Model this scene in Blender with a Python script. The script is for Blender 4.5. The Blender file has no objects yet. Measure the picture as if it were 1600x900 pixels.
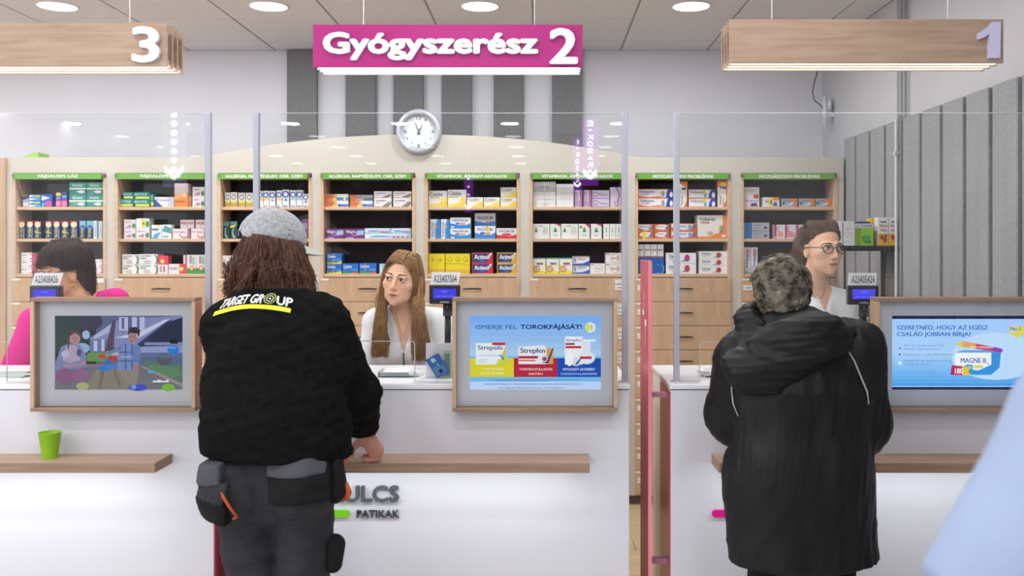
import bpy, math, random
import numpy as np
from mathutils import Vector, Matrix
from mathutils.bvhtree import BVHTree
random.seed(7); rng = np.random.default_rng(7)
SC = bpy.context.scene
COL = SC.collection

# ------------------------------------------------------------------ camera, world, lights, exposure
EYE = 1.6; FPX = 1450.0; VX = 847.0; VY = 389.0       # eye height, focal length and vanishing point (1600x900 frame)
cam_data = bpy.data.cameras.new('camera'); cam = bpy.data.objects.new('camera', cam_data); COL.objects.link(cam)
cam.location = (0, 0, EYE); cam.rotation_euler = (math.pi/2, 0, 0)
cam_data.sensor_width = 36; cam_data.lens = 36*FPX/1600
cam_data.shift_x = -(VX-800)/1600; cam_data.shift_y = -(450-VY)/1600
cam_data.clip_start = 0.05
cam_data.dof.use_dof = True; cam_data.dof.focus_distance = 3.9; cam_data.dof.aperture_fstop = 3.2
SC.camera = cam
SC.view_settings.view_transform = 'Standard'; SC.view_settings.look = 'None'
SC.view_settings.exposure = 0.0; SC.view_settings.gamma = 1.0
w = bpy.data.worlds.new('world'); SC.world = w; w.use_nodes = True
w.node_tree.nodes['Background'].inputs[0].default_value = (.72, .74, .80, 1)
w.node_tree.nodes['Background'].inputs[1].default_value = 0.12
CEIL = 2.98; WALL_Y = 6.45; SIDE_X = 1.95; LEFT_X = -5.2; REAR_Y = -9.0
def area(name, loc, rot, sx, sy, power, color=(1, 1, 1), shape='RECTANGLE', spread=math.pi):
    l = bpy.data.lights.new(name, 'AREA'); l.shape = shape; l.size = sx; l.size_y = sy; l.energy = power; l.color = color; l.spread = spread
    o = bpy.data.objects.new(name, l); COL.objects.link(o); o.location = loc; o.rotation_euler = rot; return o
DOWN_X = [-.353+1.2*k for k in range(-4, 2)]
DOWN_Y = [5.27, 4.07, 2.87, 1.67, .47, -.73, -1.93, -3.13, -4.33, -5.53, -6.73, -7.93]
LAMP_W = {5.27: 10.0, 4.07: 9.0, 2.87: 3.6}; LAMP_D = 7.8
for yy in DOWN_Y[:8]:
    for xx in DOWN_X:
        area('downlight_glow', (xx, yy, CEIL-.012), (0, 0, 0), .19, .19, LAMP_W.get(yy, LAMP_D), (.96, .985, 1), 'DISK')
# added cool fill for the counter fronts, no window in the left wall
area('added_side_fill', (LEFT_X+.12, .7, 1.6), (math.pi/2, 0, -math.pi/2), 4.0, 2.0, 34, (.84, .88, 1))

def X(px, D): return (px-VX)*D/FPX
def Z(py, D): return EYE+(VY-py)*D/FPX

# ------------------------------------------------------------------ materials
def lin(c): return c/12.92 if c <= .04045 else ((c+.055)/1.055)**2.4
def hexc(h):
    h = h.lstrip('#'); return tuple(lin(int(h[i:i+2], 16)/255) for i in (0, 2, 4))+(1,)
_M = {}
def mat(h, rough=.5, metal=0, spec=.5, sheen=0):
    k = (h, rough, metal, spec, sheen)
    if k in _M: return _M[k]
    m = bpy.data.materials.new('mat_'+h.strip('#')); m.use_nodes = True
    b = m.node_tree.nodes['Principled BSDF']
    b.inputs['Base Color'].default_value = hexc(h); b.inputs['Roughness'].default_value = rough
    b.inputs['Metallic'].default_value = metal; b.inputs['Specular IOR Level'].default_value = spec
    if sheen: b.inputs['Sheen Weight'].default_value = sheen
    _M[k] = m; return m
def emat(h, s=1.0):
    k = ('e', h, s)
    if k in _M: return _M[k]
    m = bpy.data.materials.new('lit_'+h.strip('#')); m.use_nodes = True; nt = m.node_tree; nt.nodes.clear()
    e = nt.nodes.new('ShaderNodeEmission'); o = nt.nodes.new('ShaderNodeOutputMaterial')
    e.inputs[0].default_value = hexc(h); e.inputs[1].default_value = s
    nt.links.new(e.outputs[0], o.inputs[0]); _M[k] = m; return m
def noisemat(name, c1, c2, scale=(1, 1, 1), nscale=8, detail=5, rough=.6, bump=0, dist=0, spec=.4, p0=.3, p1=.7, bscale=None, sheen=0, extra=None):
    m = bpy.data.materials.new(name); m.use_nodes = True; nt = m.node_tree; b = nt.nodes['Principled BSDF']
    tc = nt.nodes.new('ShaderNodeTexCoord'); mp = nt.nodes.new('ShaderNodeMapping'); mp.inputs['Scale'].default_value = scale
    n = nt.nodes.new('ShaderNodeTexNoise'); n.inputs['Scale'].default_value = nscale; n.inputs['Detail'].default_value = detail
    n.inputs['Distortion'].default_value = dist
    r = nt.nodes.new('ShaderNodeValToRGB'); r.color_ramp.elements[0].color = hexc(c1); r.color_ramp.elements[1].color = hexc(c2)
    r.color_ramp.elements[0].position = p0; r.color_ramp.elements[1].position = p1
    nt.links.new(tc.outputs['Object'], mp.inputs[0]); nt.links.new(mp.outputs[0], n.inputs['Vector'])
    nt.links.new(n.outputs[0], r.inputs[0]); nt.links.new(r.outputs[0], b.inputs['Base Color'])
    b.inputs['Roughness'].default_value = rough; b.inputs['Specular IOR Level'].default_value = spec
    if sheen: b.inputs['Sheen Weight'].default_value = sheen
    if bump:
        bp = nt.nodes.new('ShaderNodeBump'); bp.inputs['Strength'].default_value = bump; bp.inputs['Distance'].default_value = .004
        src = n
        if bscale:
            n2 = nt.nodes.new('ShaderNodeTexNoise'); n2.inputs['Scale'].default_value = bscale; n2.inputs['Detail'].default_value = 3
            nt.links.new(mp.outputs[0], n2.inputs['Vector']); src = n2
        nt.links.new(src.outputs[0], bp.inputs['Height']); nt.links.new(bp.outputs[0], b.inputs['Normal'])
    if extra: extra(nt, b)
    return m
def glassmat(name, tint=(1, 1, 1), refl=1.0, ior=1.5, rough=0.0):
    m = bpy.data.materials.new(name); m.use_nodes = True; nt = m.node_tree; nt.nodes.clear()
    t = nt.nodes.new('ShaderNodeBsdfTransparent'); t.inputs[0].default_value = (*tint, 1)
    g = nt.nodes.new('ShaderNodeBsdfGlossy'); g.inputs['Roughness'].default_value = rough
    f = nt.nodes.new('ShaderNodeFresnel'); f.inputs[0].default_value = ior
    mu = nt.nodes.new('ShaderNodeMath'); mu.operation = 'MULTIPLY'; mu.inputs[1].default_value = refl
    mx = nt.nodes.new('ShaderNodeMixShader'); o = nt.nodes.new('ShaderNodeOutputMaterial')
    nt.links.new(f.outputs[0], mu.inputs[0]); nt.links.new(mu.outputs[0], mx.inputs[0])
    nt.links.new(t.outputs[0], mx.inputs[1]); nt.links.new(g.outputs[0], mx.inputs[2]); nt.links.new(mx.outputs[0], o.inputs[0])
    return m
OAK = noisemat('oak_veneer', '#a98c76', '#bda48e', (1.2, 14, 14), 3.2, 6, .5, .12, .6)
OAK_V = noisemat('oak_veneer_upright', '#b8987c', '#c6a98c', (14, 14, 1.2), 3, 5, .5, .1, .5)
OAK_DARK = noisemat('oak_edge', '#8c7260', '#a58a74', (1.5, 20, 20), 3, 6, .55, .1, .5)
BEECH = noisemat('beech_laminate', '#bf9c7c', '#ccac8d', (8, 8, 1.2), 3, 4, .45, 0, .8)
BEECH_EDGE = noisemat('beech_edge', '#c9a98a', '#d6ba9d', (2, 14, 14), 4, 4, .45)
CREAM = noisemat('cream_laminate', '#c6bfb4', '#cac4ba', (1, 1, 1), 2, 2, .5)
WHITE = noisemat('white_laminate', '#d7d7df', '#dbdbe3', (1, 1, 1), 2, 2, .35)
WALLM = noisemat('painted_wall', '#dedee4', '#e2e2e8', (1, 1, 1), 3, 4, .85, .1, bscale=60)
SIDEM = noisemat('painted_side_wall', '#c2c2c6', '#c8c8cc', (1, 1, 1), 3, 4, .85, .1, bscale=60)
TILEM = noisemat('mineral_tile', '#dedadb', '#e2dedf', (1, 1, 1), 30, 6, .95, .25, bscale=240)
FELT = noisemat('grey_felt', '#78787a', '#88888a', (1, 1, 1), 90, 6, .98, .4, bscale=250)
FELT_L = noisemat('light_grey_felt', '#96979b', '#a4a5a8', (1, 1, 1), 90, 6, .98, .4, bscale=250)
PLANK = noisemat('floor_plank', '#b79f80', '#cdb695', (1.2, 12, 6), 3, 6, .4, .08, .7)
DARKBACK = mat('#2b2627', .08, 0, .6)
BACKGLASS = mat('#2a2627', .05, 0, .28)
PINK = mat('#b81a80', .45)
METAL = mat('#b4b4b8', .3, .9)
DARKMETAL = mat('#4c443f', .35, .8)
GLASS = glassmat('clear_pane', (.985, .99, .99), 1.0, 1.45)
ACRYL = glassmat('clear_acrylic', (.93, .95, .95), .8, 1.45)

# ------------------------------------------------------------------ mesh builder
_T = {}
def text_geo(s, bold=.0):
    bold = 0.0; k = (s, bold)
    if k in _T: return _T[k]
    c = bpy.data.curves.new('t', 'FONT'); c.body = s; c.resolution_u = 3; c.offset = bold; c.size = 1
    c.space_character = 1.0+bold*2
    o = bpy.data.objects.new('t', c); COL.objects.link(o)
    bpy.context.view_layer.update()
    me = bpy.data.meshes.new_from_object(o.evaluated_get(bpy.context.evaluated_depsgraph_get()))
    v = np.array([tuple(p.co)[:2] for p in me.vertices]) if len(me.vertices) else np.zeros((0, 2))
    f = [tuple(p.vertices) for p in me.polygons]
    bpy.data.objects.remove(o); bpy.data.curves.remove(c); bpy.data.meshes.remove(me)
    if len(v):
        v -= v.min(0); v /= np.maximum(v.max(0), 1e-6)
    _T[k] = (v, f); return _T[k]

class MB:
    def __init__(s): s.v = []; s.f = []; s.m = []; s.mats = []
    def mi(s, m):
        if m not in s.mats: s.mats.append(m)
        return s.mats.index(m)
    def add(s, vs, fs, m):
        b = len(s.v); s.v.extend([tuple(map(float, p)) for p in vs]); i = s.mi(m)
        for f in fs: s.f.append(tuple(b+q for q in f)); s.m.append(i)
        return s
    def box(s, x0, x1, y0, y1, z0, z1, m, bev=0):
        if bev > 0:      # chamfered edges
            e = min(bev, (x1-x0)/2.2, (y1-y0)/2.2, (z1-z0)/2.2); vs = []; fs = []
            c = ((x0+x1)/2, (y0+y1)/2, (z0+z1)/2); h = ((x1-x0)/2, (y1-y0)/2, (z1-z0)/2)
            idx = {}
            for sx in (-1, 1):
                for sy in (-1, 1):
                    for sz in (-1, 1):
                        for a in range(3):
                            d = [e, e, e]; d[a] = 0
                            idx[(sx, sy, sz, a)] = len(vs)
                            vs.append((c[0]+sx*(h[0]-d[0]), c[1]+sy*(h[1]-d[1]), c[2]+sz*(h[2]-d[2])))
            for a in range(3):
                for sg in (-1, 1):
                    q = []
                    for p, r in ((-1, -1), (1, -1), (1, 1), (-1, 1)):
                        t = [0, 0, 0]; t[a] = sg; t[(a+1) % 3] = p; t[(a+2) % 3] = r; q.append(idx[(t[0], t[1], t[2], a)])
                    fs.append(q if sg > 0 else q[::-1])
            for a in range(3):
                b_, c_ = (a+1) % 3, (a+2) % 3
                for p in (-1, 1):
                    for r in (-1, 1):
                        t0 = [0, 0, 0]; t0[b_] = p; t0[c_] = r; t1 = list(t0); t0[a] = -1; t1[a] = 1
                        q = [idx[(*t0, b_)], idx[(*t1, b_)], idx[(*t1, c_)], idx[(*t0, c_)]]
                        fs.append(q if p*r < 0 else q[::-1])
            for sx in (-1, 1):
                for sy in (-1, 1):
                    for sz in (-1, 1):
                        q = [idx[(sx, sy, sz, a)] for a in range(3)]; fs.append(q if sx*sy*sz > 0 else q[::-1])
            return s.add(vs, fs, m)
        vs = [(x, y, z) for x in (x0, x1) for y in (y0, y1) for z in (z0, z1)]
        return s.add(vs, [(0, 1, 3, 2), (4, 6, 7, 5), (0, 4, 5, 1), (2, 3, 7, 6), (0, 2, 6, 4), (1, 5, 7, 3)], m)
    def prism(s, pts, y0, y1, m, cap_m=None):        # polygon in XZ (counterclockwise seen from -Y), extruded along Y
        n = len(pts); vs = [(p[0], y0, p[1]) for p in pts]+[(p[0], y1, p[1]) for p in pts]
        s.add(vs, [tuple(range(n)), tuple(range(2*n-1, n-1, -1))]+[(i, i+n, (i+1) % n+n, (i+1) % n) for i in range(n)], m); return s
    def poly(s, pts, y, m): return s.add([(p[0], y, p[1]) for p in pts], [tuple(range(len(pts)))], m)
    def lathe(s, prof, c, m, n=24, axis='z'):
        vs = []; fs = []
        for r, h in prof:
            for i in range(n):
                a = 2*math.pi*i/n; p = (r*math.cos(a), r*math.sin(a), h)
                if axis == 'y': p = (p[0], h, p[1])
                vs.append((c[0]+p[0], c[1]+p[1], c[2]+p[2]))
        for j in range(len(prof)-1):
            for i in range(n): fs.append((j*n+i, j*n+(i+1) % n, (j+1)*n+(i+1) % n, (j+1)*n+i))
        fs.append(tuple(range(n-1, -1, -1))); fs.append(tuple((len(prof)-1)*n+i for i in range(n)))
        return s.add(vs, fs, m)
    def tube(s, pts, r, m, n=8):
        pts = [Vector(p) for p in pts]; rr = r if hasattr(r, '__len__') else [r]*len(pts); vs = []; fs = []
        for i, p in enumerate(pts):
            d = (pts[min(i+1, len(pts)-1)]-pts[max(i-1, 0)]).normalized()
            u = d.cross(Vector((0, 0, 1)) if abs(d.z) < .9 else Vector((1, 0, 0))).normalized(); w_ = d.cross(u)
            for k in range(n):
                a = 2*math.pi*k/n; vs.append(p+(u*math.cos(a)+w_*math.sin(a))*rr[i])
        for i in range(len(pts)-1):
            for k in range(n): fs.append((i*n+k, i*n+(k+1) % n, (i+1)*n+(k+1) % n, (i+1)*n+k))
        fs.append(tuple(range(n-1, -1, -1))); fs.append(tuple((len(pts)-1)*n+k for k in range(n)))
        return s.add(vs, fs, m)
    def text(s, t, x0, z0, x1, z1, y, m, bold=.0, depth=0, slant=0, vert=False):
        v, f = text_geo(t)
        if not len(v): return s
        H_ = (x1-x0) if vert else (z1-z0); b = bold*H_*1.1
        sh = [(0, 0)] if bold < .008 else ([(-b, 0), (b, 0)] if bold < .03 else [(-b, 0), (b, 0), (0, b*.7), (0, -b*.7), (-b*.7, b*.5), (b*.7, b*.5), (-b*.7, -b*.5), (b*.7, -b*.5), (0, 0)])
        x0 += b; x1 -= b; z0 += b*.6; z1 -= b*.6
        for n_, (dx, dz) in enumerate(sh):
            yy = y-n_*.00003
            if vert: P = [(x1-(x1-x0)*q+dx, yy, z0+(z1-z0)*a+dz) for a, q in v]
            else: P = [(x0+(x1-x0)*a+slant*q*(z1-z0)+dx, yy, z0+(z1-z0)*q+dz) for a, q in v]
            s.add(P, f, m)
            if depth:
                n = len(P); P2 = [(p[0], y+depth, p[2]) for p in P]; cnt = {}
                for q in f:
                    for i in range(len(q)): cnt[(q[i], q[(i+1) % len(q)])] = 1
                sides = [(a, a+n, c, d) for (a, c, d) in [(a, b_+n, b_) for (a, b_) in cnt if (b_, a) not in cnt]]
                b0 = len(s.v); s.v.extend(P+P2); i = s.mi(m)
                for q in sides: s.f.append(tuple(b0+k for k in q)); s.m.append(i)
        return s
    def build(s, name, parent=None, smooth=False):
        off = Vector(parent['_o']) if parent is not None and '_o' in parent else Vector((0, 0, 0))
        me = bpy.data.meshes.new(name)
        me.from_pydata([(v[0]-off.x, v[1]-off.y, v[2]-off.z) for v in s.v], [], s.f)
        for m in s.mats: me.materials.append(m)
        me.polygons.foreach_set('material_index', s.m)
        if smooth: me.polygons.foreach_set('use_smooth', [True]*len(me.polygons))
        me.update()
        o = bpy.data.objects.new(name, me); COL.objects.link(o)
        if parent is not None: o.parent = parent; o['_o'] = tuple(off)
        return o
ROOTS = []
def thing(name, label, cat, loc=(0, 0, 0), group=None):
    o = bpy.data.objects.new(name, None); COL.objects.link(o); o.location = loc; o.empty_display_size = .1
    o['label'] = label; o['category'] = cat; o['_o'] = tuple(loc)
    if group: o['group'] = group
    return o
def tag(o, label, cat, group=None):
    o['label'] = label; o['category'] = cat
    if group: o['group'] = group
    return o
def settle(o, c=None):     # put the origin of a single-mesh thing at its base
    me = o.data; n = len(me.vertices); co = np.empty(n*3); me.vertices.foreach_get('co', co); co = co.reshape(-1, 3)
    c = np.array([(co[:, 0].min()+co[:, 0].max())/2, (co[:, 1].min()+co[:, 1].max())/2, co[:, 2].min()])
    me.vertices.foreach_set('co', (co-c).ravel()); me.update(); o.location = tuple(c); return o
def struct(o): o['kind'] = 'structure'; return o
# ------------------------------------------------------------------ room shell
fl = struct(MB().box(LEFT_X, SIDE_X, REAR_Y, WALL_Y, -.1, -.012, mat('#c9c5be', .4)).build('floor'))
FT = MB().box(LEFT_X, SIDE_X, REAR_Y, 3.0, -.012, 0, mat('#c9c6c1', .35)).build('floor_covering', fl)
pm = None
for r in range(18):
    y0 = 3.0+r*.192
    for c in range(6):
        x0 = LEFT_X+c*1.25-(r*.43 % 1.25); x0c = max(x0, LEFT_X); x1c = min(x0+1.247, SIDE_X); 
        if x1c-x0c < .05: continue
        MB().box(x0c, x1c, y0, min(y0+.189, WALL_Y), -.012, 0, PLANK, .0015).build('plank', fl)
cl = struct(MB().box(LEFT_X, SIDE_X, REAR_Y, WALL_Y, CEIL+.012, CEIL+.1, mat('#c8c4c0', .9)).build('ceiling'))
xs = [-.053+.6*k for k in range(-9, 4)]; ys = [6.167-.6*k for k in range(-1, 18)]
tile_cache = {}
for x0 in [-5.453+.6*k for k in range(13)]:
    for y0 in ys:
        a, b = max(x0, LEFT_X)+.006, min(x0+.6, SIDE_X)-.006; c, d = max(y0-.0, REAR_Y)+.006, min(y0+.6, WALL_Y)-.006
        if b-a < .05 or d-c < .05: continue
        k = (round(b-a, 3), round(d-c, 3))
        if k not in tile_cache:
            tile_cache[k] = MB().box(0, b-a, 0, d-c, 0, .012, TILEM, .003).build('ceiling_tile', cl); o = tile_cache[k]
        else: o = tile_cache[k].copy(); COL.objects.link(o); o.parent = cl
        o.location = (a, c, CEIL)
MB().box(LEFT_X, SIDE_X, REAR_Y, WALL_Y, CEIL+.006, CEIL+.0115, mat('#9f9a96', .8)).build('ceiling_grid', cl)
struct(MB().box(LEFT_X-.1, SIDE_X+.1, WALL_Y, WALL_Y+.1, 0, CEIL, WALLM).build('wall_back'))
struct(MB().box(SIDE_X, SIDE_X+.1, REAR_Y, WALL_Y, 0, CEIL, SIDEM).build('wall_right'))
struct(MB().box(LEFT_X-.1, LEFT_X, REAR_Y, WALL_Y, 0, CEIL, WALLM).build('wall_left'))
struct(MB().box(LEFT_X, SIDE_X, REAR_Y-.1, REAR_Y, 0, CEIL, mat('#77747a', .8)).build('wall_rear'))
struct(MB().box(1.93, SIDE_X, REAR_Y+.1, WALL_Y, 0, .07, mat('#8c8c90', .5)).build('baseboard_right'))

# recessed round downlights
lit = emat('#fffaf2', 9.0); n = 0
ordx = ['far left', 'left', 'left of centre', 'middle', 'right']
for j, yy in enumerate(DOWN_Y):
    for i, xx in enumerate(DOWN_X):
        px = VX+xx*FPX/yy if yy > 0 else None
        o9 = ['first', 'second', 'third', 'fourth', 'fifth', 'sixth', 'seventh', 'eighth', 'ninth', 'tenth', 'eleventh', 'twelfth']
        seen_ = {2: 'above wooden sign 3, leftmost seen', 3: 'between sign 3 and pink sign', 4: 'directly above pink sign', 5: 'between pink sign and sign 1'}
        if j == 0 and i in seen_: lb = 'round recessed ceiling downlight '+seen_[i]; grp = 'ceiling downlights'
        else: lb = 'round recessed ceiling downlight, %s row from back wall, %s from left' % (o9[j], o9[i]); grp = 'ceiling downlights out of view'
        t = thing('downlight', lb, 'ceiling light', (xx, yy, CEIL), grp)
        MB().lathe([(.100, -.001), (.104, -.006), (.116, -.004), (.118, 0), (.100, .001)], (xx, yy, CEIL), mat('#d8d6d4', .4), 32).build('trim_ring', t)
        MB().lathe([(.0, -.003), (.101, -.003), (.101, .0005), (.0, .0005)], (xx, yy, CEIL), lit, 32).build('lens', t)

# grey felt strips on the back wall
wp = [(448, 495), (539.5, 587), (614.5, 661.5), (690, 737.5), (771, 818), (862.5, 910)]
nm6 = ['leftmost, beside the pink sign', 'second from the left', 'third from the left, behind the clock', 'fourth from the left, right of the clock', 'fifth from the left', 'rightmost, under the numeral 2']
for (a, b), q in zip(wp, nm6):
    o = MB().box(X(a, 6.41), X(b, 6.41), 6.41, WALL_Y, 1.6, CEIL-.004, FELT, .003).build('acoustic_strip')
    settle(tag(o, 'vertical grey felt strip on back wall, '+q, 'wall panel', 'grey felt strips on the back wall'))
# felt panels along the right wall
bnd = [5.634+.241*k for k in (1, 0)]+[5.634-.2425*k for k in range(1, 20)]
for i in range(len(bnd)-1):
    yb, yf = bnd[i], bnd[i+1]
    yb = min(yb, 5.86)
    o = MB().box(1.90, 1.93, yf+.018, yb-.018, .1, 2.29, FELT_L, .004).build('felt_panel')
    lb = 'tall light grey felt panel on right wall, %s from the cabinets' % (['nearest', 'second', 'third', 'fourth', 'fifth', 'sixth', 'seventh', 'eighth', 'ninth', 'tenth', 'eleventh', 'twelfth', 'thirteenth', 'fourteenth', 'fifteenth', 'sixteenth', 'seventeenth', 'eighteenth', 'nineteenth', 'twentieth', 'twenty-first', 'twenty-second', 'twenty-third'][i])
    settle(tag(o, lb, 'wall panel', 'felt panels along the right wall'))
o = MB().box(1.93, SIDE_X, -.0+bnd[-1], 5.86, .08, 2.28, mat('#56575a', .9)).build('trim_1'); struct(o)
# conduits on the right wall
t = thing('conduit_bundle', 'grey vertical pipes clamped to the right side wall above felt panels', 'pipe', (1.93, 4.95, 0))
for dy, r in ((0, .008), (.045, .012), (.085, .008)):
    MB().tube([(1.925, 4.93+dy, 2.30), (1.925, 4.93+dy, CEIL)], r, mat('#a4a5a8', .5), 10).build('pipe', t)
MB().box(1.905, 1.95, 4.905, 5.04, 2.69, 2.705, mat('#b2b2b4', .5)).build('pipe_clamp', t)
t = thing('cable_trunk', 'thin white cable conduit running down in front of felt panels', 'cable', (1.885, 4.94, 0))
MB().tube([(1.885, 4.94, .1), (1.885, 4.94, 2.29), (1.925, 4.985, 2.33)], .008, mat('#dcdcde', .4), 10).build('conduit', t)
for z in (.6, 1.3, 2.1): MB().box(1.874, 1.9, 4.925, 4.955, z, z+.02, mat('#c8c8ca', .4)).build('clip', t)
# white device with antenna and cable near the corner
t = thing('wall_antenna', 'small white antenna device with cable on wall corner below sign 1', 'antenna', (X(1290, 6.2), 6.2, 2.4))
D = 6.2; wm = mat('#dcdcde', .4)
MB().tube([(X(1289, D), D, Z(198, D)), (X(1289, D), D, Z(150, D))], .016, wm, 12).build('antenna_body', t, True)
MB().tube([(X(1295, D), D-.02, Z(172, D)), (X(1295, D), D-.02, Z(157, D))], .013, wm, 10).build('antenna_arm', t, True)
MB().tube([(X(1300, D), D+.02, Z(190, D)), (X(1300, D), D+.02, Z(163, D))], .008, wm, 8).build('rod', t, True)
MB().box(X(1284, D), SIDE_X, D-.01, D+.01, Z(183, D), Z(178, D), wm).build('bracket', t)
MB().tube([(X(1283, D), D+.1, Z(113, D)), (X(1279, D), D+.1, Z(125, D)), (X(1275, D), D+.08, Z(142, D)), (X(1276, D), D+.05, Z(155, D)), (X(1284, D), D, Z(166, D)), (X(1287, D), D, Z(172, D))], .004, mat('#55555a', .5), 6).build('cable', t, True)
MB().tube([(X(1283, D), D+.1, Z(113, D)), (X(1284, D), D+.12, CEIL)], .004, mat('#55555a', .5), 6).build('cable', t)

# ------------------------------------------------------------------ cabinet wall
CF = 5.80
inner = [(25.3, 161.8), (184.8, 322), (345.4, 482.5), (505.8, 644.2), (668.5, 807.3), (832.4, 971.8), (996.8, 1137.2), (1161.8, 1303.2)]
heads = ['FÁJDALOM, LÁZ', 'FÁJDALOM, LÁZ', 'ALLERGIA, NAPVÉDELEM, ORR, SZEM', 'ALLERGIA, NAPVÉDELEM, ORR, SZEM', 'VITAMINOK, ÁSVÁNYI ANYAGOK', 'VITAMINOK, ÁSVÁNYI ANYAGOK', 'MOZGÁSSZERVI PROBLÉMÁK', 'MOZGÁSSZERVI PROBLÉMÁK']
ORD = ['first', 'second', 'third', 'fourth', 'fifth', 'sixth', 'seventh', 'eighth', 'ninth', 'tenth', 'eleventh', 'twelfth', 'thirteenth', 'fourteenth']
SH = [1.863, 1.664, 1.444]          # shelf surfaces
GREEN = mat('#6aa544', .4); TAGM = mat('#e4e2de', .5)
CB = 6.2
surr = thing('cabinet_surround', 'cream panel wall framing the drawer cabinets with arched top behind clock', 'cabinet surround', (-.7, CF, 0))
# arched fascia: one plate above the openings
ztop = Z(246, CF); pts = [(X(11, CF), 2.075), (X(1318, CF), 2.075), (X(1318, CF), ztop)]
def archz(px):
    t = (px-655)/345; return Z(246, CF)+max(0, (1-t*t))*(36*CF/FPX) if abs(t) < 1 else ztop
pts += [(X(px, CF), archz(px)) for px in np.linspace(1000, 310, 50)] + [(X(11, CF), ztop)]
MB().prism(pts, CF, CF+.03, CREAM).build('fascia', surr)
MB().box(X(11, CF), X(1318, CF), CF+.03, CB, ztop-.03, ztop-.005, CREAM).build('top_board', surr)
edges = [(11, 20.8)]+[(inner[i][1]+5, inner[i+1][0]-4.6) for i in range(7)]+[(1308.5, 1318)]
for a, b in edges: MB().box(X(a, CF), X(b, CF), CF-.004, CF+.03, .06, 2.0755, CREAM).build('upright', surr)
MB().box(X(11, CF), X(1318, CF), CF+.03, CF+.05, 0, .06, mat('#6b5d52', .6)).build('plinth', surr)
MB().box(X(-30, CF), X(11, CF), CF-.02, CB, 0, Z(247, CF), OAK_V, .002).build('end_panel', surr)
o = settle(MB().prism([(X(32, 5.95), Z(247, 5.95)), (X(60, 5.95), Z(247, 5.95)), (X(60, 5.95), Z(238, 5.95)), (X(54, 5.95), Z(238, 5.95))], 5.95, 6.08, mat('#9cc95a', .5)).build('green_box'))
tag(o, 'light green wedge lying on top of the leftmost cabinet', 'box')
for ci, (a, b) in enumerate(inner):
    x0, x1 = X(a, CF), X(b, CF); th = X(5, CF)-X(0, CF)
    pos = ['leftmost', 'second', 'third', 'fourth', 'fifth', 'sixth', 'seventh', 'rightmost'][ci]
    hd = ['grey laz sign', '']
    t = thing('medicine_cabinet', 'beech cabinet with three open shelves over drawers, %s' % {0: 'leftmost of the row', 1: 'second from left end', 2: 'third from left, behind grey cap', 3: 'fourth from left, left of clock centre', 4: 'fifth from left, under right half of clock', 5: 'sixth from left, above middle display', 6: 'seventh from left, behind pink gate', 7: 'rightmost of the row beside felt panels'}[ci], 'cabinet', ((x0+x1)/2, CF, 0), 'beech cabinets along the back wall')
    for sx in (0, 1):
        xa = x0-th if sx == 0 else x1
        MB().box(xa, xa+th, CF-.008, CB, .06, 2.045, BEECH_EDGE).build('side_panel', t)
    MB().box(x0, x1, CB-.22, CB-.2, 1.44, 2.07, BACKGLASS).build('back_panel', t)
    MB().box(x0, x1, CF+.03, CB, 2.04, 2.07, BEECH).build('cabinet_top', t)
    for i, z in enumerate(SH):
        MB().box(x0, x1, CF+.003 if i < 2 else CF-.004, CB-.22, z-.019, z, BEECH_EDGE, .0015).build('shelf', t)
    s = MB().box(x0-.012, x1-.004, CF-.022, CF-.008, 2.035, 2.071, GREEN)
    mid = (x0+x1)/2; hw = {13: .125, 31: .245, 26: .222, 22: .19}[len(heads[ci])]
    if ci > 1 and len(heads[ci]) == 31: hw = .24
    s.text(heads[ci], mid-hw, 2.040, mid+hw, 2.067 if 'Á' in heads[ci] or 'É' in heads[ci] else 2.062, CF-.0235, mat('#f4f8ee', .5), .03); s.build('header_sign', t)
    for sx in (x0-.007, x1+.004): MB().box(sx-.006, sx+.006, CF-.024, CF-.005, 2.048, 2.062, mat('#7a5f4a', .5)).build('sign_bracket', t)
    top = 1.423; ph = .15
    for r in range(9):
        z1 = top-r*ph-.003; z0 = z1-ph+.003
        d = MB().box(x0-th+.002, x1+th-.002, CF-.02, CF, z0, z1, BEECH, .001).build('drawer', t)
        MB().box(x0, x1, CF, CF+.32, z0+.01, z1-.03, mat('#9f7f60', .6)).build('drawer_box', t) if r == 0 else None
        zc = z1-.075+.003
        MB().tube([(mid-.055, CF-.02, zc+.004), (mid-.05, CF-.036, zc+.004), (mid, CF-.044, zc+.006), (mid+.05, CF-.036, zc+.004), (mid+.055, CF-.02, zc+.004)], [.004, .004, .0055, .004, .004], DARKMETAL, 8).build('handle', d, True)
        MB().box(x0-.014, x0+.035, CF-.0225, CF-.0195, z1-.017, z1-.006, TAGM).build('label_tag', d)
        if ci in (5,): MB().box(x1-.045, x1+.008, CF-.0225, CF-.0195, z1-.036, z1-.012, TAGM).text('N', x1-.023, z1-.03, x1-.015, z1-.018, CF-.0235, mat('#444')if 0 else mat('#444444')).build('label_tag', d)
        if ci in (5, 6, 7):
            xa = x1-.045 if ci == 5 else x0-.005; xb = xa+(.053 if ci == 5 else .062)
            MB().box(xa, xb, CF-.0225, CF-.0195, z1-.078, z1-.045, TAGM).poly([(xa+.014, z1-.065), (xb-.014, z1-.065), (xb-.014, z1-.0595), (xa+.014, z1-.0595)], CF-.0232, mat('#8a8a8c')).build('label_tag', d)
        if ci == 0 and r == 0: MB().box(x1-.05, x1+.012, CF-.0225, CF-.0195, z1-.03, z1-.004, TAGM).build('label_tag', d)
    MB().box(x0-th, x1+th, CF-.004, CF+.02, .0605, .077, CREAM).build('base_rail', t)
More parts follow.
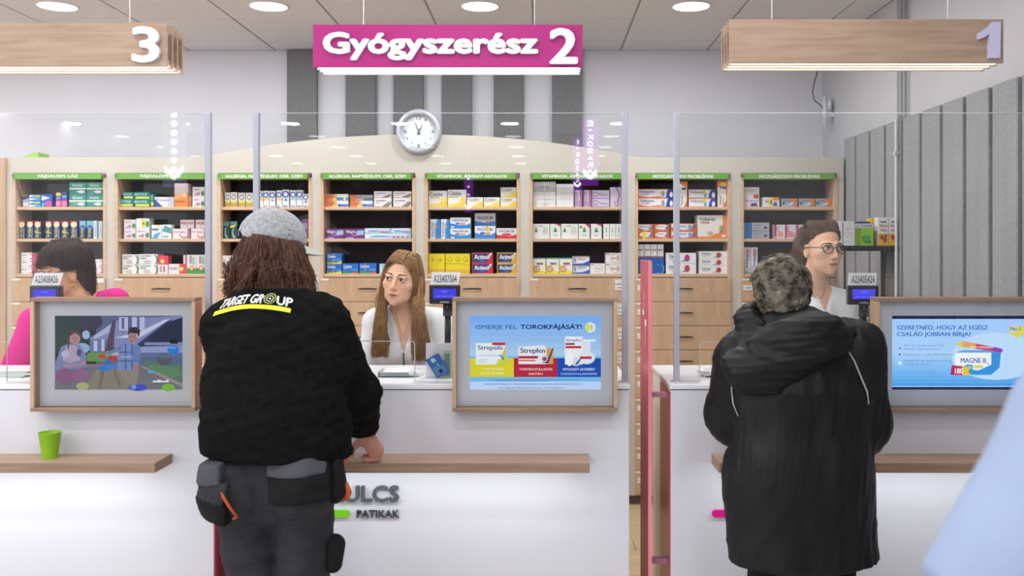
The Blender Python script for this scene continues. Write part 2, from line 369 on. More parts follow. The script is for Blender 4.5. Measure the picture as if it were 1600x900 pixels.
# dark lower plinth gap
# clock
D = CF-.03; cx, cz = X(654, D), Z(205.5, D); R = 35.5*D/FPX
t = thing('wall_clock', 'round silver wall clock with white dial on arched cream panel', 'clock', (cx, CF, cz))
MB().lathe([(R*.9, .0), (R, 0), (R, -.02), (R*.97, -.035), (R*.86, -.042), (R*.76, -.036), (R*.745, -.02), (R*.6, -.018)], (cx, CF, cz), mat('#b9bdc8', .35, .35), 64, 'y').build('rim', t, True)
f = MB().lathe([(0, -.019), (R*.75, -.019), (R*.75, -.017), (0, -.017)], (cx, CF, cz), mat('#d9dde0', .5), 48, 'y')
dk = mat('#3a3c40', .5)
for h in range(1, 13):
    a = math.radians(90-h*30); rr = R*.6; tx, tz = cx+rr*math.cos(a), cz+rr*math.sin(a); wv = .009 if h < 10 else .015
    if h % 3 == 0: f.text(str(h), tx-wv, tz-.011, tx+wv, tz+.011, CF-.0196, dk, .02)
    else: f.text(str(h), tx-wv*.6, tz-.006, tx+wv*.6, tz+.006, CF-.0196, dk)
f.build('dial', t)
def hand(ang, L, wd, y, nm):
    a = math.radians(90-ang); ux, uz = math.cos(a), math.sin(a); nx, nz = -uz, ux
    MB().prism([(cx-ux*.02-nx*wd, cz-uz*.02-nz*wd), (cx+ux*L-nx*wd*.4, cz+uz*L-nz*wd*.4), (cx+ux*L+nx*wd*.4, cz+uz*L+nz*wd*.4), (cx-ux*.02+nx*wd, cz-uz*.02+nz*wd)][::-1], y-.001, y, dk).build(nm, t)
hand(-22, .062, .0028, CF-.023, 'minute_hand'); hand(27, .05, .0032, CF-.021, 'hour_hand'); hand(200, .025, .0012, CF-.025, 'second_hand')
# ------------------------------------------------------------------ medicine boxes
# print on a carton front: r = rectangle, t = lettering, c = disc, p = polygon; all in fractions of the front
def ring(cx, cz, rx, rz, n=18): return [(cx+rx*math.cos(2*math.pi*i/n), cz+rz*math.sin(2*math.pi*i/n)) for i in range(n)]
def art(mb, ops, x0, z0, w_, h_, y, mk=None, step=.0005):
    mk = mk or (lambda c: mat(c, .45)); k = 0
    for op in ops:
        k += 1; yy = y-step*k; K = op[0]
        if K == 'r': a, b, c, d, col = op[1:]; mb.poly([(x0+w_*a, z0+h_*b), (x0+w_*c, z0+h_*b), (x0+w_*c, z0+h_*d), (x0+w_*a, z0+h_*d)], yy, mk(col))
        elif K == 'p': mb.poly([(x0+w_*a, z0+h_*b) for a, b in op[1]], yy, mk(op[2]))
        elif K == 'c':
            cx_, cz_, r, col = op[1:]; mb.poly(ring(x0+w_*cx_, z0+h_*cz_, r*h_, r*h_), yy, mk(col))
        elif K == 'e':
            cx_, cz_, rx, rz, col = op[1:]; mb.poly(ring(x0+w_*cx_, z0+h_*cz_, rx*w_, rz*h_, 24), yy, mk(col))
        elif K == 't':
            s, a, b, c, d, col = op[1:7]; mb.text(s, x0+w_*a, z0+h_*b, x0+w_*c, z0+h_*d, yy, mk(col), op[7] if len(op) > 7 else .01)
        elif K == 'v':
            s, a, b, c, d, col = op[1:7]; mb.text(s, x0+w_*a, z0+h_*b, x0+w_*c, z0+h_*d, yy, mk(col), .015, vert=True)
YEL = '#e8dc2a'
band = lambda x: [('r', x, 0, x+.03, 1, '#d9c940')]
ST = {
 'zebra': ('#9fa6bd', [('p', [(0, .6), (1, .8), (1, 1), (0, .9)], '#20284a'), ('r', .1, .1, .9, .4, '#d8d8e4')]),
 'cyan2': ('#1b62b4', [('r', 0, .0, 1, .42, '#28a0d0'), ('p', [(0, .55), (.6, .75), (0, .9)], '#e8eef6'), ('r', .45, .55, .95, .8, '#d8cf3c'), ('p', [(0, .05), (.7, .3), (0, .4)], '#e0eef6')]),
 'bluepink': ('#2058b4', [('p', [(0, .5), (.8, .72), (0, .9)], '#dfe6f4'), ('e', .65, .25, .35, .25, '#c04a90'), ('r', 0, 0, .3, .35, '#2aa0d8')]),
 'pinkbox': ('#c83a86', [('c', .5, .5, .35, '#e38ab8')]), 'bluebox': ('#2c4f9e', [('r', .1, .3, .9, .6, '#8fa4d4')]),
 'bluesticker': ('#2c4f9e', [('e', .5, .75, .5, .25, YEL), ('r', .1, .15, .9, .35, '#8fa4d4')]),
 'teal': ('#2c8f84', [('r', 0, .44, 1, .56, '#e4f0ec'), ('t', 'Rubophen', .2, .62, .8, .88, '#e4f0ec'), ('p', [(.4, .25), (.7, .12), (.9, .16), (.9, .33), (.7, .38)], '#e8f4f4')]),
 'tealband': ('#2c8f84', [('r', 0, .44, 1, .56, '#e4f0ec'), ('t', 'Rubophen', .2, .62, .8, .88, '#e4f0ec'), ('p', [(.4, .25), (.7, .12), (.9, .16), (.9, .33), (.7, .38)], '#e8f4f4')]+band(.3)),
 'saridon': ('#1f2c66', [('r', 0, .78, 1, 1, '#b8473f'), ('e', .5, .8, .42, .16, '#e8d8b8'), ('v', 'Saridon', .15, .08, .62, .66, '#dfe04a'), ('r', .75, .05, .9, .6, '#8a92b4')]),
 'saridon_band': ('#1f2c66', [('r', 0, .78, 1, 1, '#b8473f'), ('e', .5, .8, .42, .16, '#e8d8b8'), ('v', 'Saridon', .15, .08, .62, .66, '#dfe04a'), ('p', [(0, .38), (1, .3), (1, .34), (0, .42)], '#d9dc3c')]),
 'lightblue': ('#1f2c66', [('r', 0, .62, 1, 1, '#7fb8d4'), ('e', .5, .62, .42, .16, '#3864a8'), ('v', 'Saridon', .15, .08, .62, .6, '#dfe04a')]),
 'whitetall': ('#dfe6ea', [('v', 'Algopyrin', .2, .1, .6, .9, '#335a8c'), ('r', .75, 0, 1, 1, '#5aa8b8')]),
 'redwhite': ('#e8e6ec', [('t', 'Aspirin', .08, .5, .5, .75, '#2a3f8c'), ('e', .78, .45, .2, .4, '#c23a66'), ('e', .74, .45, .16, .32, '#e8e6ec'), ('r', .92, 0, 1, 1, '#c23a66')]),
 'crimson': ('#a02a44', [('r', .1, .1, .5, .9, '#c04a60')]), 'red': ('#c22a3a', [('c', .3, .5, .1, '#e8d8d8')]),
 'tealyellow': ('#177a66', [('r', 0, .55, .8, .85, '#8cd0d8'), ('r', .1, .12, .95, .38, '#e2dc3c'), ('t', 'Advil', .15, .58, .7, .82, '#18684e')]),
 'navytri': ('#dfdfe6', [('p', [(0, 0), (.45, 0), (0, .8)], '#2a4f98'), ('c', .12, .75, .13, '#3a60a8'), ('c', .12, .75, .08, '#dfdfe6'), ('t', 'Quarelin', .25, .6, .8, .8, '#44507a'), ('r', .72, 0, .75, 1, '#b4b0b8'), ('r', .82, 0, .85, 1, '#b4b0b8'), ('r', .92, 0, .95, 1, '#b4b0b8')]),
 'orange_tall': ('#dccfd0', [('r', 0, 0, 1, .55, '#dc8a40'), ('p', [(0, .5), (1, .62), (1, .5), (0, .3)], '#e8a868'), ('c', .75, .5, .09, '#e8d0a0'), ('t', 'ALGOFLEX', .1, .2, .8, .28, '#a8442c')]),
 'brown': ('#b4683a', [('r', .1, .5, .9, .8, '#c8845a')]),
 'leaf': ('#e2dfe4', [('t', 'algoflex', .08, .62, .7, .85, '#b8648c'), ('e', .86, .35, .14, .25, '#3f8a48'), ('p', [(.1, .15), (.5, .15), (.62, .5), (.3, .4)], '#b0a8b0'), ('e', .5, .3, .14, .14, '#c47a9c')]),
 'leafsticker': ('#e2dfe4', [('e', .86, .45, .14, .3, '#3f8a48'), ('p', [(0, .9), (.35, .1), (.1, .2)], '#f4f4f4'), ('r', .42, .15, .7, .85, YEL), ('t', '1', .52, .35, .6, .65, '#333333', .02)]),
 'whiteblue': ('#dfe8ea', [('p', [(0, 0), (.6, 0), (.9, .5), (.3, .35)], '#58a0cc'), ('r', .05, .6, .7, .75, '#5a7a9c'), ('r', .5, .9, .8, 1, YEL)]),
 'whiteteal': ('#dfe8ea', [('p', [(0, .55), (1, .35), (1, .75), (.3, .95)], '#5a98a0'), ('r', .1, .1, .7, .2, '#78a8b0')]),
 'pinkcurve': ('#e4dcde', [('e', .7, .35, .28, .3, '#b85a5c'), ('e', .7, .4, .22, .22, '#e4dcde'), ('t', 'Neo Citran', .08, .62, .75, .8, '#b4545c'), ('r', .92, 0, 1, 1, '#b85a5c')]),
 'pinksmall': ('#cfc0c2', [('r', .08, .5, .45, .8, '#a87478'), ('r', .55, .5, .92, .8, '#a87478'), ('r', .49, 0, .51, 1, '#806468')]),
 'greencurve': ('#e6e6e8', [('e', .86, .42, .16, .5, '#3f7f3c'), ('e', .78, .42, .17, .46, '#e6e6e8'), ('t', 'ALGOFLEX', .08, .72, .66, .9, '#44444c'), ('r', .06, .52, .4, .62, '#5f9a50'), ('e', .45, .25, .2, .16, '#c4bcc4')]),
 'sunred_v': ('#d8434c', [('r', 0, 0, 1, .5, '#e0dde4'), ('c', .45, .68, .13, '#e8a23c'), ('c', .45, .68, .07, '#f4ecc0'), ('r', .2, .1, .4, .42, '#b490a8'), ('r', .55, .1, .7, .42, '#c04a5c')]),
 'sunred_h': ('#dedbe2', [('r', .6, 0, 1, 1, '#d0404c'), ('c', .72, .5, .25, '#e8a23c'), ('c', .72, .5, .13, '#f4ecc0'), ('t', 'Nurofen', .08, .45, .5, .7, '#8c6a88')]),
 'redpale': ('#d8c8cc', [('r', .6, 0, 1, 1, '#b8686c')]),
 'sungreen': ('#dfdde2', [('r', 0, 0, 1, .3, '#3c9448'), ('c', .5, .3, .13, '#d8643c'), ('c', .5, .3, .08, '#f0d890'), ('r', .25, .55, .5, .95, '#b088a0'), ('r', .6, .5, .8, .9, '#8cbc90')]),
 'gold': ('#d8d4cc', [('r', 0, 0, 1, .34, '#b49a48'), ('e', .5, .68, .36, .18, '#6a6e84'), ('e', .5, .68, .24, .11, '#d4d2d6'), ('e', .55, .38, .35, .1, '#dcd24a')]),
 'ring_y': ('#e4e6ec', [('c', .42, .74, .17, '#2f54b0'), ('c', .42, .74, .1, '#e8eaf2'), ('r', 0, .42, 1, .54, '#dccf3a'), ('r', .1, .05, .6, .12, '#8c90a8')]),
 'ring_b': ('#e4e6ec', [('c', .48, .74, .2, '#2f54b0'), ('c', .48, .74, .12, '#e8eaf2'), ('r', .3, .36, .75, .48, '#3a78cc'), ('r', .1, .04, .8, .09, '#3a60b0')]),
 'ring_v': ('#e4e6ec', [('c', .48, .74, .18, '#2f54b0'), ('c', .48, .74, .11, '#e8eaf2'), ('r', .3, .36, .75, .48, '#a48cc8'), ('r', .2, 0, .9, .06, '#8a3a64')]),
 'ring_g': ('#e4e6ec', [('c', .48, .74, .18, '#2f54b0'), ('c', .48, .74, .11, '#e8eaf2'), ('r', .1, .42, .9, .54, '#8cc8c0'), ('r', .1, .04, .8, .09, '#3a60b0')]),
 'swirl': ('#1d3a38', [('r', 0, .75, 1, 1, '#4a7c78'), ('e', .6, .35, .35, .3, '#8ab0ac'), ('e', .78, .4, .34, .26, '#1d3a38'), ('r', .15, .5, .55, .62, '#54807c')]),
 'swirl_y': ('#1d3a38', [('r', 0, .75, 1, 1, '#4a7c78'), ('e', .6, .35, .35, .3, '#8ab0ac'), ('e', .78, .4, .34, .26, '#1d3a38'), ('p', [(0, .62), (.7, .7), (.8, .8), (0, .72)], YEL)]),
 'purple_tall': ('#6a3c78', [('r', .1, .5, .9, .8, '#a07cb0')]),
 'whitenavy': ('#e6e8ee', [('p', [(0, .3), (.5, .4), (.4, .6), (0, .7)], '#2a4a8c'), ('r', .1, .1, .7, .15, '#8890a8')]),
 'cezera': ('#e8e4e0', [('p', [(0, 0), (.3, 0), (.42, 1), (0, 1)], '#e07a38'), ('p', [(.3, 0), (.52, 0), (.5, 1), (.42, 1)], '#ecc060'), ('t', 'Cezera', .08, .45, .5, .8, '#5a6cb0', .02), ('r', .55, .1, 1, .48, '#3c7cc8'), ('e', .62, .28, .06, .2, '#2450a0')]),
 'cezera_y': ('#e8e4e0', [('p', [(0, 0), (.3, 0), (.42, 1), (0, 1)], '#e07a38'), ('p', [(.3, 0), (.52, 0), (.5, 1), (.42, 1)], '#ecc060'), ('t', 'Cezera', .08, .45, .5, .8, '#5a6cb0', .02), ('r', .5, .1, 1, .5, '#3c7cc8'), ('c', .85, .3, .2, YEL)]),
 'cezera_d': ('#a89c9a', [('p', [(0, 0), (.25, 0), (.3, 1), (0, 1)], '#c8703a'), ('t', 'Cezera', .12, .45, .55, .8, '#5a5c80', .02), ('r', .6, .1, 1, .5, '#3f66a4')]),
 'lora': ('#e8e6e8', [('t', 'Loratadin', .1, .6, .66, .84, '#3a3a50', .012), ('t', '10 mg', .1, .35, .3, .5, '#505060'), ('p', [(.4, 0), (.6, 0), (.95, .6), (.85, .6)], '#b4687c'), ('p', [(.6, 0), (.8, 0), (1, .4), (1, .6)], '#5c8c58'), ('r', 0, 0, .4, .08, '#b07c78')]),
 'allegra': ('#6a3478', [('t', 'Allegra', .04, .5, .58, .86, '#f0e8f4', .02), ('p', [(.6, .35), (1, .4), (1, .85), (.65, .8)], '#a8b8e0'), ('t', 'forte', .4, .3, .62, .45, '#d8c8e0'), ('e', .3, .05, .22, .12, '#a890d0'), ('r', 0, 0, .1, 1, '#7a3060')]),
 'tube': ('#a8cce8', [('p', [(0, .1), (.25, .5), (0, .9)], '#e8f0f8'), ('r', .1, .62, .9, .95, '#dce8f4'), ('r', .1, .45, .5, .55, '#4a78b4'), ('r', .6, .2, .95, .42, '#c03848'), ('r', .66, .2, .69, .42, '#f0f0f4'), ('r', .76, .2, .79, .42, '#f0f0f4'), ('r', .86, .2, .89, .42, '#f0f0f4')]),
 'clar': ('#2068c4', [('t', 'Claritine', .06, .58, .6, .84, '#f4f6fa', .02), ('p', [(0, 0), (1, 0), (1, .22), (.5, .12), (0, .26)], '#4c9a4c'), ('p', [(.5, 0), (1, 0), (1, .16), (.8, .16)], '#d8583c'), ('p', [(.4, .35), (.95, .5), (.95, .3)], '#5aa4e4'), ('r', .06, .48, .4, .53, '#a8c8ec')]),
 'clar_y': ('#2068c4', [('t', 'Claritine', .06, .58, .6, .84, '#f4f6fa', .02), ('p', [(0, 0), (1, 0), (1, .3), (.5, .12), (0, .26)], '#d8cc3c'), ('p', [(0, .06), (.5, .12), (.6, .2), (0, .3)], '#4c9a4c'), ('p', [(.4, .35), (.95, .5), (.95, .3)], '#5aa4e4')]+band(.44)),
 'clar_b': ('#2068c4', [('t', 'Claritine', .06, .58, .6, .84, '#f4f6fa', .02), ('p', [(0, 0), (1, 0), (1, .22), (.5, .12), (0, .26)], '#4c9a4c'), ('p', [(.5, 0), (1, 0), (1, .16), (.8, .16)], '#d8583c'), ('p', [(.4, .35), (.95, .5), (.95, .3)], '#5aa4e4')]+band(.34)),
 'paleblue': ('#9cc0dc', [('r', .35, 0, 1, 1, '#3c86cc'), ('r', .08, .1, .14, .9, '#e4ecf4')]),
 'cetebe': ('#e6e6e4', [('t', 'Cetebe', .06, .66, .74, .92, '#505c78', .012), ('r', .06, .54, .6, .61, '#d8c02c'), ('p', [(0, 0), (1, 0), (1, .62), (.72, .55), (.62, .28), (.3, .2), (0, .14)], '#e8d468'), ('p', [(.3, 0), (1, 0), (1, .4), (.7, .3)], '#e4c848')]),
 'magne_v': ('#dfe6ee', [('v', 'MAGNE', .1, .1, .42, .85, '#3c5a94'), ('p', [(.5, 0), (1, 0), (1, 1), (.75, 1), (.5, .7)], '#2c86cc'), ('e', .58, .62, .14, .08, '#e0a040')]),
 'magne': ('#e4e8ee', [('t', 'MAGNE B6', .12, .62, .88, .86, '#3c4f90', .015), ('p', [(0, 0), (1, 0), (1, .5), (.8, .32), (.4, .3), (0, .48)], '#2484d0'), ('r', .26, .38, .48, .52, '#3c60b0'), ('r', .52, .38, .74, .52, '#dc9c44'), ('r', .04, .06, .2, .2, '#e4e4f0')]),
 'magne_y': ('#e4e8ee', [('t', 'MAGNE B6', .12, .62, .88, .86, '#3c4f90', .015), ('p', [(0, 0), (1, 0), (1, .5), (.8, .32), (.4, .3), (0, .48)], '#2484d0'), ('r', .26, .34, .48, .52, '#3c60b0'), ('r', .52, .3, .74, .52, '#dc9c44'), ('c', .6, .84, .17, YEL), ('r', .57, .74, .6, .94, '#333333')]),
 'magne_d': ('#b4b0b4', [('t', 'MAGNE B6', .12, .5, .88, .78, '#3c4070', .015), ('p', [(0, 0), (1, 0), (1, .4), (.5, .25), (0, .4)], '#2c62a8'), ('r', .52, .25, .74, .42, '#a8845c')]),
 'magne_r': ('#e6e2e4', [('t', 'MAGNE B6', .12, .6, .88, .86, '#3c4f90', .015), ('p', [(0, 0), (1, 0), (1, .4), (.6, .2), (0, .4)], '#c4303c'), ('e', .5, .38, .24, .16, '#d4505c')]),
 'yellow2': ('#e4d21c', [('r', .48, 0, .5, 1, '#b89e18'), ('c', .25, .7, .08, '#c4a818'), ('c', .72, .7, .08, '#c4a818'), ('r', 0, .1, 1, .22, '#e0a83c')]),
 'yellow3': ('#e4d21c', [('c', .18, .72, .11, '#a89018'), ('c', .18, .72, .08, '#e4d21c'), ('c', .5, .72, .11, '#a89018'), ('c', .5, .72, .08, '#e4d21c'), ('c', .82, .72, .11, '#a89018'), ('c', .82, .72, .08, '#e4d21c'), ('p', [(0, .5), (.6, .5), (1, .4), (1, .42), (.6, .52), (0, .52)], '#b89e18'), ('r', 0, .1, 1, .22, '#e0b03c')]),
 'activ_r': ('#c42838', [('p', [(.03, .1), (.7, .1), (.95, .9), (.03, .9)], '#28386c'), ('p', [(.3, .1), (.6, .1), (.9, .9), (.5, .6)], '#3858a8'), ('t', 'Activol', .12, .38, .8, .82, '#f4f2f4', .025), ('p', [(.86, .9), (.97, .96), (.8, .4)], '#f4f2f4')]),
 'activ_y': ('#dcb02c', [('p', [(.03, .1), (.7, .1), (.95, .9), (.03, .9)], '#28386c'), ('p', [(.3, .1), (.6, .1), (.9, .9), (.5, .6)], '#3858a8'), ('t', 'Activol', .12, .38, .8, .82, '#f4f2f4', .025), ('p', [(.86, .9), (.97, .96), (.8, .4)], '#f4f2f4')]),
 'silver': ('#e0e0e0', [('r', 0, .6, 1, 1, '#b8b8ba'), ('r', .3, .76, .7, .8, '#86868c'), ('r', .2, .3, .9, .315, '#a8a8b0'), ('r', .48, 0, .52, 1, '#d4d0c0'), ('r', .4, .12, .7, .14, '#b0b0b8')]),
 'plainwhite': ('#e0dfe0', [('r', .5, 0, .515, 1, '#c8c4c4'), ('r', .1, .36, .9, .38, '#c8c0b0'), ('r', .2, .6, .7, .62, '#c4c4c8')]),
 'lilac_v': ('#cdbdd4', [('r', .7, 0, 1, 1, '#b06c9c'), ('r', .0, .0, .14, 1, '#7c5490'), ('p', [(.2, .9), (.35, .5), (.2, .1), (.26, .1), (.42, .5), (.26, .9)], '#6a4884'), ('r', .38, .08, .62, .3, '#7c5490'), ('r', .43, .12, .57, .26, '#e0d4e4')]),
 'lilac_h': ('#d0c4dc', [('r', 0, 0, 1, .1, '#8468a0'), ('r', .08, .25, .28, .8, '#6a4884'), ('r', .11, .33, .25, .72, '#d8cce0'), ('p', [(.35, .6), (.6, .35), (.9, .4), (.9, .46), (.6, .42), (.36, .68)], '#6a4884')]),
 'lilac_t': ('#cabcd4', [('p', [(.5, 1), (.8, .6), (.6, .2), (.66, .2), (.88, .6), (.6, 1)], '#6a4884'), ('r', .4, .06, .72, .28, '#7c5490'), ('r', .46, .1, .66, .24, '#d8cce0')]),
 'drop': ('#e4e6e4', [('p', [(.3, .45), (.7, .45), (.5, .8)], '#3f8c4c'), ('c', .5, .55, .08, '#bcd8bc'), ('r', .3, .22, .7, .27, '#9cb49c')]),
 'drop_l': ('#e4e6e4', [('p', [(.1, .45), (.3, .45), (.2, .8)], '#3f8c4c'), ('r', .6, .5, .9, .55, '#a4bca4'), ('r', .6, .35, .9, .4, '#a4bca4'), ('r', .6, .65, .9, .8, '#c8d8c8'), ('r', .3, .85, .6, .9, '#c88c8c')]),
 'drop_r': ('#e4e6e4', [('p', [(.3, .45), (.7, .45), (.5, .8)], '#3f8c4c'), ('p', [(.5, 1), (1, .82), (1, 1)], '#b8485c'), ('r', .3, .22, .7, .27, '#9cb49c')]),
 'drop_s': ('#e4e6e4', [('p', [(.35, .45), (.7, .45), (.5, .85)], '#3f8c4c'), ('p', [(.55, 1), (1, .72), (1, 1)], '#b8485c'), ('e', .2, .8, .14, .1, '#c8b820'), ('c', .2, .8, .05, '#3c4420'), ('r', .3, .22, .7, .27, '#9cb49c')]),
 'yellowdrop': ('#e6e8de', [('r', 0, .94, 1, 1, '#3c9484'), ('p', [(0, 0), (1, 0), (1, .1), (.5, .3), (0, .6)], '#e4dc34'), ('r', 0, 0, 1, .12, '#dcd22c'), ('e', .3, .3, .24, .2, '#b0584c'), ('e', .3, .3, .17, .14, '#ecd8cc'), ('p', [(.22, .24), (.38, .24), (.3, .42)], '#b4443c'), ('r', .3, .6, .8, .7, '#9c5058')]),
 'bluewave': ('#e2e6ea', [('p', [(0, 0), (1, 0), (1, .5), (.6, .2), (0, .16)], '#2460b4'), ('t', 'Béres', .35, .6, .75, .8, '#3c5088'), ('r', .04, .3, .2, .8, '#8c98b8'), ('r', .0, .9, 1, 1, '#b07878')]),
 'vitd': ('#e6e4e2', [('c', .6, .5, .42, '#4c4c54'), ('c', .6, .5, .4, '#e6e4e2'), ('t', 'D', .72, .3, .84, .72, '#c8604c', .02), ('t', 'D-Vitamin', .36, .42, .68, .58, '#4c4450', .015), ('r', .02, .86, .25, .92, '#505058')]),
 'vitd2': ('#e6e4e2', [('c', .6, .5, .36, '#b0503c'), ('c', .6, .5, .34, '#e6e4e2'), ('t', 'D-Vitamin', .38, .44, .82, .58, '#8c7470', .005), ('r', .02, .86, .25, .92, '#505058')]),
 'volt_w': ('#d8784c', [('p', [(.02, .08), (.9, .08), (.97, .5), (.9, .92), (.02, .92)], '#e8e8ec'), ('p', [(0, 0), (.5, 0), (.8, .3), (.3, .1), (0, .3)], '#d8784c'), ('p', [(.78, 0), (1, 0), (1, 1), (.84, 1), (.8, .5)], '#27429c'), ('t', 'Voltaren', .05, .55, .45, .88, '#1f2f6c', .018), ('t', 'Emulgel', .08, .32, .32, .5, '#3c4c84'), ('e', .7, .45, .04, .3, '#58a0c8'), ('e', .67, .55, .03, .2, '#e0a03c'), ('e', .93, .4, .045, .3, '#e8ecf4')]),
 'volt_s': ('#d8784c', [('p', [(.02, .08), (.9, .08), (.97, .5), (.9, .92), (.02, .92)], '#e8e8ec'), ('p', [(.74, 0), (1, 0), (1, 1), (.84, 1), (.76, .5)], '#27429c'), ('t', 'Voltaren', .06, .55, .52, .86, '#2c3f80', .015), ('e', .62, .4, .05, .3, '#58a0c8'), ('r', .52, .45, .64, .95, '#cfd45a'), ('e', .92, .35, .06, .3, '#e8ecf4')]),
 'volt_tall': ('#c8703c', [('p', [(.0, .0), (.55, 0), (.9, .25), (.9, .62), (.0, .75)], '#e8e6e6'), ('v', 'Voltaren', .12, .06, .42, .42, '#2c3f80'), ('r', .25, .68, .85, .76, '#40589c'), ('e', .6, .82, .35, .08, '#dcb83c'), ('r', .55, .06, .66, .34, '#d08868')]),
 'volt_tall2': ('#c8703c', [('p', [(.0, .0), (.55, 0), (.9, .25), (.9, .72), (.0, .9)], '#e8e6e6'), ('v', 'Voltaren', .12, .06, .42, .42, '#2c3f80'), ('r', .3, .66, .8, .74, '#3c3c44')]),
 'volt_o': ('#d07040', [('e', .5, .58, .42, .36, '#e8e4e2'), ('t', 'Voltaren', .14, .58, .62, .78, '#2c3f80', .01), ('p', [(.66, .4), (.96, .95), (.9, .3)], '#4c70b0')]),
 'volt_oy': ('#d07040', [('e', .5, .58, .42, .36, '#e8e4e2'), ('r', .3, .0, .5, 1, YEL), ('p', [(.66, .4), (.96, .95), (.9, .3)], '#4c70b0')]),
 'volt_d': ('#d07040', [('p', [(.02, .5), (.5, .1), (.8, .3), (.85, .9), (.04, .95)], '#d8dce4'), ('t', 'Voltaren', .1, .55, .6, .8, '#2c3f80', .01), ('e', .74, .55, .06, .3, '#58a0c8'), ('p', [(.84, .4), (.98, .95), (.92, .3)], '#3858a0')]),
 'volt_big': ('#e4e0da', [('p', [(0, 0), (1, 0), (1, 1), (.85, 1), (.86, .6), (.72, .25), (.4, .1), (0, .1)], '#d88440'), ('t', 'Voltaren', .06, .76, .6, .93, '#44445c', .012), ('r', .1, .66, .4, .72, '#c48068'), ('e', .8, .42, .05, .16, '#5890b8'), ('e', .76, .45, .04, .12, '#c8b83c'), ('e', .42, .25, .1, .08, '#d8a88c'), ('e', .88, .12, .07, .05, '#f0ece8')]),
 'bluewaves': ('#1d5ca8', [('e', .12, .3, .12, .3, '#5c9ce0'), ('e', .08, .3, .11, .28, '#1d5ca8'), ('e', .72, .3, .14, .32, '#5c9ce0'), ('e', .68, .3, .13, .29, '#1d5ca8'), ('e', .9, .3, .12, .28, '#5c9ce0'), ('e', .86, .3, .11, .26, '#1d5ca8'), ('e', .5, .3, .1, .26, '#4c8cd4'), ('e', .47, .3, .09, .24, '#1d5ca8')]),
 'whitesmall': ('#dcdcde', [('r', .06, .5, .8, .62, '#94949c'), ('r', .06, .3, .5, .36, '#a8a8b0'), ('r', 0, .0, 1, .12, '#a07474'), ('r', .97, 0, 1, 1, '#a8a8ac')]),
 'diclac': ('#e6e6e8', [('t', 'Diclac', .1, .48, .42, .84, '#30344c', .02), ('r', .12, .3, .3, .36, '#b88080'), ('e', .7, .5, .09, .34, '#b83c3c'), ('p', [(.45, .12), (.66, .24), (.64, .34)], '#505058')]),
 'diclac_p': ('#e6e6e8', [('t', 'Diclac', .1, .48, .42, .84, '#30344c', .02), ('r', .12, .3, .3, .36, '#b88080'), ('e', .7, .5, .09, .34, '#9c3c88'), ('p', [(.45, .12), (.66, .24), (.64, .34)], '#505058')]),
 'vani': ('#e4e0e4', [('t', 'Advil', .05, .26, .9, .36, '#5c447c', .01), ('r', .62, .44, .96, .64, '#cc4444'), ('p', [(.4, .04), (.9, .04), (.8, .22), (.45, .18)], '#5c4484'), ('r', .05, .78, .8, .9, '#d8c8b8')]),
 'vani_y': ('#e4e0e4', [('t', 'Advil', .15, .45, .45, .75, '#5c447c', .01), ('r', .38, .1, .62, .95, YEL), ('r', .46, .3, .54, .7, '#444444'), ('p', [(.62, .1), (.9, .1), (.8, .6), (.66, .4)], '#6c5098'), ('r', .62, .7, 1, 1, '#e08c44')]),
 'reparon': ('#a4b0bc', [('p', [(.8, 0), (1, 0), (1, 1), (.6, 1)], '#d87c40'), ('t', 'ARTHRO', .1, .6, .62, .84, '#8c4858', .015), ('c', .12, .45, .14, '#283c6c'), ('p', [(.3, .1), (.7, .3), (.8, .6), (.5, .4)], '#e0e4e8')]),
 'blueplain': ('#2478b8', [('r', 0, 0, .15, 1, '#3c90cc'), ('r', .6, .0, .63, 1, '#1c5c94')]),
 'greyfish': ('#aab0bc', [('t', 'APRANAX', .08, .6, .6, .78, '#505c78'), ('e', .78, .4, .1, .14, '#2c2c34'), ('r', .08, .3, .35, .4, '#c47878'), ('r', 0, 0, 1, .05, '#788090')]),
 'magenta_w': ('#e4dce2', [('r', 0, 0, .24, 1, '#c42c6c'), ('t', 'C', .3, .5, .5, .85, '#503c7c', .02), ('e', .6, .3, .25, .2, '#e89c8c'), ('r', .05, .05, .2, .15, '#e4dce2')]),
 'magenta_o': ('#e0d6dc', [('r', 0, 0, .15, 1, '#c4406c'), ('t', 'C', .15, .5, .4, .85, '#503c7c', .02), ('e', .5, .3, .35, .22, '#e0908c')]),
 'stripes': ('#e6e6ea', [('e', .5, .78, .22, .18, '#c87c90'), ('v', 'Flector', .55, .5, .85, .95, '#6c5488'), ('r', .4, .16, .55, .6, '#2c5cac'), ('c', .45, .18, .09, '#8c9cac'), ('c', .45, .18, .07, '#e6e6ea'), ('r', 0, 0, 1, .06, '#94ac84')]),
 'navyplain': ('#28407c', [('r', .6, 0, .66, 1, '#5870a8')]), 'proen': ('#dcdee6', [('t', 'Proenzi', .1, .6, .9, .85, '#303c6c', .015), ('r', 0, 0, 1, .4, '#2c4884')]),
 'plain_lines': ('#dadadb', [('r', .1, .15, .8, .17, '#b4b4b8'), ('r', .1, .35, .8, .37, '#b4b4b8'), ('r', .1, .5, .8, .52, '#b4b4b8'), ('r', .1, .7, .7, .72, '#b4b4b8')]),
 'greenpear': ('#8cc43c', [('r', 0, .82, 1, 1, '#e4e4ea'), ('t', 'EX PHARMA', .05, .84, .95, .97, '#2c3470', .02), ('r', 0, 0, .3, .82, '#7c9c24'), ('p', [(.35, .4), (.6, .5), (.8, .35), (.9, .12), (.6, .1), (.42, .22)], '#3c8444'), ('e', .62, .34, .2, .14, '#4c9c4c')]),
 'bluetop': ('#1c3468', [('r', 0, .9, 1, 1, '#2c4884')]),
 'yellowspine': ('#e8c420', [('v', 'Rekord', .25, .2, .7, .8, '#b4781c')]),
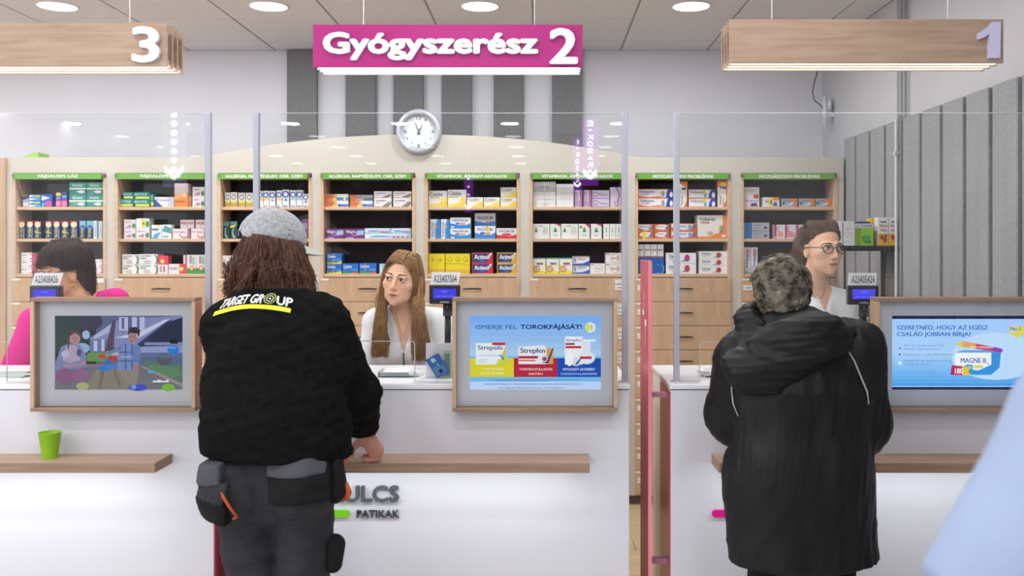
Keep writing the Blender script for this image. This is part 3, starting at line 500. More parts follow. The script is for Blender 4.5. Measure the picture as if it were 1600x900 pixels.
 'cherry': ('#e6e0e0', [('r', 0, 0, 1, .42, '#e0a82c'), ('e', .35, .3, .18, .08, '#a83838'), ('e', .65, .2, .2, .09, '#9c3434'), ('e', .72, .34, .14, .07, '#a83838'), ('r', .2, .82, .8, .86, '#50505c'), ('t', 'Bilobil', .12, .66, .88, .76, '#b47474'), ('r', .2, .52, .8, .58, '#b8949c')]),
}
LOOK = {'zebra': 'pale grey carton with navy stripes', 'cyan2': 'blue and cyan carton with yellow sticker', 'bluepink': 'blue carton with magenta corner', 'pinkbox': 'small magenta carton', 'bluebox': 'small blue carton', 'bluesticker': 'small blue carton with yellow sticker', 'teal': 'teal carton with white band', 'tealband': 'teal carton tied with yellow band', 'saridon': 'dark blue upright carton with red top', 'saridon_band': 'dark blue red-topped carton in yellow band', 'lightblue': 'dark blue carton with light blue top', 'whitetall': 'narrow white and teal carton', 'redwhite': 'white carton with crimson ring', 'crimson': 'crimson carton', 'red': 'red carton', 'tealyellow': 'green carton with yellow stripe', 'navytri': 'white carton with navy triangle', 'orange_tall': 'tall orange and white carton', 'brown': 'brown orange carton', 'leaf': 'white carton with green leaf', 'leafsticker': 'white leaf carton with yellow sticker', 'whiteblue': 'white carton with blue wedge', 'whiteteal': 'white carton with teal wedge', 'pinkcurve': 'white carton with brick red curve', 'pinksmall': 'small greyish pink carton', 'greencurve': 'white carton with green curve', 'sunred_v': 'upright red carton with sun disc', 'sunred_h': 'flat white and red sun disc carton', 'redpale': 'small pale red carton', 'sungreen': 'white carton with green base and sun disc', 'gold': 'white and gold carton with grey oval', 'ring_y': 'white carton with blue ring and yellow stripe', 'ring_b': 'white carton with blue ring and blue patch', 'ring_v': 'white carton with blue ring and violet patch', 'ring_g': 'white carton with blue ring and aqua stripe', 'swirl': 'dark green carton with pale swirl', 'swirl_y': 'dark green swirl carton with yellow sticker', 'purple_tall': 'purple upright carton', 'whitenavy': 'white carton with navy patch', 'cezera': 'orange, white and blue flat carton', 'cezera_y': 'orange and white carton with yellow dot', 'cezera_d': 'greyish orange flat carton', 'lora': 'white carton with pink green diagonal', 'allegra': 'purple carton with white lettering', 'tube': 'pale blue long carton with red blocks', 'clar': 'blue carton with green red wave', 'clar_y': 'blue carton with yellow wave', 'clar_b': 'blue carton with pale rubber band', 'paleblue': 'pale blue carton', 'cetebe': 'white carton with yellow swoosh', 'magne_v': 'upright white and blue carton', 'magne': 'white carton with blue wave', 'magne_y': 'white blue carton with yellow dot', 'magne_d': 'greyed blue wave carton', 'magne_r': 'white carton with red base', 'yellow2': 'yellow carton pair with seam', 'yellow3': 'wide yellow carton with three rings', 'activ_r': 'red and navy carton', 'activ_y': 'gold and navy carton', 'silver': 'large white carton with silver top', 'plainwhite': 'tall plain white carton', 'lilac_v': 'upright lilac carton with magenta edge', 'lilac_h': 'flat lilac carton', 'lilac_t': 'tall lilac carton', 'drop': 'white carton with green drop', 'drop_l': 'wide white green drop carton', 'drop_r': 'white green drop carton with red corner', 'drop_s': 'white green drop carton with yellow sticker', 'yellowdrop': 'white and yellow carton with red disc', 'bluewave': 'white carton with royal blue base', 'vitd': 'white carton with black circle and D', 'vitd2': 'white carton with thin red circle', 'volt_w': 'long white orange-edged blue-ended carton', 'volt_s': 'white orange-edged carton with green block', 'volt_tall': 'tall orange and white carton with blue line', 'volt_tall2': 'tall orange and white carton, dark mark', 'volt_o': 'small orange carton with white oval', 'volt_oy': 'small orange carton with yellow sticker', 'volt_d': 'small orange carton with blue corner', 'volt_big': 'large white and orange carton', 'bluewaves': 'wide deep blue carton with ripples', 'whitesmall': 'small white carton with red base line', 'diclac': 'white carton with red ball', 'diclac_p': 'white carton with purple ball', 'vani': 'white carton with red patch', 'vani_y': 'white carton with broad yellow sticker', 'reparon': 'grey blue carton with orange end', 'blueplain': 'plain blue carton', 'greyfish': 'light grey carton with black mark', 'magenta_w': 'white carton with magenta spine', 'magenta_o': 'white carton with coral oval', 'stripes': 'tall white carton with blue stripe', 'navyplain': 'navy carton', 'proen': 'white over navy carton', 'plain_lines': 'plain white carton with grey lines', 'greenpear': 'bright green carton with white top', 'bluetop': 'navy carton', 'yellowspine': 'narrow yellow carton', 'cherry': 'white and orange carton with cherries'}
# per cabinet: three shelves; each entry (u0, u1, [(height, style), ...from the shelf up], lift)
C0 = [0, 170, 330, 490, 655, 815, 980, 1145]; SCL = 910/180
CAB = [
 [[(177, 228, [(92, 'zebra')]), (231, 322, [(52, 'cyan2'), (50, 'cyan2')]), (328, 412, [(102, 'bluepink')]), (437, 481, [(55, 'pinkbox'), (62, 'bluesticker')]), (484, 530, [(55, 'pinkbox'), (62, 'bluebox')]), (546, 680, [(97, 'tealband'), (98, 'teal')]), (684, 812, [(97, 'teal'), (98, 'tealband')])],
  [(143, 197, [(140, 'saridon')]), (207, 260, [(140, 'saridon')]), (270, 325, [(140, 'saridon_band')]), (357, 410, [(140, 'saridon_band')]), (418, 472, [(140, 'saridon')]), (482, 540, [(140, 'saridon_band')]), (552, 610, [(140, 'saridon')]), (626, 676, [(142, 'lightblue')]), (680, 735, [(142, 'lightblue')]), (738, 772, [(143, 'whitetall')]), (775, 808, [(140, 'whitetall')])],
  [(165, 262, [(56, 'redwhite'), (56, 'redwhite'), (56, 'redwhite')]), (265, 300, [(165, 'crimson')]), (560, 640, [(110, 'redwhite')]), (688, 718, [(115, 'red')]), (721, 815, [(57, 'redwhite'), (58, 'redwhite')])]],
 [[(76, 196, [(64, 'tealyellow')]), (112, 196, [(54, 'tealyellow')], 64), (200, 326, [(60, 'tealyellow'), (60, 'tealyellow')]), (330, 355, [(105, 'tealyellow')]), (360, 513, [(80, 'navytri')]), (518, 625, [(188, 'orange_tall')]), (628, 655, [(90, 'brown')]), (660, 755, [(80, 'leaf'), (80, 'leaf')])],
  [(120, 211, [(76, 'leaf'), (76, 'leaf')]), (215, 320, [(80, 'leaf'), (82, 'leafsticker')]), (338, 418, [(110, 'whiteblue')]), (420, 495, [(112, 'whiteteal')]), (505, 635, [(80, 'pinkcurve')]), (565, 618, [(70, 'pinksmall')], 80), (620, 672, [(70, 'pinksmall')], 80), (650, 765, [(80, 'pinkcurve')]), (686, 763, [(70, 'pinksmall')], 80)],
  [(105, 230, [(76, 'greencurve'), (78, 'greencurve')]), (236, 384, [(78, 'greencurve'), (78, 'greencurve')]), (388, 468, [(145, 'sunred_v')]), (472, 615, [(78, 'sunred_h')]), (588, 615, [(72, 'redpale')], 78), (618, 692, [(150, 'sungreen')]), (694, 768, [(150, 'sungreen')])]],
 [[(107, 148, [(116, 'gold')]), (151, 204, [(118, 'gold')]), (213, 266, [(114, 'gold')]), (273, 326, [(114, 'gold')]), (366, 408, [(128, 'ring_y')]), (411, 456, [(130, 'ring_y')]), (460, 504, [(128, 'ring_v')]), (516, 559, [(132, 'ring_y')]), (562, 613, [(138, 'ring_b')]), (623, 669, [(134, 'ring_g')]), (672, 719, [(135, 'ring_g')]), (722, 769, [(105, 'ring_b')])],
  [(92, 143, [(136, 'swirl')]), (147, 204, [(138, 'swirl_y')]), (238, 282, [(134, 'swirl')]), (285, 328, [(136, 'swirl_y')]), (331, 378, [(132, 'swirl')]), (384, 440, [(134, 'swirl')]), (600, 650, [(130, 'purple_tall')]), (715, 766, [(155, 'purple_tall')])],
  [(88, 136, [(145, 'whitenavy')]), (140, 190, [(145, 'whitenavy')]), (194, 250, [(140, 'whitenavy')])]],
 [[(90, 272, [(50, 'cezera'), (54, 'cezera_y')]), (288, 465, [(50, 'cezera'), (48, 'cezera_d')]), (476, 614, [(74, 'lora'), (52, 'lora')]), (628, 770, [(74, 'lora'), (52, 'lora')])],
  [(86, 237, [(80, 'allegra')]), (240, 398, [(80, 'allegra')]), (404, 770, [(42, 'tube')]), (404, 610, [(42, 'tube')], 42), (613, 770, [(42, 'tube')], 42)],
  [(102, 222, [(78, 'clar_y'), (84, 'clar_y')]), (228, 354, [(82, 'clar')]), (360, 494, [(84, 'clar_b')]), (518, 640, [(80, 'paleblue')])]],
 [[(76, 221, [(130, 'cetebe')]), (225, 370, [(138, 'cetebe')]), (378, 505, [(78, 'cetebe')]), (510, 637, [(78, 'cetebe')]), (642, 768, [(78, 'cetebe'), (78, 'cetebe')])],
  [(86, 166, [(155, 'magne_v')]), (172, 240, [(155, 'magne_v')]), (244, 406, [(82, 'magne'), (86, 'magne')]), (438, 602, [(102, 'magne_y'), (100, 'magne_d')]), (609, 770, [(84, 'magne_r')])],
  [(75, 203, [(160, 'yellow2')]), (207, 400, [(160, 'yellow3')]), (415, 582, [(83, 'activ_r'), (86, 'activ_r')]), (614, 770, [(83, 'activ_y'), (86, 'activ_y')])]],
 [[(90, 270, [(203, 'silver')]), (273, 411, [(183, 'plainwhite')]), (415, 480, [(135, 'lilac_v')]), (485, 553, [(135, 'lilac_v')]), (558, 694, [(66, 'lilac_h'), (68, 'lilac_h')]), (700, 790, [(158, 'lilac_t')])],
  [(88, 221, [(118, 'drop_l')]), (224, 309, [(118, 'drop_r')]), (312, 446, [(118, 'drop_l')]), (450, 539, [(118, 'drop_s')]), (547, 634, [(118, 'drop_r')]), (645, 694, [(118, 'drop')]), (696, 742, [(118, 'drop')]), (744, 790, [(118, 'drop')])],
  [(88, 190, [(126, 'yellowdrop')]), (194, 296, [(126, 'yellowdrop')]), (299, 401, [(126, 'yellowdrop')]), (404, 538, [(68, 'bluewave'), (72, 'bluewave')]), (541, 660, [(82, 'vitd2')]), (663, 790, [(82, 'vitd'), (84, 'vitd')])]],
 [[(86, 368, [(72, 'volt_w'), (72, 'volt_w')]), (414, 478, [(208, 'volt_tall2')]), (484, 700, [(70, 'volt_s'), (72, 'volt_s')]), (714, 790, [(218, 'volt_tall')])],
  [(86, 210, [(58, 'volt_oy'), (58, 'volt_d')]), (214, 336, [(58, 'volt_o'), (58, 'volt_o')]), (342, 550, [(60, 'volt_d'), (62, 'volt_d')]), (554, 790, [(186, 'volt_big')])],
  [(84, 290, [(130, 'bluewaves')]), (84, 133, [(104, 'whitesmall')], 130), (135, 183, [(104, 'whitesmall')], 130), (185, 235, [(104, 'whitesmall')], 130), (237, 288, [(104, 'whitesmall')], 130), (305, 545, [(83, 'diclac'), (83, 'diclac_p')]), (568, 790, [(60, 'diclac'), (59, 'diclac'), (60, 'diclac')])]],
 [[(90, 210, [(158, 'vani')]), (235, 368, [(78, 'vani_y')]), (385, 510, [(68, 'reparon')]), (522, 648, [(68, 'reparon')]), (656, 784, [(68, 'reparon')])],
  [(88, 147, [(128, 'blueplain')]), (150, 290, [(62, 'greyfish'), (66, 'greyfish')]), (325, 413, [(112, 'magenta_w')]), (416, 500, [(112, 'magenta_o')]), (505, 600, [(112, 'magenta_o')])],
  [(90, 143, [(210, 'stripes')]), (146, 198, [(210, 'stripes')]), (235, 288, [(140, 'navyplain')]), (291, 380, [(140, 'proen')]), (400, 500, [(140, 'navyplain')])]]]
BF = CF+.03
def carton(x0, x1, z0, h, style, depth, y):
    base, ops = ST[style]; mb = MB().box(x0, x1, y, y+depth, z0, z0+h, mat(base, .45))
    mb.box(x0, x1, y-.0002, y+.0002, z0, z0+.0007, mat('#8a8684', .6))
    art(mb, ops, x0, z0, x1-x0, h, y-.0002); return settle(mb.build('medicine_box'))
CN = ['leftmost', 'second', 'third', 'fourth', 'fifth', 'sixth', 'seventh', 'rightmost']
for ci, cab in enumerate(CAB):
    for si, shelf in enumerate(cab):
        cnt = {}
        for e in shelf: 
            for hh in e[2]: cnt[hh[1]] = cnt.get(hh[1], 0)+1
        seen = {}; kk = 0
        for ei, e in enumerate(shelf):
            z = SH[si]+(e[3]/SCL*BF/FPX if len(e) > 3 else 0); n_ = len(e[2])
            x0 = X(C0[ci]+e[0]/SCL, BF)+.0008; x1 = X(C0[ci]+e[1]/SCL, BF)-.0008
            dep = min(.11, max(.05, (x1-x0)*.9)); yj = random.uniform(0, .006) if len(e) < 4 and not any(len(q) > 3 for q in shelf) else 0
            for li, (hh, st) in enumerate(e[2]):
                h = hh/SCL*BF/FPX-.0006
                carton_o = carton(x0, x1, z, h, st, dep, BF+yj+(random.uniform(0, .003) if li else 0))
                seen[st] = seen.get(st, 0)+1
                where = 'on %s shelf of %s cabinet' % (['top', 'middle', 'bottom'][si], CN[ci])
                if cnt[st] == 1: q = ''
                elif n_ > 1 and cnt[st] == sum(1 for g_ in e[2] if g_[1] == st) == n_: q = ', '+({0: 'lowest', n_-1: 'topmost'}.get(li, 'middle one'))+' of stack,'
                else: q = ', %s alike from left,' % ORD[seen[st]-1]
                lab = LOOK[st]+q+' '+where
                if len(lab.split()) > 16: lab = lab.replace(' alike', '')
                if len(lab.split()) > 16: lab = lab.replace(' carton', '', 1)
                tag(carton_o, lab, 'medicine box', 'medicine cartons in the %s cabinet' % CN[ci])
                z += h+.0006
# black bracket shelf on the right wall
D = 4.94; y0 = D; zs = Z(384, D)
t = thing('black_shelf', 'thin black shelf beside the felt panels holding a row of cartons', 'shelf', (1.74, D, zs))
MB().box(X(1300, D), 1.899, D, D+.22, zs-.028, zs, mat('#1d1c1e', .3), .002).build('shelf_board', t)
MB().box(X(1306, D), X(1309, D), D+.01, D+.2, 1.0, zs-.028, ACRYL).build('acrylic_side', t)
MB().box(X(1402, D), X(1405, D), D+.01, D+.2, 1.0, zs-.028, ACRYL).build('acrylic_side', t)
for z in (1.0, 1.22): MB().box(X(1306, D), X(1405, D), D+.01, D+.2, z-.006, z, ACRYL).build('acrylic_shelf', t)
MB().tube([(X(1310, D), D+.2, .0), (X(1310, D), D+.2, zs-.02)], .009, mat('#3a3a3c', .4)).build('post', t)
MB().tube([(X(1400, D), D+.2, .0), (X(1400, D), D+.2, zs-.02)], .009, mat('#3a3a3c', .4)).build('post', t)
S2 = 1017/260
for u0, u1, h, st, dy in [(525, 612, 150, 'plain_lines', .0), (617, 687, 150, 'plain_lines', .0), (690, 800, 135, 'greenpear', 0), (700, 782, 150, 'bluetop', .07), (786, 826, 172, 'yellowspine', .08), (829, 893, 174, 'cherry', 0), (896, 961, 174, 'cherry', 0)]:
    Y_ = D+.012+dy; x0 = X(1160+u0/S2, Y_); x1 = X(1160+u1/S2, Y_)
    o = carton(x0+.0005, x1-.0005, zs+.0003, h/S2*D/FPX, st, .06 if dy == 0 else .07, Y_)
    lb = {'plain_lines': 'plain white carton on black shelf, %s' % ('behind head of woman in glasses' if u0 < 600 else 'beside the bright green one'), 'cherry': 'white orange cherry carton on black shelf, %s' % ('left one' if u0 < 850 else 'right one at shelf end'), 'greenpear': 'bright green carton with white top on black shelf', 'bluetop': 'navy carton behind the bright green one on black shelf', 'yellowspine': 'narrow yellow carton between green and cherry cartons'}[st]
    tag(o, lb, 'medicine box', 'cartons on the black shelf')
for k, (u, h) in enumerate([(1330, .07), (1345, .09), (1362, .06)]):
    o = carton(X(u, D+.03), X(u+12, D+.03), 1.2202, h, 'plain_lines', .06, D+.03)
    tag(o, 'small white carton on clear shelf under the black one, %s from left' % ORD[k], 'medicine box', 'cartons on the clear shelf')
# ------------------------------------------------------------------ service counters
CY = 3.44; CT = Z(600.5, CY); CW = 1.386
LEDG = MB
def rrect(x0, x1, z0, z1, r, n=6):
    P = []
    for cx_, cz_, a0 in ((x1-r, z0+r, -90), (x1-r, z1-r, 0), (x0+r, z1-r, 90), (x0+r, z0+r, 180)):
        for i in range(n+1):
            a = math.radians(a0+90*i/n); P.append((cx_+r*math.cos(a), cz_+r*math.sin(a)))
    return P
LEDM = emat('#f4fbff', 6)
GREYL = mat('#4e555c', .5)
def counter(x0, label, keycol, keyname):
    x1 = x0+CW; t = thing('service_counter', label, 'counter', ((x0+x1)/2, CY+.3, 0), 'white pharmacy counters')
    MB().box(x0, x1, CY, CY+.02, 0, CT-.022, WHITE, .001).build('front_panel', t)
    for xa in (x0, x1-.02):
        MB().box(xa, xa+.02, CY+.02, CY+.56, 0, CT-.022, mat('#e6e0d4', .4)).build('side_panel', t)
    MB().box(x0+.02, x1-.02, CY+.3, CY+.32, 0, CT-.022, WHITE).build('inner_panel', t)
    MB().box(x0-.004, x1+.004, CY-.004, CY+.57, CT-.018, CT, mat('#e9ebee', .25), .002).build('countertop', t)
    MB().box(x0+.002, x1-.002, CY+.004, CY+.56, CT-.022, CT-.018, mat('#55575c', .5)).build('shadow_gap', t)
    lx0, lx1 = x0+.151, x1-.154
    zt = .841
    l = MB().box(lx0, lx1, CY-.155, CY, zt-.034, zt, OAK_DARK)
    l.poly([(0, 0)]*3, 0, OAK) if 0 else None
    l.add([(lx0, CY-.155, zt+.0004), (lx1, CY-.155, zt+.0004), (lx1, CY, zt+.0004), (lx0, CY, zt+.0004)], [(0, 1, 2, 3)], OAK)
    l = l.build('ledge', t)
    MB().box(lx0+.03, lx1-.03, CY-.14, CY-.12, zt-.0352, zt-.0341, LEDM).build('led_strip', l)
    area('ledge_glow', ((lx0+lx1)/2, CY-.13, zt-.0355), (math.radians(14), 0, 0), lx1-lx0-.06, .02, 1.9, (.93, .98, 1))
    # raised key logo and lettering
    ppm = FPX/CY; kx = x0+64/ppm; y = CY-.012
    zk0, zk1 = Z(807, CY), Z(796, CY)
    k = MB().prism(rrect(kx, kx+.2, zk0, zk1, .012), y, CY, mat(keycol, .35)).prism(rrect(kx+.085, kx+.115, Z(775, CY), Z(752, CY), .006), y, CY, mat(keycol, .35))
    k.build('key_emblem', t)['label'] = keyname
    a = MB(); bx = x1-(983-624)/ppm
    a.text('KULCS', bx-109/ppm, Z(783, CY), bx, Z(758, CY), CY-.016, GREYL, .03, .014)
    a.build('shop_lettering', t)
    a = MB(); a.text('PATIKÁK' if 0 else 'PATIKAK', bx-66/ppm, Z(808, CY), bx, Z(796.5, CY), CY-.012, mat('#41474e', .5), .02, .011); a.build('shop_lettering', t)
    return t
XL, XM, XR = X(334, CY)-CW, X(983, CY)-CW, X(1048, CY)
cl_ = counter(XL, 'white pharmacy counter at left under sign 3 with oak ledge', '#e0138a', 'raised pink key bar')
cm_ = counter(XM, 'white pharmacy counter in the middle with grey raised lettering', '#7ccb1e', 'raised lime green key bar')
cr_ = counter(XR, 'white pharmacy counter at right under sign 1 with pink key bar', '#e0138a', 'raised pink key bar')
CM_ = None
# pink acrylic gate leaves standing in the two gaps
PINKG = glassmat('pink_acrylic', (.86, .30, .40), .7)
PINKS = noisemat('frosted_pink_sheet', '#b63c5c', '#bd4463', (1, 1, 1), 3, 2, .35)
PINKE = mat('#f08a9c', .35)
for nm, gx, lb in ((0, .402, 'pink acrylic gate leaf open between middle and right counters'), (1, X(361, 3.46), 'pink acrylic gate leaf open between left and middle counters')):
    t = thing('gate_leaf', lb, 'gate', (gx, 3.6, 0)); zt = Z(407, 3.46)
    xo = -.006 if nm == 0 else .006
    MB().box(gx-.006, gx+.006, 3.46, 3.74, .08, zt, PINKS, .002).build('acrylic_sheet', t)
    MB().box(gx-.0065, gx+.0065, 3.455, 3.4605, .08, zt, PINKE).build('sheet_edge', t)
    if nm == 0:
        w1 = mat('#f0e4e8', .4)     # white line graphics on the side of the sheet
        s = MB()
        for (ya, yb, za, zb) in ((3.60, 3.612, Z(485, 3.55), Z(457, 3.55)), (3.60, 3.66, Z(494, 3.55), Z(486, 3.55)), (3.52, 3.58, Z(511, 3.5), Z(501, 3.5)), (3.552, 3.564, Z(540, 3.5), Z(511, 3.5))):
            s.add([(gx-.0065, yb, za), (gx-.0065, ya, za), (gx-.0065, ya, zb), (gx-.0065, yb, zb)], [(0, 1, 2, 3)], w1)
        s.build('line_graphic', t)
    xe = XR if nm == 0 else XL+CW
    for z in (Z(617, 3.5), Z(877, 3.5)):
        MB().box(min(gx, xe)+.0, max(gx, xe), 3.5, 3.53, z-.009, z+.009, mat('#b07c90', .4)).build('hinge_bracket', t)
# red sheets painted in for pink reflected on the cream counter sides
for c, xe, sg in ((cr_, XR, -1), (cl_, XL+CW, 1)):
    MB().box(min(xe, xe+sg*.004), max(xe, xe+sg*.004), CY+.002, CY+.28, .05, CT-.03, PINKG if 0 else mat('#b8465f', .3)).build('red_reflection', c)

# ------------------------------------------------------------------ protective screens with a service cut-out
PY = 3.51; PT = Z(177, PY)
POSTM = mat('#b6b9c6', .35, .2)
EDGE = emat('#ffffff', 1) if 0 else mat('#dfe6ea', .15)
def pane(x0, x1, nx0, nx1, label, posts):
    t = thing('glass_screen', label, 'screen', ((x0+x1)/2, PY, CT), 'clear protective screens on the counters')
    zn = Z(533, PY); r = .012
    out = [(x0, CT), (nx0, CT)]
    out += [(nx0, zn-r)]+[(nx0+r-r*math.cos(a), zn-r+r*math.sin(a)) for a in (.5, 1.05)]+[(nx0+r, zn), (nx1-r, zn)]
    out += [(nx1-r+r*math.sin(a), zn-r+r*math.cos(a)) for a in (.5, 1.05)]+[(nx1, zn-r), (nx1, CT), (x1, CT), (x1, PT), (x0, PT)]
    MB().prism(out, PY-.003, PY+.003, GLASS).build('pane', t)
    MB().box(x0, x1, PY-.0031, PY+.0031, PT, PT+.0016, EDGE).build('polished_edge', t)
    MB().tube([(nx0, PY, CT), (nx0, PY, zn-r), (nx0+r*.3, PY, zn-r*.3), (nx0+r, PY, zn), (nx1-r, PY, zn), (nx1-r*.3, PY, zn-r*.3), (nx1, PY, zn-r), (nx1, PY, CT)], .0018, EDGE, 6).build('polished_edge', t)
    for px in posts:
        xc = X(px, PY); MB().box(xc-.011, xc+.011, PY-.011, PY+.011, CT, PT+.003, POSTM, .002).build('post', t)
        MB().box(xc-.02, xc+.02, PY-.02, PY+.02, CT, CT+.004, POSTM).build('foot_plate', t)
ppp = X(1093, PY)-XR
pane(X(-260, PY), X(326, PY), X(-163, PY), X(11, PY), 'clear protective screen on the left counter under sign 3', (-256, 326))
pane(X(401, PY), X(976, PY), X(475, PY), X(648, PY), 'clear protective screen on the middle counter under pink sign', (401, 976))
pane(X(1057, PY), X(1640, PY), X(1093, PY), X(1267, PY), 'clear protective screen on the right counter under sign 1', (1057, 1640))

# ------------------------------------------------------------------ framed displays hung on the counters
EM = lambda s: (lambda c: emat(c, s))
def display(x0, label, ops, bg, s=1.0, alen=.482, sx0=.0605):
    w_, z0, z1 = .60, 1.009, 1.423; x1 = x0+w_; yf, yb = 3.37, 3.44; b = .014
    t = thing('framed_display', label, 'display', (x0+w_/2, yb, z0), 'framed displays on the counters')
    for q in ((x0, x1, z0, z0+b), (x0, x1, z1-b, z1), (x0, x0+b, z0+b, z1-b), (x1-b, x1, z0+b, z1-b)):
        MB().box(q[0], q[1], yf, yb, q[2], q[3], OAK_DARK if q[3]-q[2] < .05 else OAK_V, .0015).build('frame_rail', t)
    sx1 = x0+sx0+alen; sxa = x0+sx0; sz0 = z0+.0735; sz1 = sz0+.272
    mp_ = MB(); mm = mat('#eef0f8', .5); ym = yb-.028
    for q in ((x0+b, sxa, z0+b, z1-b), (sx1, x1-b, z0+b, z1-b), (sxa, sx1, z0+b, sz0), (sxa, sx1, sz1, z1-b)): mp_.box(q[0], q[1], ym, ym+.006, q[2], q[3], mm)
    mp_.build('white_mount', t)
    sc = MB().box(sxa-.003, sx1+.003, ym+.006, ym+.012, sz0-.003, sz1+.003, mat('#101014', .3)).build('screen_panel', t)
    im = MB(); im.poly([(sxa, sz0), (sx1, sz0), (sx1, sz1), (sxa, sz1)], ym+.0055, emat(bg, s)); art(im, ops, sxa, sz0, sx1-sxa, sz1-sz0, ym+.0055, EM(s), .0001)
    im.build('screen_image', sc)
    MB().box(x0+b, x1-b, yf+.012, yf+.014, z0+b, z1-b, GLASS).build('cover_glass', t)
    return t
def grad(c0, c1, n, x0=0, x1=1, z0=0, z1=1):
    a = [int(c0[i:i+2], 16) for i in (1, 3, 5)]; b = [int(c1[i:i+2], 16) for i in (1, 3, 5)]; out = []
    for i in range(n):
        c = '#%02x%02x%02x' % tuple(int(a[k]+(b[k]-a[k])*i/(n-1)) for k in range(3)); out.append(('r', x0, z0+(z1-z0)*i/n, x1, z0+(z1-z0)*(i+1)/n, c))
    return out
mid_ops = grad('#74b8e4', '#8cbcf4', 8, z0=.1)+grad('#a8ccf0', '#7cb0f4', 6, z0=.45, z1=1)+[
 ('t', 'ISMERJE FEL', .045, .80, .36, .875, '#2c3f74', .0), ('t', 'TOROKFÁJÁSÁT!', .385, .80, .855, .895, '#1c2a5c', .03),
 ('c', .92, .84, .07, '#e4ecf4'), ('p', [(.9, .78), (.93, .86), (.89, .9), (.885, .8)], '#e0dc50'), ('e', .93, .84, .01, .05, '#c8d468'),
 ('r', 0, .17, .335, .425, '#d8d02c'), ('r', .335, .17, .665, .425, '#b4203c'), ('r', .665, .17, 1, .425, '#0a4cb0'),
 ('r', 0, .0, 1, .11, '#b8d4fc'), ('r', .045, .34, .27, .63, '#e4ecf4'), ('t', 'Strepsils', .06, .52, .25, .60, '#20306c', .02), ('r', .17, .60, .27, .635, '#c02c34'), ('p', [(.25, .5), (.275, .6), (.275, .34), (.2, .34)], '#c8c848'), ('e', .225, .42, .035, .05, '#6488cc'), ('e', .215, .42, .025, .04, '#e4ecf4'), ('e', .232, .385, .02, .03, '#dcd43c'),
 ('r', .07, .46, .2, .468, '#9cb0cc'), ('r', .06, .4, .13, .407, '#9cb0cc'), ('r', .06, .37, .13, .377, '#9cb0cc'),
 ('t', 'TOROKFÁJÁS', .09, .26, .26, .30, '#eef0d0', .01), ('t', 'ELSŐ JELÉRE', .085, .2, .26, .245, '#eef0d0', .01),
 ('p', [(.37, .345), (.58, .345), (.585, .55), (.57, .60), (.37, .58)], '#e4e8f0'), ('r', .585, .345, .635, .56, '#d89c48'), ('t', 'Strepfen', .385, .475, .575, .565, '#20306c', .025), ('r', .37, .42, .52, .455, '#b8243c'), ('r', .37, .385, .5, .405, '#c86c48'), ('p', [(.55, .36), (.6, .44), (.63, .56), (.64, .56), (.6, .36)], '#28407c'), ('e', .565, .42, .03, .05, '#d4dcec'), ('e', .57, .415, .018, .03, '#a83c5c'),
 ('t', 'TOROKGYULLADÁS', .375, .26, .63, .30, '#f0e0e4', .02), ('t', 'ESETÉN', .45, .2, .555, .235, '#f0e0e4', .02),
 ('r', .725, .34, .86, .72, '#e8ecf4'), ('t', 'Strepfen', .735, .64, .85, .69, '#28387c', .01), ('r', .73, .605, .8, .63, '#8c2444'), ('r', .73, .56, .85, .59, '#c02c3c'), ('r', .86, .46, .92, .66, '#dce4f0'), ('r', .865, .65, .96, .68, '#e8ecf4'), ('e', .89, .43, .065, .085, '#dfe4ee'), ('r', .84, .415, .93, .45, '#c02c44'), ('e', .81, .38, .04, .06, '#d0d8e8'), ('p', [(.8, .34), (.84, .42), (.85, .42), (.82, .34)], '#28407c'), ('e', .76, .42, .03, .1, '#f0f2f6'),
 ('t', 'NYUGODT ALVÁSÉRT', .71, .26, .955, .30, '#e4ecfc', .02), ('t', 'TOROKGYULLADÁSKOR', .69, .2, .97, .235, '#c8dcf8', .0),
 ('r', .16, .13, .84, .138, '#5c80b8'), ('r', .2, .115, .6, .122, '#5c80b8'),
 ('t', 'A KOCKÁZATOKRÓL ÉS A MELLÉKHATÁSOKRÓL OLVASSA EL A BETEGTÁJÉKOZTATÓT,', .1, .06, .86, .09, '#2c4484', .01), ('t', 'VAGY KÉRDEZZE MEG KEZELŐORVOSÁT, GYÓGYSZERÉSZÉT!', .22, .012, .72, .04, '#2c4484', .01)]
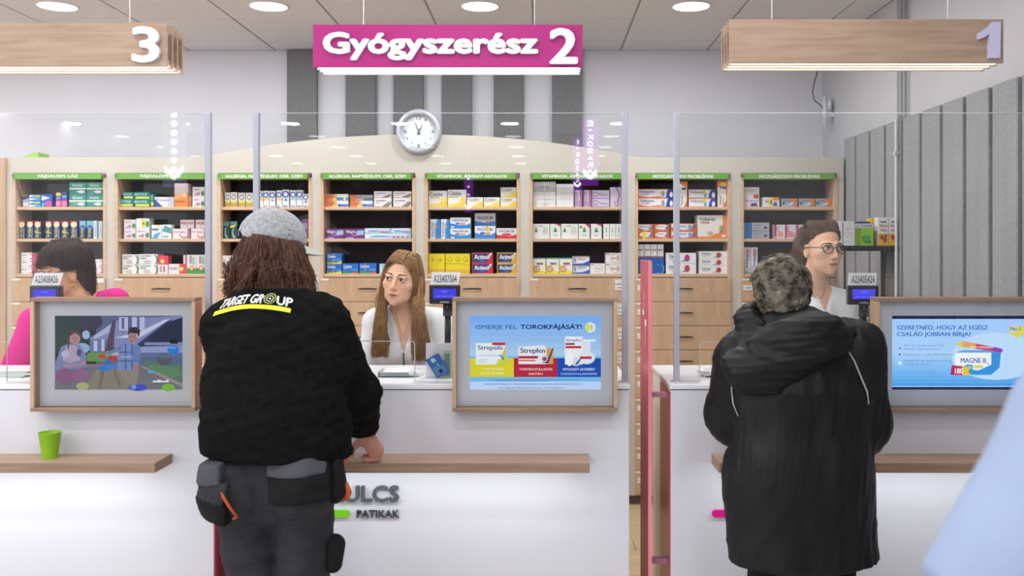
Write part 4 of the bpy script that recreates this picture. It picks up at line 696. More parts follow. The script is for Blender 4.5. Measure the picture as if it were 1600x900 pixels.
right_ops = grad('#54a8f0', '#a8d0fc', 10, z0=.045, z1=.5)+grad('#a8d0fc', '#a4ccfc', 5, z0=.5, z1=.955)+[
 ('e', .7, .45, .3, .32, '#bcdcfc'), ('r', 0, .955, 1, 1, '#141a3c'), ('r', 0, 0, 1, .035, '#141a3c'),
 ('t', 'SZERETNÉD, HOGY AZ EGÉSZ', .035, .80, .645, .885, '#2458b4', .02), ('t', 'CSALÁD JOBBAN BÍRJA?', .035, .705, .53, .795, '#2458b4', .02),
 ('t', '420 mg szerves összetételű', .08, .575, .35, .615, '#6c84ac', .0), ('t', 'elemes magnéziumsóval', .08, .53, .33, .565, '#6c84ac', .0), ('p', [(.045, .55), (.055, .575), (.065, .55)], '#3c5c94'),
 ('t', 'Magnézium segíti B6-vitaminnal', .08, .455, .43, .49, '#6c84ac', .0), ('c', .053, .475, .014, '#3c5c94'),
 ('t', 'Megfelelő gyógyszerminőség', .08, .37, .4, .41, '#6c84ac', .0), ('t', 'szakértő tanács', .08, .33, .26, .36, '#6c84ac', .0), ('c', .053, .36, .025, '#dcecff'),
 ('r', .035, .25, .3, .253, '#5c84b8'), ('r', .035, .225, .33, .228, '#5c84b8'), ('r', .035, .2, .36, .203, '#5c84b8'), ('r', .035, .17, .36, .173, '#5c84b8'),
 ('p', [(.39, .1), (.63, .1), (.65, .48), (.42, .48)], '#f0f4fa') if 0 else ('r', .42, .2, .665, .5, '#eef4fa'),
 ('p', [(.665, .2), (.72, .3), (.73, .53), (.665, .5)], '#3090dc'), ('p', [(.42, .5), (.665, .5), (.73, .53), (.48, .535)], '#58a8e4'),
 ('t', 'MAGNE B', .46, .36, .63, .43, '#30449c', .02), ('t', '6', .635, .34, .65, .37, '#30449c'),
 ('p', [(.42, .2), (.665, .2), (.665, .34), (.58, .26), (.5, .28), (.42, .33)], '#2c94e0'), ('r', .49, .27, .54, .34, '#34b0dc'), ('r', .545, .29, .61, .33, '#dcd468'),
 ('p', [(.39, .2), (.52, .19), (.515, .31), (.4, .33)], '#b42858'), ('p', [(.47, .195), (.53, .19), (.51, .25), (.53, .31), (.47, .31)], '#dcc444'), ('t', '180', .42, .215, .475, .29, '#f8f0f4', .03),
 ('p', [(.45, .62), (.47, .58), (.72, .5), (.74, .53), (.73, .56), (.48, .655)], '#c85070'), ('e', .47, .615, .035, .04, '#dcc86c'), ('p', [(.47, .65), (.47, .58), (.56, .55), (.56, .63)], '#dca860'), ('p', [(.66, .53), (.73, .5), (.745, .54), (.67, .585)], '#8c3cb0'), ('t', 'NEKEM, CSALÁDOMNAK', .52, .56, .68, .59, '#f8f0f4', .02),
 ('p', [(.78, .86), (.9, .86), (.9, .76), (.84, .70), (.78, .76)], '#d8d45c'), ('c', .81, .82, .06, '#ccd4bc'), ('t', 'No.1', .79, .8, .86, .85, '#2c4484', .02),
 ('r', 0, .115, 1, .12, '#3c88cc'), ('t', 'A KOCKÁZATOKRÓL ÉS A MELLÉKHATÁSOKRÓL OLVASSA EL A BETEGTÁJÉKOZTATÓT, VAGY KÉRDEZZE MEG', .01, .06, .9, .088, '#2c64ac', .01)]
left_ops = [('r', 0, .35, 1, 1, '#5c6c94'), ('r', 0, .3, .32, 1, '#1c2c34'), ('e', .1, .85, .14, .2, '#2c4444'), ('e', .22, .7, .1, .14, '#243838'), ('e', .27, .92, .1, .12, '#3c3c58'), ('e', .07, .6, .08, .14, '#304c40'), ('e', .21, .56, .06, .07, '#94b8dc'), ('e', .24, .74, .03, .06, '#a8c4e8'),
 ('p', [(.27, .7), (.5, .95), (1, 1), (1, .55), (.66, .5), (.27, .5)], '#8890c4'), ('p', [(.3, .72), (.46, .92), (.46, .8), (.3, .68)], '#b4bce4'), ('r', .27, .5, .46, .68, '#6c7cac'), ('r', .3, .52, .33, .66, '#c4ccec'), ('r', .36, .52, .385, .68, '#c4ccec'), ('r', .42, .52, .45, .7, '#c4ccec'),
 ('r', .5, .8, .7, .98, '#c0c8ec'), ('r', .52, .82, .54, .97, '#5c6494'), ('r', .57, .8, .6, .98, '#5c6494'), ('r', .64, .78, .66, .98, '#5c6494'),
 ('p', [(.46, .7), (.66, .78), (.86, .95), (.9, .95), (.66, .7)], '#d0d8f4'), ('p', [(.63, .6), (.88, .93), (.92, .95), (.67, .58)], '#343c64'), ('p', [(.66, .58), (.9, .92), (1, .98), (1, .6)], '#28304c'), ('r', .7, .6, 1, .64, '#8c94c0'), ('r', .66, .5, 1, .58, '#98a4d4'), ('r', .66, .44, 1, .5, '#6474a8'), ('r', .9, .62, .96, .68, '#141828'),
 ('p', [(.67, .12), (.7, .4), (1, .34), (1, .02)], '#5c7c70'), ('p', [(.72, .34), (.96, .3), (1, .2), (.8, .12)], '#648c6c'), ('r', .25, .38, .42, .5, '#6c9850'), ('r', .24, .3, .5, .345, '#8c7888'),
 ('p', [(0, 0), (1, 0), (.98, .08), (.7, .3), (.3, .3), (0, .12)], '#76747c'), ('p', [(.68, .3), (1, .03), (1, .08), (.66, .34)], '#a4909c'),
 ('p', [(.24, .06), (.33, .29), (.5, .3), (.58, .08), (.57, 0), (.22, 0)], '#8c8478'), ('p', [(.36, .29), (.34, .0), (.36, 0), (.39, .28)], '#787068'), ('p', [(.45, .29), (.5, .05), (.52, .05), (.47, .29)], '#787068'),
 ('p', [(.4, .6), (.45, .94), (.475, .94), (.46, .6)], '#5c4858'), ('e', .43, .53, .04, .08, '#584450'), ('e', .37, .45, .03, .03, '#c83c44'), ('e', .46, .42, .05, .035, '#c03c38'), ('r', .4, .46, .5, .52, '#c8b4a8'),
 ('e', .39, .29, .055, .035, '#2c7cd0'), ('e', .44, .31, .06, .03, '#3488dc'), ('r', .395, .34, .43, .41, '#2c70c4'),
 # girl kneeling
 ('p', [(0, .34), (.05, .58), (.1, .62), (.2, .6), (.25, .45), (.24, .3), (0, .25)], '#8088b8'), ('p', [(.09, .6), (.17, .6), (.2, .4), (.12, .36), (.06, .4)], '#b8a8c0'), ('e', .08, .48, .03, .05, '#c4bce0'), ('e', .19, .5, .02, .05, '#4c5484'),
 ('e', .155, .69, .045, .085, '#b88c90'), ('p', [(.11, .72), (.12, .79), (.16, .81), (.2, .78), (.2, .72), (.16, .765)], '#5c4048'), ('p', [(.1, .7), (.12, .75), (.11, .55), (.1, .55)], '#5c4048'), ('e', .145, .7, .006, .006, '#40282c'), ('e', .172, .7, .006, .006, '#40282c'), ('e', .16, .655, .012, .007, '#a05c68'),
 ('e', .08, .18, .075, .11, '#8c5c84'), ('e', .2, .2, .065, .09, '#94648c'), ('p', [(.05, .35), (.24, .34), (.25, .4), (.1, .3)], '#b08c94'),
 # boy
 ('p', [(.5, .25), (.49, .45), (.53, .62), (.6, .65), (.66, .6), (.665, .4), (.63, .25)], '#7c94cc'), ('r', .55, .27, .56, .62, '#445c9c'), ('r', .6, .27, .61, .62, '#445c9c'), ('r', .5, .38, .66, .395, '#445c9c'), ('r', .5, .5, .66, .515, '#445c9c'), ('r', .52, .44, .66, .45, '#c4d0f0'), ('p', [(.4, .5), (.5, .58), (.54, .62), (.52, .54), (.42, .46)], '#6c84bc'),
 ('p', [(.61, .35), (.66, .35), (.665, .16), (.64, .14), (.63, .25)], '#a88088'), ('p', [(.6, .4), (.67, .4), (.675, .58), (.62, .6)], '#6c84c0'),
 ('e', .61, .71, .035, .085, '#b08484'), ('p', [(.57, .74), (.585, .84), (.64, .85), (.67, .8), (.66, .7), (.645, .76), (.59, .77)], '#342c34'), ('e', .598, .71, .005, .006, '#302020'), ('e', .622, .71, .005, .006, '#302020'), ('e', .605, .66, .012, .006, '#984c58'),
 ('p', [(.5, .26), (.63, .27), (.7, .16), (.66, .06), (.56, .08), (.52, .2)], '#948c80'), ('p', [(.66, .26), (.76, .1), (.74, .0), (.64, .04)], '#747884'),
 ('e', .93, .54, .047, .06, '#2c84dc'), ('e', .92, .57, .03, .02, '#5ca8f0'), ('e', .86, .41, .062, .08, '#585c6c'), ('e', .86, .45, .05, .03, '#6c7080'),
 ('e', .76, .24, .03, .02, '#5cb0e0'), ('e', .22, .05, .05, .05, '#b4b87c'), ('e', .655, .03, .07, .045, '#3c50c8'), ('e', .62, .04, .02, .03, '#8ca4f0'), ('e', .89, .03, .05, .05, '#78c43c'), ('r', .77, .1, .8, .125, '#e8ecfc'), ('r', .803, .1, .835, .135, '#f0f4ff'), ('r', .838, .1, .868, .125, '#e0e8fc'), ('r', .871, .1, .895, .135, '#e8ecfc')]
display(-1.860, 'framed display on left counter showing two children playing in sand', left_ops, '#5c6c94', .8, .47, .068)
display(-.326, 'framed display on middle counter showing blue throat lozenge advertisement', mid_ops, '#74b0ee', 1.0)
display(1.215, 'framed display on right counter showing blue magnesium tablets advertisement', right_ops, '#a8d0fc', 1.05, .55, .072)

# ------------------------------------------------------------------ hanging counter signs
LIT = emat('#fff9ee', 6); LITW = emat('#ffffff', 5)
def hsign(x0, x1, y, z0, z1, front, numeral, nbox, words, wires, label, ncol):
    t = thing('hanging_sign', label, 'sign', ((x0+x1)/2, y, z0), 'signs hanging above the counters')
    step = .048
    for k in range(4):
        ya = y+k*step; m = front if k == 0 or front is PINK else OAK
        if front is PINK and k: m = mat('#e8e4e8', .4)
        q = 0 if front is not PINK else (.0 if k == 0 else .004)
        MB().box(x0+q, x1-q, ya, ya+.012, z0, z1, m, .001).build('board', t)
    for k in range(3):
        ya = y+k*step+.012
        MB().box(x0+.012, x1-.012, ya+.004, ya+step-.016, z0+.004, z0+.012, LIT if front is not PINK else LITW).build('light_strip', t)
        for xe in (x0+.016, x1-.03): MB().box(xe, xe+.014, ya, ya+step-.012, z0+.03, z1-.03, OAK_DARK).build('spacer', t)
        MB().box(x0+.01, x1-.01, ya+.004, ya+step-.016, z0+.012, z0+.03, mat('#d0d0d0', .4)).build('lamp_housing', t)
    area('sign_glow', ((x0+x1)/2, y+.078, z0-.006), (0, 0, 0), x1-x0-.03, .12, 1.6, (1, .98, .94))
    if numeral == '1':
        a_, b_, c_, d_ = nbox; w_ = c_-a_; h_ = d_-b_
        MB().prism([(a_+w_*p, b_+h_*q) for p, q in ((.48, 0), (.97, 0), (1, 1), (.62, 1), (.45, .86), (.0, .70), (0, .52), (.28, .58), (.48, .68))], y-.019, y, ncol).build('numeral', t)
    else: MB().text(numeral, *nbox, y-.019, ncol, .045, .018).build('numeral', t)
    if words: MB().text(words[0], *words[1], y-.014, mat('#eef0f8', .35), .055, .013).build('lettering', t)
    for wx in wires: MB().tube([(wx, y+.07, z1-.01), (wx, y+.07, CEIL)], .0022, mat('#e8e8ea', .4), 6).build('suspension_wire', t)
D2 = 3.44
hsign(X(489, D2), X(910, D2), D2, Z(105, D2), Z(38.5, D2), PINK, '2', (X(858, D2), Z(101, D2), X(903, D2), Z(45.5, D2)), ('Gyógyszerész', (X(505, D2), Z(95, D2), X(841, D2), Z(51, D2))), (X(568, D2+.07), X(835, D2+.07)), 'bright pink hanging sign with white words and numeral 2', mat('#f2f3f8', .35))
D3 = 3.44
hsign(X(-160, D3), X(261, D3), D3, Z(104, D3), Z(35.5, D3), OAK, '3', (X(208.5, D3), Z(99, D3), X(252.5, D3), Z(43, D3)), None, (X(203, D3+.07), X(-100, D3+.07)), 'wooden hanging sign with white numeral 3 at upper left', mat('#eceef6', .35))
D1 = 3.38
hsign(X(1140, D1), X(1568, D1), D1, Z(98.5, D1), Z(30, D1), OAK, '1', (X(1526, D1), Z(92, D1), X(1560, D1), Z(36, D1)), None, (X(1206, D1+.07), X(1481, D1+.07)), 'wooden hanging sign with white numeral 1 at upper right', mat('#d4d4f0', .35))

# ------------------------------------------------------------------ customer pole displays
def pole(cx_, cy_, D, num, lb, w_=.125):
    t = thing('customer_display', lb, 'customer display', (X(cx_, D), D, CT)); x = X(cx_, D); z = Z(cy_, D); dk = mat('#2a2a33', .35)
    h = .078
    MB().lathe([(.05, 0), (.05, .008), (.018, .016), (.017, .02)], (x+.01, D+.02, CT), dk, 20).build('base', t, True)
    MB().tube([(x+.01, D+.02, CT+.016), (x+.01, D+.02, z-h/2-.03)], .013, dk, 14).build('pole', t, True)
    MB().tube([(x+.01, D+.02, z-h/2-.05), (x+.01, D+.02, z-h/2+.005)], .02, dk, 14).build('collar', t, True)
    b = MB().box(x-w_/2, x+w_/2, D-.012, D+.02, z-h/2, z+h/2, dk, .004)
    b.box(x-.018, x+.018, D-.0135, D-.012, z-h/2+.006, z-h/2+.011, mat('#b8b8c0', .4)); b.build('housing', t)
    s = MB().poly([(x-w_*.37, z-.016), (x+w_*.37, z-.016), (x+w_*.37, z+.024), (x-w_*.37, z+.024)], D-.0125, emat('#4a48ee', 1.0))
    for a_, b_, c_, d_ in ((-.012, .014, .009, .015), (-.034, -.014, -.009, -.004), (-.010, .012, -.009, -.004), (.016, .034, -.009, -.004)): s.poly([(x+a_, z+c_), (x+b_, z+c_), (x+b_, z+d_), (x+a_, z+d_)], D-.0128, emat('#7472f6', 1.0))
    s.build('blue_screen', t)
    cw = .115; zc0 = z+h/2+.001; zc1 = zc0+.05; c = MB()
    c.add([(x-cw/2-.003, D+.0, zc0), (x+cw/2-.003, D+.0, zc0), (x+cw/2+.005, D+.015, zc1), (x-cw/2+.005, D+.015, zc1), (x-cw/2-.003, D+.002, zc0), (x+cw/2-.003, D+.002, zc0), (x+cw/2+.005, D+.017, zc1), (x-cw/2+.005, D+.017, zc1)], [(0, 1, 2, 3), (7, 6, 5, 4), (0, 4, 5, 1), (3, 2, 6, 7), (1, 5, 6, 2), (0, 3, 7, 4)], mat('#e8e8ec', .4))
    c.text(num, x-cw*.4, zc0+.009, x+cw*.42, zc1-.011, D-.0005, mat('#2c2c34', .5), .005); c.build('number_card', t)
pole(695, 460, 3.78, 'A23407504', 'pole display with blue screen and number card beside long-haired pharmacist')
pole(1348, 461, 3.78, 'A23405424', 'pole display with blue screen and number card at right counter')
pole(72, 461, 3.78, 'A23408426', 'pole display with blue screen and number card at left counter')

# ------------------------------------------------------------------ small things on the counters
cupc = (X(78, 3.37), 3.37, .8414)
hc = (708-668)/430
o = MB().lathe([(.0, .004), (.026, .0), (.026, .001), (.038, hc), (.0395, hc+.001), (.039, hc-.002), (.0365, hc-.003), (.025, .006), (0, .006)], cupc, mat('#8bbf1c', .45), 32).build('paper_cup', None, True)
tag(settle(o), 'lime green paper cup standing on the left oak ledge', 'cup')
t = thing('leaflet_holder', 'white leaflet card stand beside the middle framed display', 'card stand', (X(690, 3.62), 3.62, CT))
D = 3.62
MB().box(X(665.5, D), X(722, D), D, D+.003, CT+.001, Z(536, D), mat('#eceaf0', .4)).box(X(665.5, D), X(722, D), D, D+.05, CT, CT+.002, mat('#eceaf0', .4)).build('stand_sheet', t)
g = MB().box(X(693, D), X(705, D), D-.004, D-.001, Z(590, D), Z(548, D), mat('#b4d49c', .4)); g.poly([(X(695, D), Z(587, D)), (X(703, D), Z(587, D)), (X(703, D), Z(552, D)), (X(695, D), Z(552, D))], D-.0045, mat('#7c9690', .5)); g.build('green_leaflet', t)
c = MB(); cm = mat('#2f68b4', .3); y = D-.02
P = [(664.5, 564), (685, 553), (703, 582), (683.5, 592.5)]; P = [(X(a, y), Z(b, y)) for a, b in P][::-1]
c.prism(P, y-.0015, y, cm)
def cp(a, b): # card coordinates
    o_ = np.array(P[0]); u = np.array(P[1])-o_; v = np.array(P[3])-o_; q = o_+u*a+v*b; return (q[0], q[1])
for pts_, col in (([(.1, .1), (.9, .1), (.9, .4), (.1, .55)], '#4a8cc8'), ([(.35, .15), (.6, .12), (.62, .3), (.4, .32)], '#c87aa4'), ([(.3, .72), (.6, .7), (.65, .86), (.45, .95), (.3, .88)], '#b8d4ec'), ([(.5, .5), (.62, .48), (.62, .6), (.52, .62)], '#a8c8ec')):
    c.poly([cp(*q) for q in pts_], y-.002, mat(col, .35))
o = c.build('bank_card'); tag(settle(o), 'blue plastic card leaning on the white card stand', 'card')
o.location.z = max(o.location.z, CT)
# transparent tray with papers, middle counter
D = 3.62; t = thing('change_tray', 'clear tray with white papers on middle counter in front of pharmacist', 'tray', (X(615, D), D, CT))
MB().box(X(590, D), X(648, D), D, D+.14, CT, CT+.003, ACRYL).box(X(590, D), X(648, D), D, D+.003, CT+.003, CT+.02, ACRYL).box(X(646.5, D), X(648, D), D, D+.14, CT+.003, CT+.02, ACRYL).box(X(590, D), X(591.5, D), D, D+.14, CT+.003, CT+.02, ACRYL).build('tray_body', t)
for k in range(5): MB().box(X(593+k, D), X(642-k*1.5, D), D+.008, D+.12, CT+.004+k*.0035, CT+.006+k*.0035, mat('#e8eaec', .5)).build('paper_sheet', t)
MB().prism([(X(643, D), CT+.004), (X(655, D), CT+.002), (X(653, D), CT+.012), (X(646, D), CT+.022)], D+.02, D+.1, mat('#e4e4e6', .4)).build('folded_paper', t)
# left counter papers
D = 3.60; t = thing('paper_pile', 'loose printed papers in clear film on the left counter', 'papers', (X(20, D), D, CT))
for k in range(7):
    a = random.uniform(-12, 6); MB().box(X(-18+a, D), X(38+a*.8, D), D+.01*k, D+.12+.008*k, CT+.0005+k*.003, CT+.0022+k*.003, mat(['#e4e8e6', '#cfe0d4', '#e8e8ea'][k % 3], .4)).build('sheet', t)
def crumple(name, c, r, seed, m, lb, cat):
    rg = random.Random(seed); mb = MB(); n1, n2 = 9, 14; vs = []
    for i in range(n1+1):
        for j in range(n2):
            th = math.pi*i/n1; ph = 2*math.pi*j/n2; k = 1+rg.uniform(-.35, .3)
            vs.append((c[0]+r[0]*k*math.sin(th)*math.cos(ph), c[1]+r[1]*k*math.sin(th)*math.sin(ph), max(c[2]+.0005, c[2]+r[2]*(.8+k*math.cos(th)))))
    fs = [(i*n2+j, i*n2+(j+1) % n2, (i+1)*n2+(j+1) % n2, (i+1)*n2+j) for i in range(n1) for j in range(n2)]
    mb.add(vs, fs, m); return tag(settle(mb.build(name)), lb, cat)
crumple('plastic_bag', (X(1112, 3.66), 3.66, CT), (.055, .04, .017), 3, mat('#eef0f0', .35), 'crumpled white plastic bag on the right counter', 'bag')
# advertising banners that hang over the shop floor behind the viewer (seen mirrored in the screens)
for (px, hw_, ya, yb, yy, L, cpan, ctxt, lb) in ((922, 13, 185, 290, -.9, 'E-KOSÁRA', ('#8a2fb4', 7), 22, 'purple lit hanging banner over shop floor behind viewer, larger one'), (902, 7, 215, 300, -1.6, 'E-KOSÁR', ('#8a2fb4', 7), 22, 'purple lit hanging banner over shop floor behind viewer, smaller one'), (272, 18, 170, 292, -.5, '.......', ('#aab8dc', 2.2), 12, 'pale lit hanging banner with dotted arrow over shop floor behind viewer'), (732, 7, 272, 332, -2.6, '....', ('#8a2fb4', 5), 14, 'narrow purple lit banner with dotted arrow deep in shop behind viewer')):
    VD = 2*PY-yy; x = X(px, VD); wv = X(px+hw_, VD)-x
    zt_, zb_ = Z(ya, VD), Z(yb, VD)
    t = thing('lit_banner', lb, 'banner', (x, yy, zb_))
    MB().box(x-wv, x+wv, yy-.02, yy+.0, zb_, zt_, emat(*cpan)).build('banner_panel', t)
    a = MB(); n_ = len(L); lit_ = emat('#ffffff', ctxt)
    for i, ch in enumerate(L):
        h = (zt_-zb_)*.82/n_; zz = zt_-(i+.9)*h-.01
        if ch == '.': a.add([(x+wv*.28*math.cos(k*math.pi/4), yy+.002, zz+h*.4+wv*.28*math.sin(k*math.pi/4)) for k in range(8)], [tuple(range(7, -1, -1))], lit_); continue
        if ch == '-': a.add([(x-wv*.2, yy+.002, zz+h*.3), (x+wv*.2, yy+.002, zz+h*.3), (x+wv*.2, yy+.002, zz+h*.42), (x-wv*.2, yy+.002, zz+h*.42)], [(3, 2, 1, 0)], lit_); continue
        v, f = text_geo(ch); a.add([(x-wv*.35+wv*.7*(1-p[0]), yy+.002, zz+h*.7*p[1]) for p in v], [q[::-1] for q in f], lit_)
    zc_ = zb_+(zt_-zb_)*.08
    a.add([(x-wv*.8, yy+.002, zc_+wv*.7), (x, yy+.002, zc_), (x+wv*.8, yy+.002, zc_+wv*.7), (x+wv*.8, yy+.002, zc_+wv*1.3), (x, yy+.002, zc_+wv*.6), (x-wv*.8, yy+.002, zc_+wv*1.3)], [(0, 5, 4, 1), (1, 4, 3, 2)], lit_)
    a.build('banner_lettering', t)
    MB().tube([(x, yy-.01, zt_), (x, yy-.01, CEIL)], .004, METAL, 6).build('cord', t)
# ------------------------------------------------------------------ figures: distance fields meshed as one continuous skin
def V3(*a): return np.array(a, dtype=np.float32)
class Field:
    def __init__(s, lo, hi, h):
        s.lo = np.array(lo, np.float32); s.h = h; s.n = np.ceil((np.array(hi)-s.lo)/h).astype(int)+1
        s.F = np.full(s.n, .3, np.float32)
    def _sub(s, mn, mx):
        a = np.clip(np.floor((mn-s.lo)/s.h).astype(int), 0, s.n); b = np.clip(np.ceil((mx-s.lo)/s.h).astype(int)+1, 0, s.n)
        if np.any(b <= a): return None
        sl = tuple(slice(a[i], b[i]) for i in range(3))
        g = [s.lo[i]+s.h*np.arange(a[i], b[i], dtype=np.float32) for i in range(3)]
        return sl, g[0][:, None, None], g[1][None, :, None], g[2][None, None, :]
    def _mix(s, sl, d, k, op):
        A = s.F[sl]
        if op == 'u': hh = np.maximum(k-np.abs(A-d), 0); s.F[sl] = np.minimum(A, d)-hh*hh/(4*k)
        elif op == 's': hh = np.maximum(k-np.abs(A+d), 0); s.F[sl] = np.maximum(A, -d)+hh*hh/(4*k)
    def cap(s, a, b, ra, rb=None, k=.02, n=None, sq=1., op='u'):
        rb = ra if rb is None else rb; a = np.array(a, np.float32); b = np.array(b, np.float32); m = max(ra, rb)+k+.03
        r = s._sub(np.minimum(a, b)-m, np.maximum(a, b)+m)
        if r is None: return s
        sl, x, y, z = r; px, py, pz = x-a[0], y-a[1], z-a[2]; ab = b-a; L = float(ab@ab)+1e-9
        t = np.clip((px*ab[0]+py*ab[1]+pz*ab[2])/L, 0, 1)
        dx, dy, dz = px-t*ab[0], py-t*ab[1], pz-t*ab[2]
        if n is not None:
            n = np.array(n, np.float32); n = n/np.linalg.norm(n); q = (dx*n[0]+dy*n[1]+dz*n[2])*(1/sq-1)
            dx, dy, dz = dx+q*n[0], dy+q*n[1], dz+q*n[2]
        d = np.sqrt(dx*dx+dy*dy+dz*dz)-(ra+(rb-ra)*t)
        if n is not None: d = d*(sq+1)/2
        s._mix(sl, d, k, op); return s
    def ell(s, c, r, R=None, k=.02, op='u'):
        c = np.array(c, np.float32); r = np.array(r, np.float32); m = r.max()+k+.03; q = s._sub(c-m, c+m)
        if q is None: return s
        sl, x, y, z = q; p = [x-c[0], y-c[1], z-c[2]]
        if R is not None: p = [p[0]*R[0, i]+p[1]*R[1, i]+p[2]*R[2, i] for i in range(3)]
        u = np.sqrt((p[0]/r[0])**2+(p[1]/r[1])**2+(p[2]/r[2])**2); w_ = np.sqrt((p[0]/r[0]**2)**2+(p[1]/r[1]**2)**2+(p[2]/r[2]**2)**2)
        d = u*(u-1)/np.maximum(w_, 1e-6); s._mix(sl, np.asarray(d, np.float32), k, op); return s
    def grid(s): return tuple((s.lo[i]+s.h*np.arange(s.n[i], dtype=np.float32)).reshape([-1 if j == i else 1 for j in range(3)]) for i in range(3))
    def cut(s, g): s.F = np.maximum(s.F, np.asarray(g, np.float32)+0*s.F); return s     # keep g<0
    def noise(s, amp, fr, seed=1, n=9, stretch=(1, 1, 1), ridged=False):
        r = np.random.default_rng(seed); idx = np.nonzero(np.abs(s.F) < .03)
        P = s.lo[None]+s.h*np.stack(idx, 1).astype(np.float32); acc = np.zeros(len(P), np.float32)
        for i in range(n):
            kv = r.normal(size=3)*fr*np.array(stretch); ph = r.uniform(0, 6.28); w = r.normal(size=3)*fr*.35; q = np.sin(P@w*1.0+ph*2)*1.4
            v = np.sin(P@kv+ph+q); acc += (1-2*np.abs(v)) if ridged else v
        s.F[idx] -= amp*acc/math.sqrt(n); return s
    def copy(s): c = object.__new__(Field); c.lo = s.lo; c.h = s.h; c.n = s.n; c.F = s.F.copy(); return c
    def mesh(s, name, m, parent, smooth=1):
        F = s.F; S = F < 0; c = S[:-1, :-1, :-1].astype(np.int8)
        for dx, dy, dz in [(1, 0, 0), (0, 1, 0), (0, 0, 1), (1, 1, 0), (1, 0, 1), (0, 1, 1), (1, 1, 1)]:
            c = c+S[dx:F.shape[0]-1+dx, dy:F.shape[1]-1+dy, dz:F.shape[2]-1+dz]
        mask = (c > 0) & (c < 8); cells = np.argwhere(mask); idx = np.full(mask.shape, -1, np.int64); idx[mask] = np.arange(len(cells))
        cr = np.array([(i, j, k) for i in (0, 1) for j in (0, 1) for k in (0, 1)]); vals = np.stack([F[cells[:, 0]+a, cells[:, 1]+b, cells[:, 2]+e] for a, b, e in cr], 1)
        acc = np.zeros((len(cells), 3)); num = np.zeros(len(cells))
        for a in range(8):
            for b in range(a+1, 8):
                if np.abs(cr[a]-cr[b]).sum() != 1: continue
                fa, fb = vals[:, a], vals[:, b]; q = (fa < 0) != (fb < 0); t = np.where(q, fa/np.where(q, fa-fb, 1), 0)
                acc += np.where(q[:, None], cr[a]+(cr[b]-cr[a])*t[:, None], 0); num += q
        vt = s.lo+s.h*(cells+acc/np.maximum(num, 1)[:, None]); quads = []
        for ax in range(3):
            o1, o2 = (ax+1) % 3, (ax+2) % 3; A = [slice(None)]*3; B = [slice(None)]*3; A[ax] = slice(0, -1); B[ax] = slice(1, None)
            for o in (o1, o2): A[o] = slice(1, -1); B[o] = slice(1, -1)
            sa, sb = S[tuple(A)], S[tuple(B)]; e = np.argwhere(sa != sb); fl_ = sa[sa != sb]
            e = e.copy(); e[:, o1] += 1; e[:, o2] += 1
            def g(d1, d2):
                q = e.copy(); q[:, o1] -= d1; q[:, o2] -= d2; return idx[q[:, 0], q[:, 1], q[:, 2]]
            Q = np.stack([g(1, 1), g(0, 1), g(0, 0), g(1, 0)], 1); Q[~fl_] = Q[~fl_][:, ::-1]; quads.append(Q)
        Q = np.concatenate(quads); Q = Q[(Q >= 0).all(1)]
        for _ in range(smooth):
            sm = np.zeros_like(vt); ct = np.zeros(len(vt))
            for a in range(4):
                b = (a+1) % 4
                for u, v in ((a, b), (b, a)):
                    for d in range(3): sm[:, d] += np.bincount(Q[:, u], vt[Q[:, v], d], len(vt))
                    ct += np.bincount(Q[:, u], minlength=len(vt))
            vt = vt*.5+.5*sm/np.maximum(ct, 1)[:, None]
        off = np.array(parent['_o']) if parent is not None else 0; s.last = (vt, Q)
        me = bpy.data.meshes.new(name); me.vertices.add(len(vt)); me.vertices.foreach_set('co', (vt-off).astype(np.float32).ravel())
        me.loops.add(len(Q)*4); me.loops.foreach_set('vertex_index', Q.astype(np.int32).ravel()); me.polygons.add(len(Q))
        me.polygons.foreach_set('loop_start', np.arange(0, len(Q)*4, 4, dtype=np.int32))
        try: me.polygons.foreach_set('loop_total', np.full(len(Q), 4, np.int32))
        except Exception: pass
        me.polygons.foreach_set('use_smooth', np.ones(len(Q), bool)); me.materials.append(m); me.update(calc_edges=True); me.validate()
        o = bpy.data.objects.new(name, me); COL.objects.link(o)
        if parent is not None: o.parent = parent; o['_o'] = tuple(off)
        return o
    def bvh(s):
        vt, Q = s.last; return BVHTree.FromPolygons([tuple(map(float, v)) for v in vt], [tuple(map(int, q)) for q in Q])
def strands(name, P, r, m, parent, sides=3):
    P = np.asarray(P, np.float64); N, M_, _ = P.shape; T = np.gradient(P, axis=1); T /= np.linalg.norm(T, axis=2, keepdims=True)+1e-9
    up = rng.normal(size=(N, 1, 3)); U = np.cross(T, up); U /= np.linalg.norm(U, axis=2, keepdims=True)+1e-9; W = np.cross(T, U)
    r = np.asarray(r).reshape(1, -1, 1)*np.ones((N, M_, 1)); vs = np.stack([P+(U*math.cos(a)+W*math.sin(a))*r for a in np.arange(sides)*2*math.pi/sides], 2)
    off = np.array(parent['_o']); vs = (vs.reshape(-1, 3)-off).astype(np.float32)
    i = (np.arange(N)[:, None, None]*M_+np.arange(M_-1)[None, :, None])*sides; k = np.arange(sides)[None, None, :]; k2 = (k+1) % sides
    Q = np.stack([i+k, i+k2, i+sides+k2, i+sides+k], 3).reshape(-1, 4).astype(np.int32)
    me = bpy.data.meshes.new(name); me.vertices.add(len(vs)); me.vertices.foreach_set('co', vs.ravel()); me.loops.add(Q.size); me.loops.foreach_set('vertex_index', Q.ravel())
    me.polygons.add(len(Q)); me.polygons.foreach_set('loop_start', np.arange(0, Q.size, 4, dtype=np.int32)); me.polygons.foreach_set('use_smooth', np.ones(len(Q), bool))
    me.materials.append(m); me.update(calc_edges=True); o = bpy.data.objects.new(name, me); COL.objects.link(o); o.parent = parent; o['_o'] = tuple(off); return o
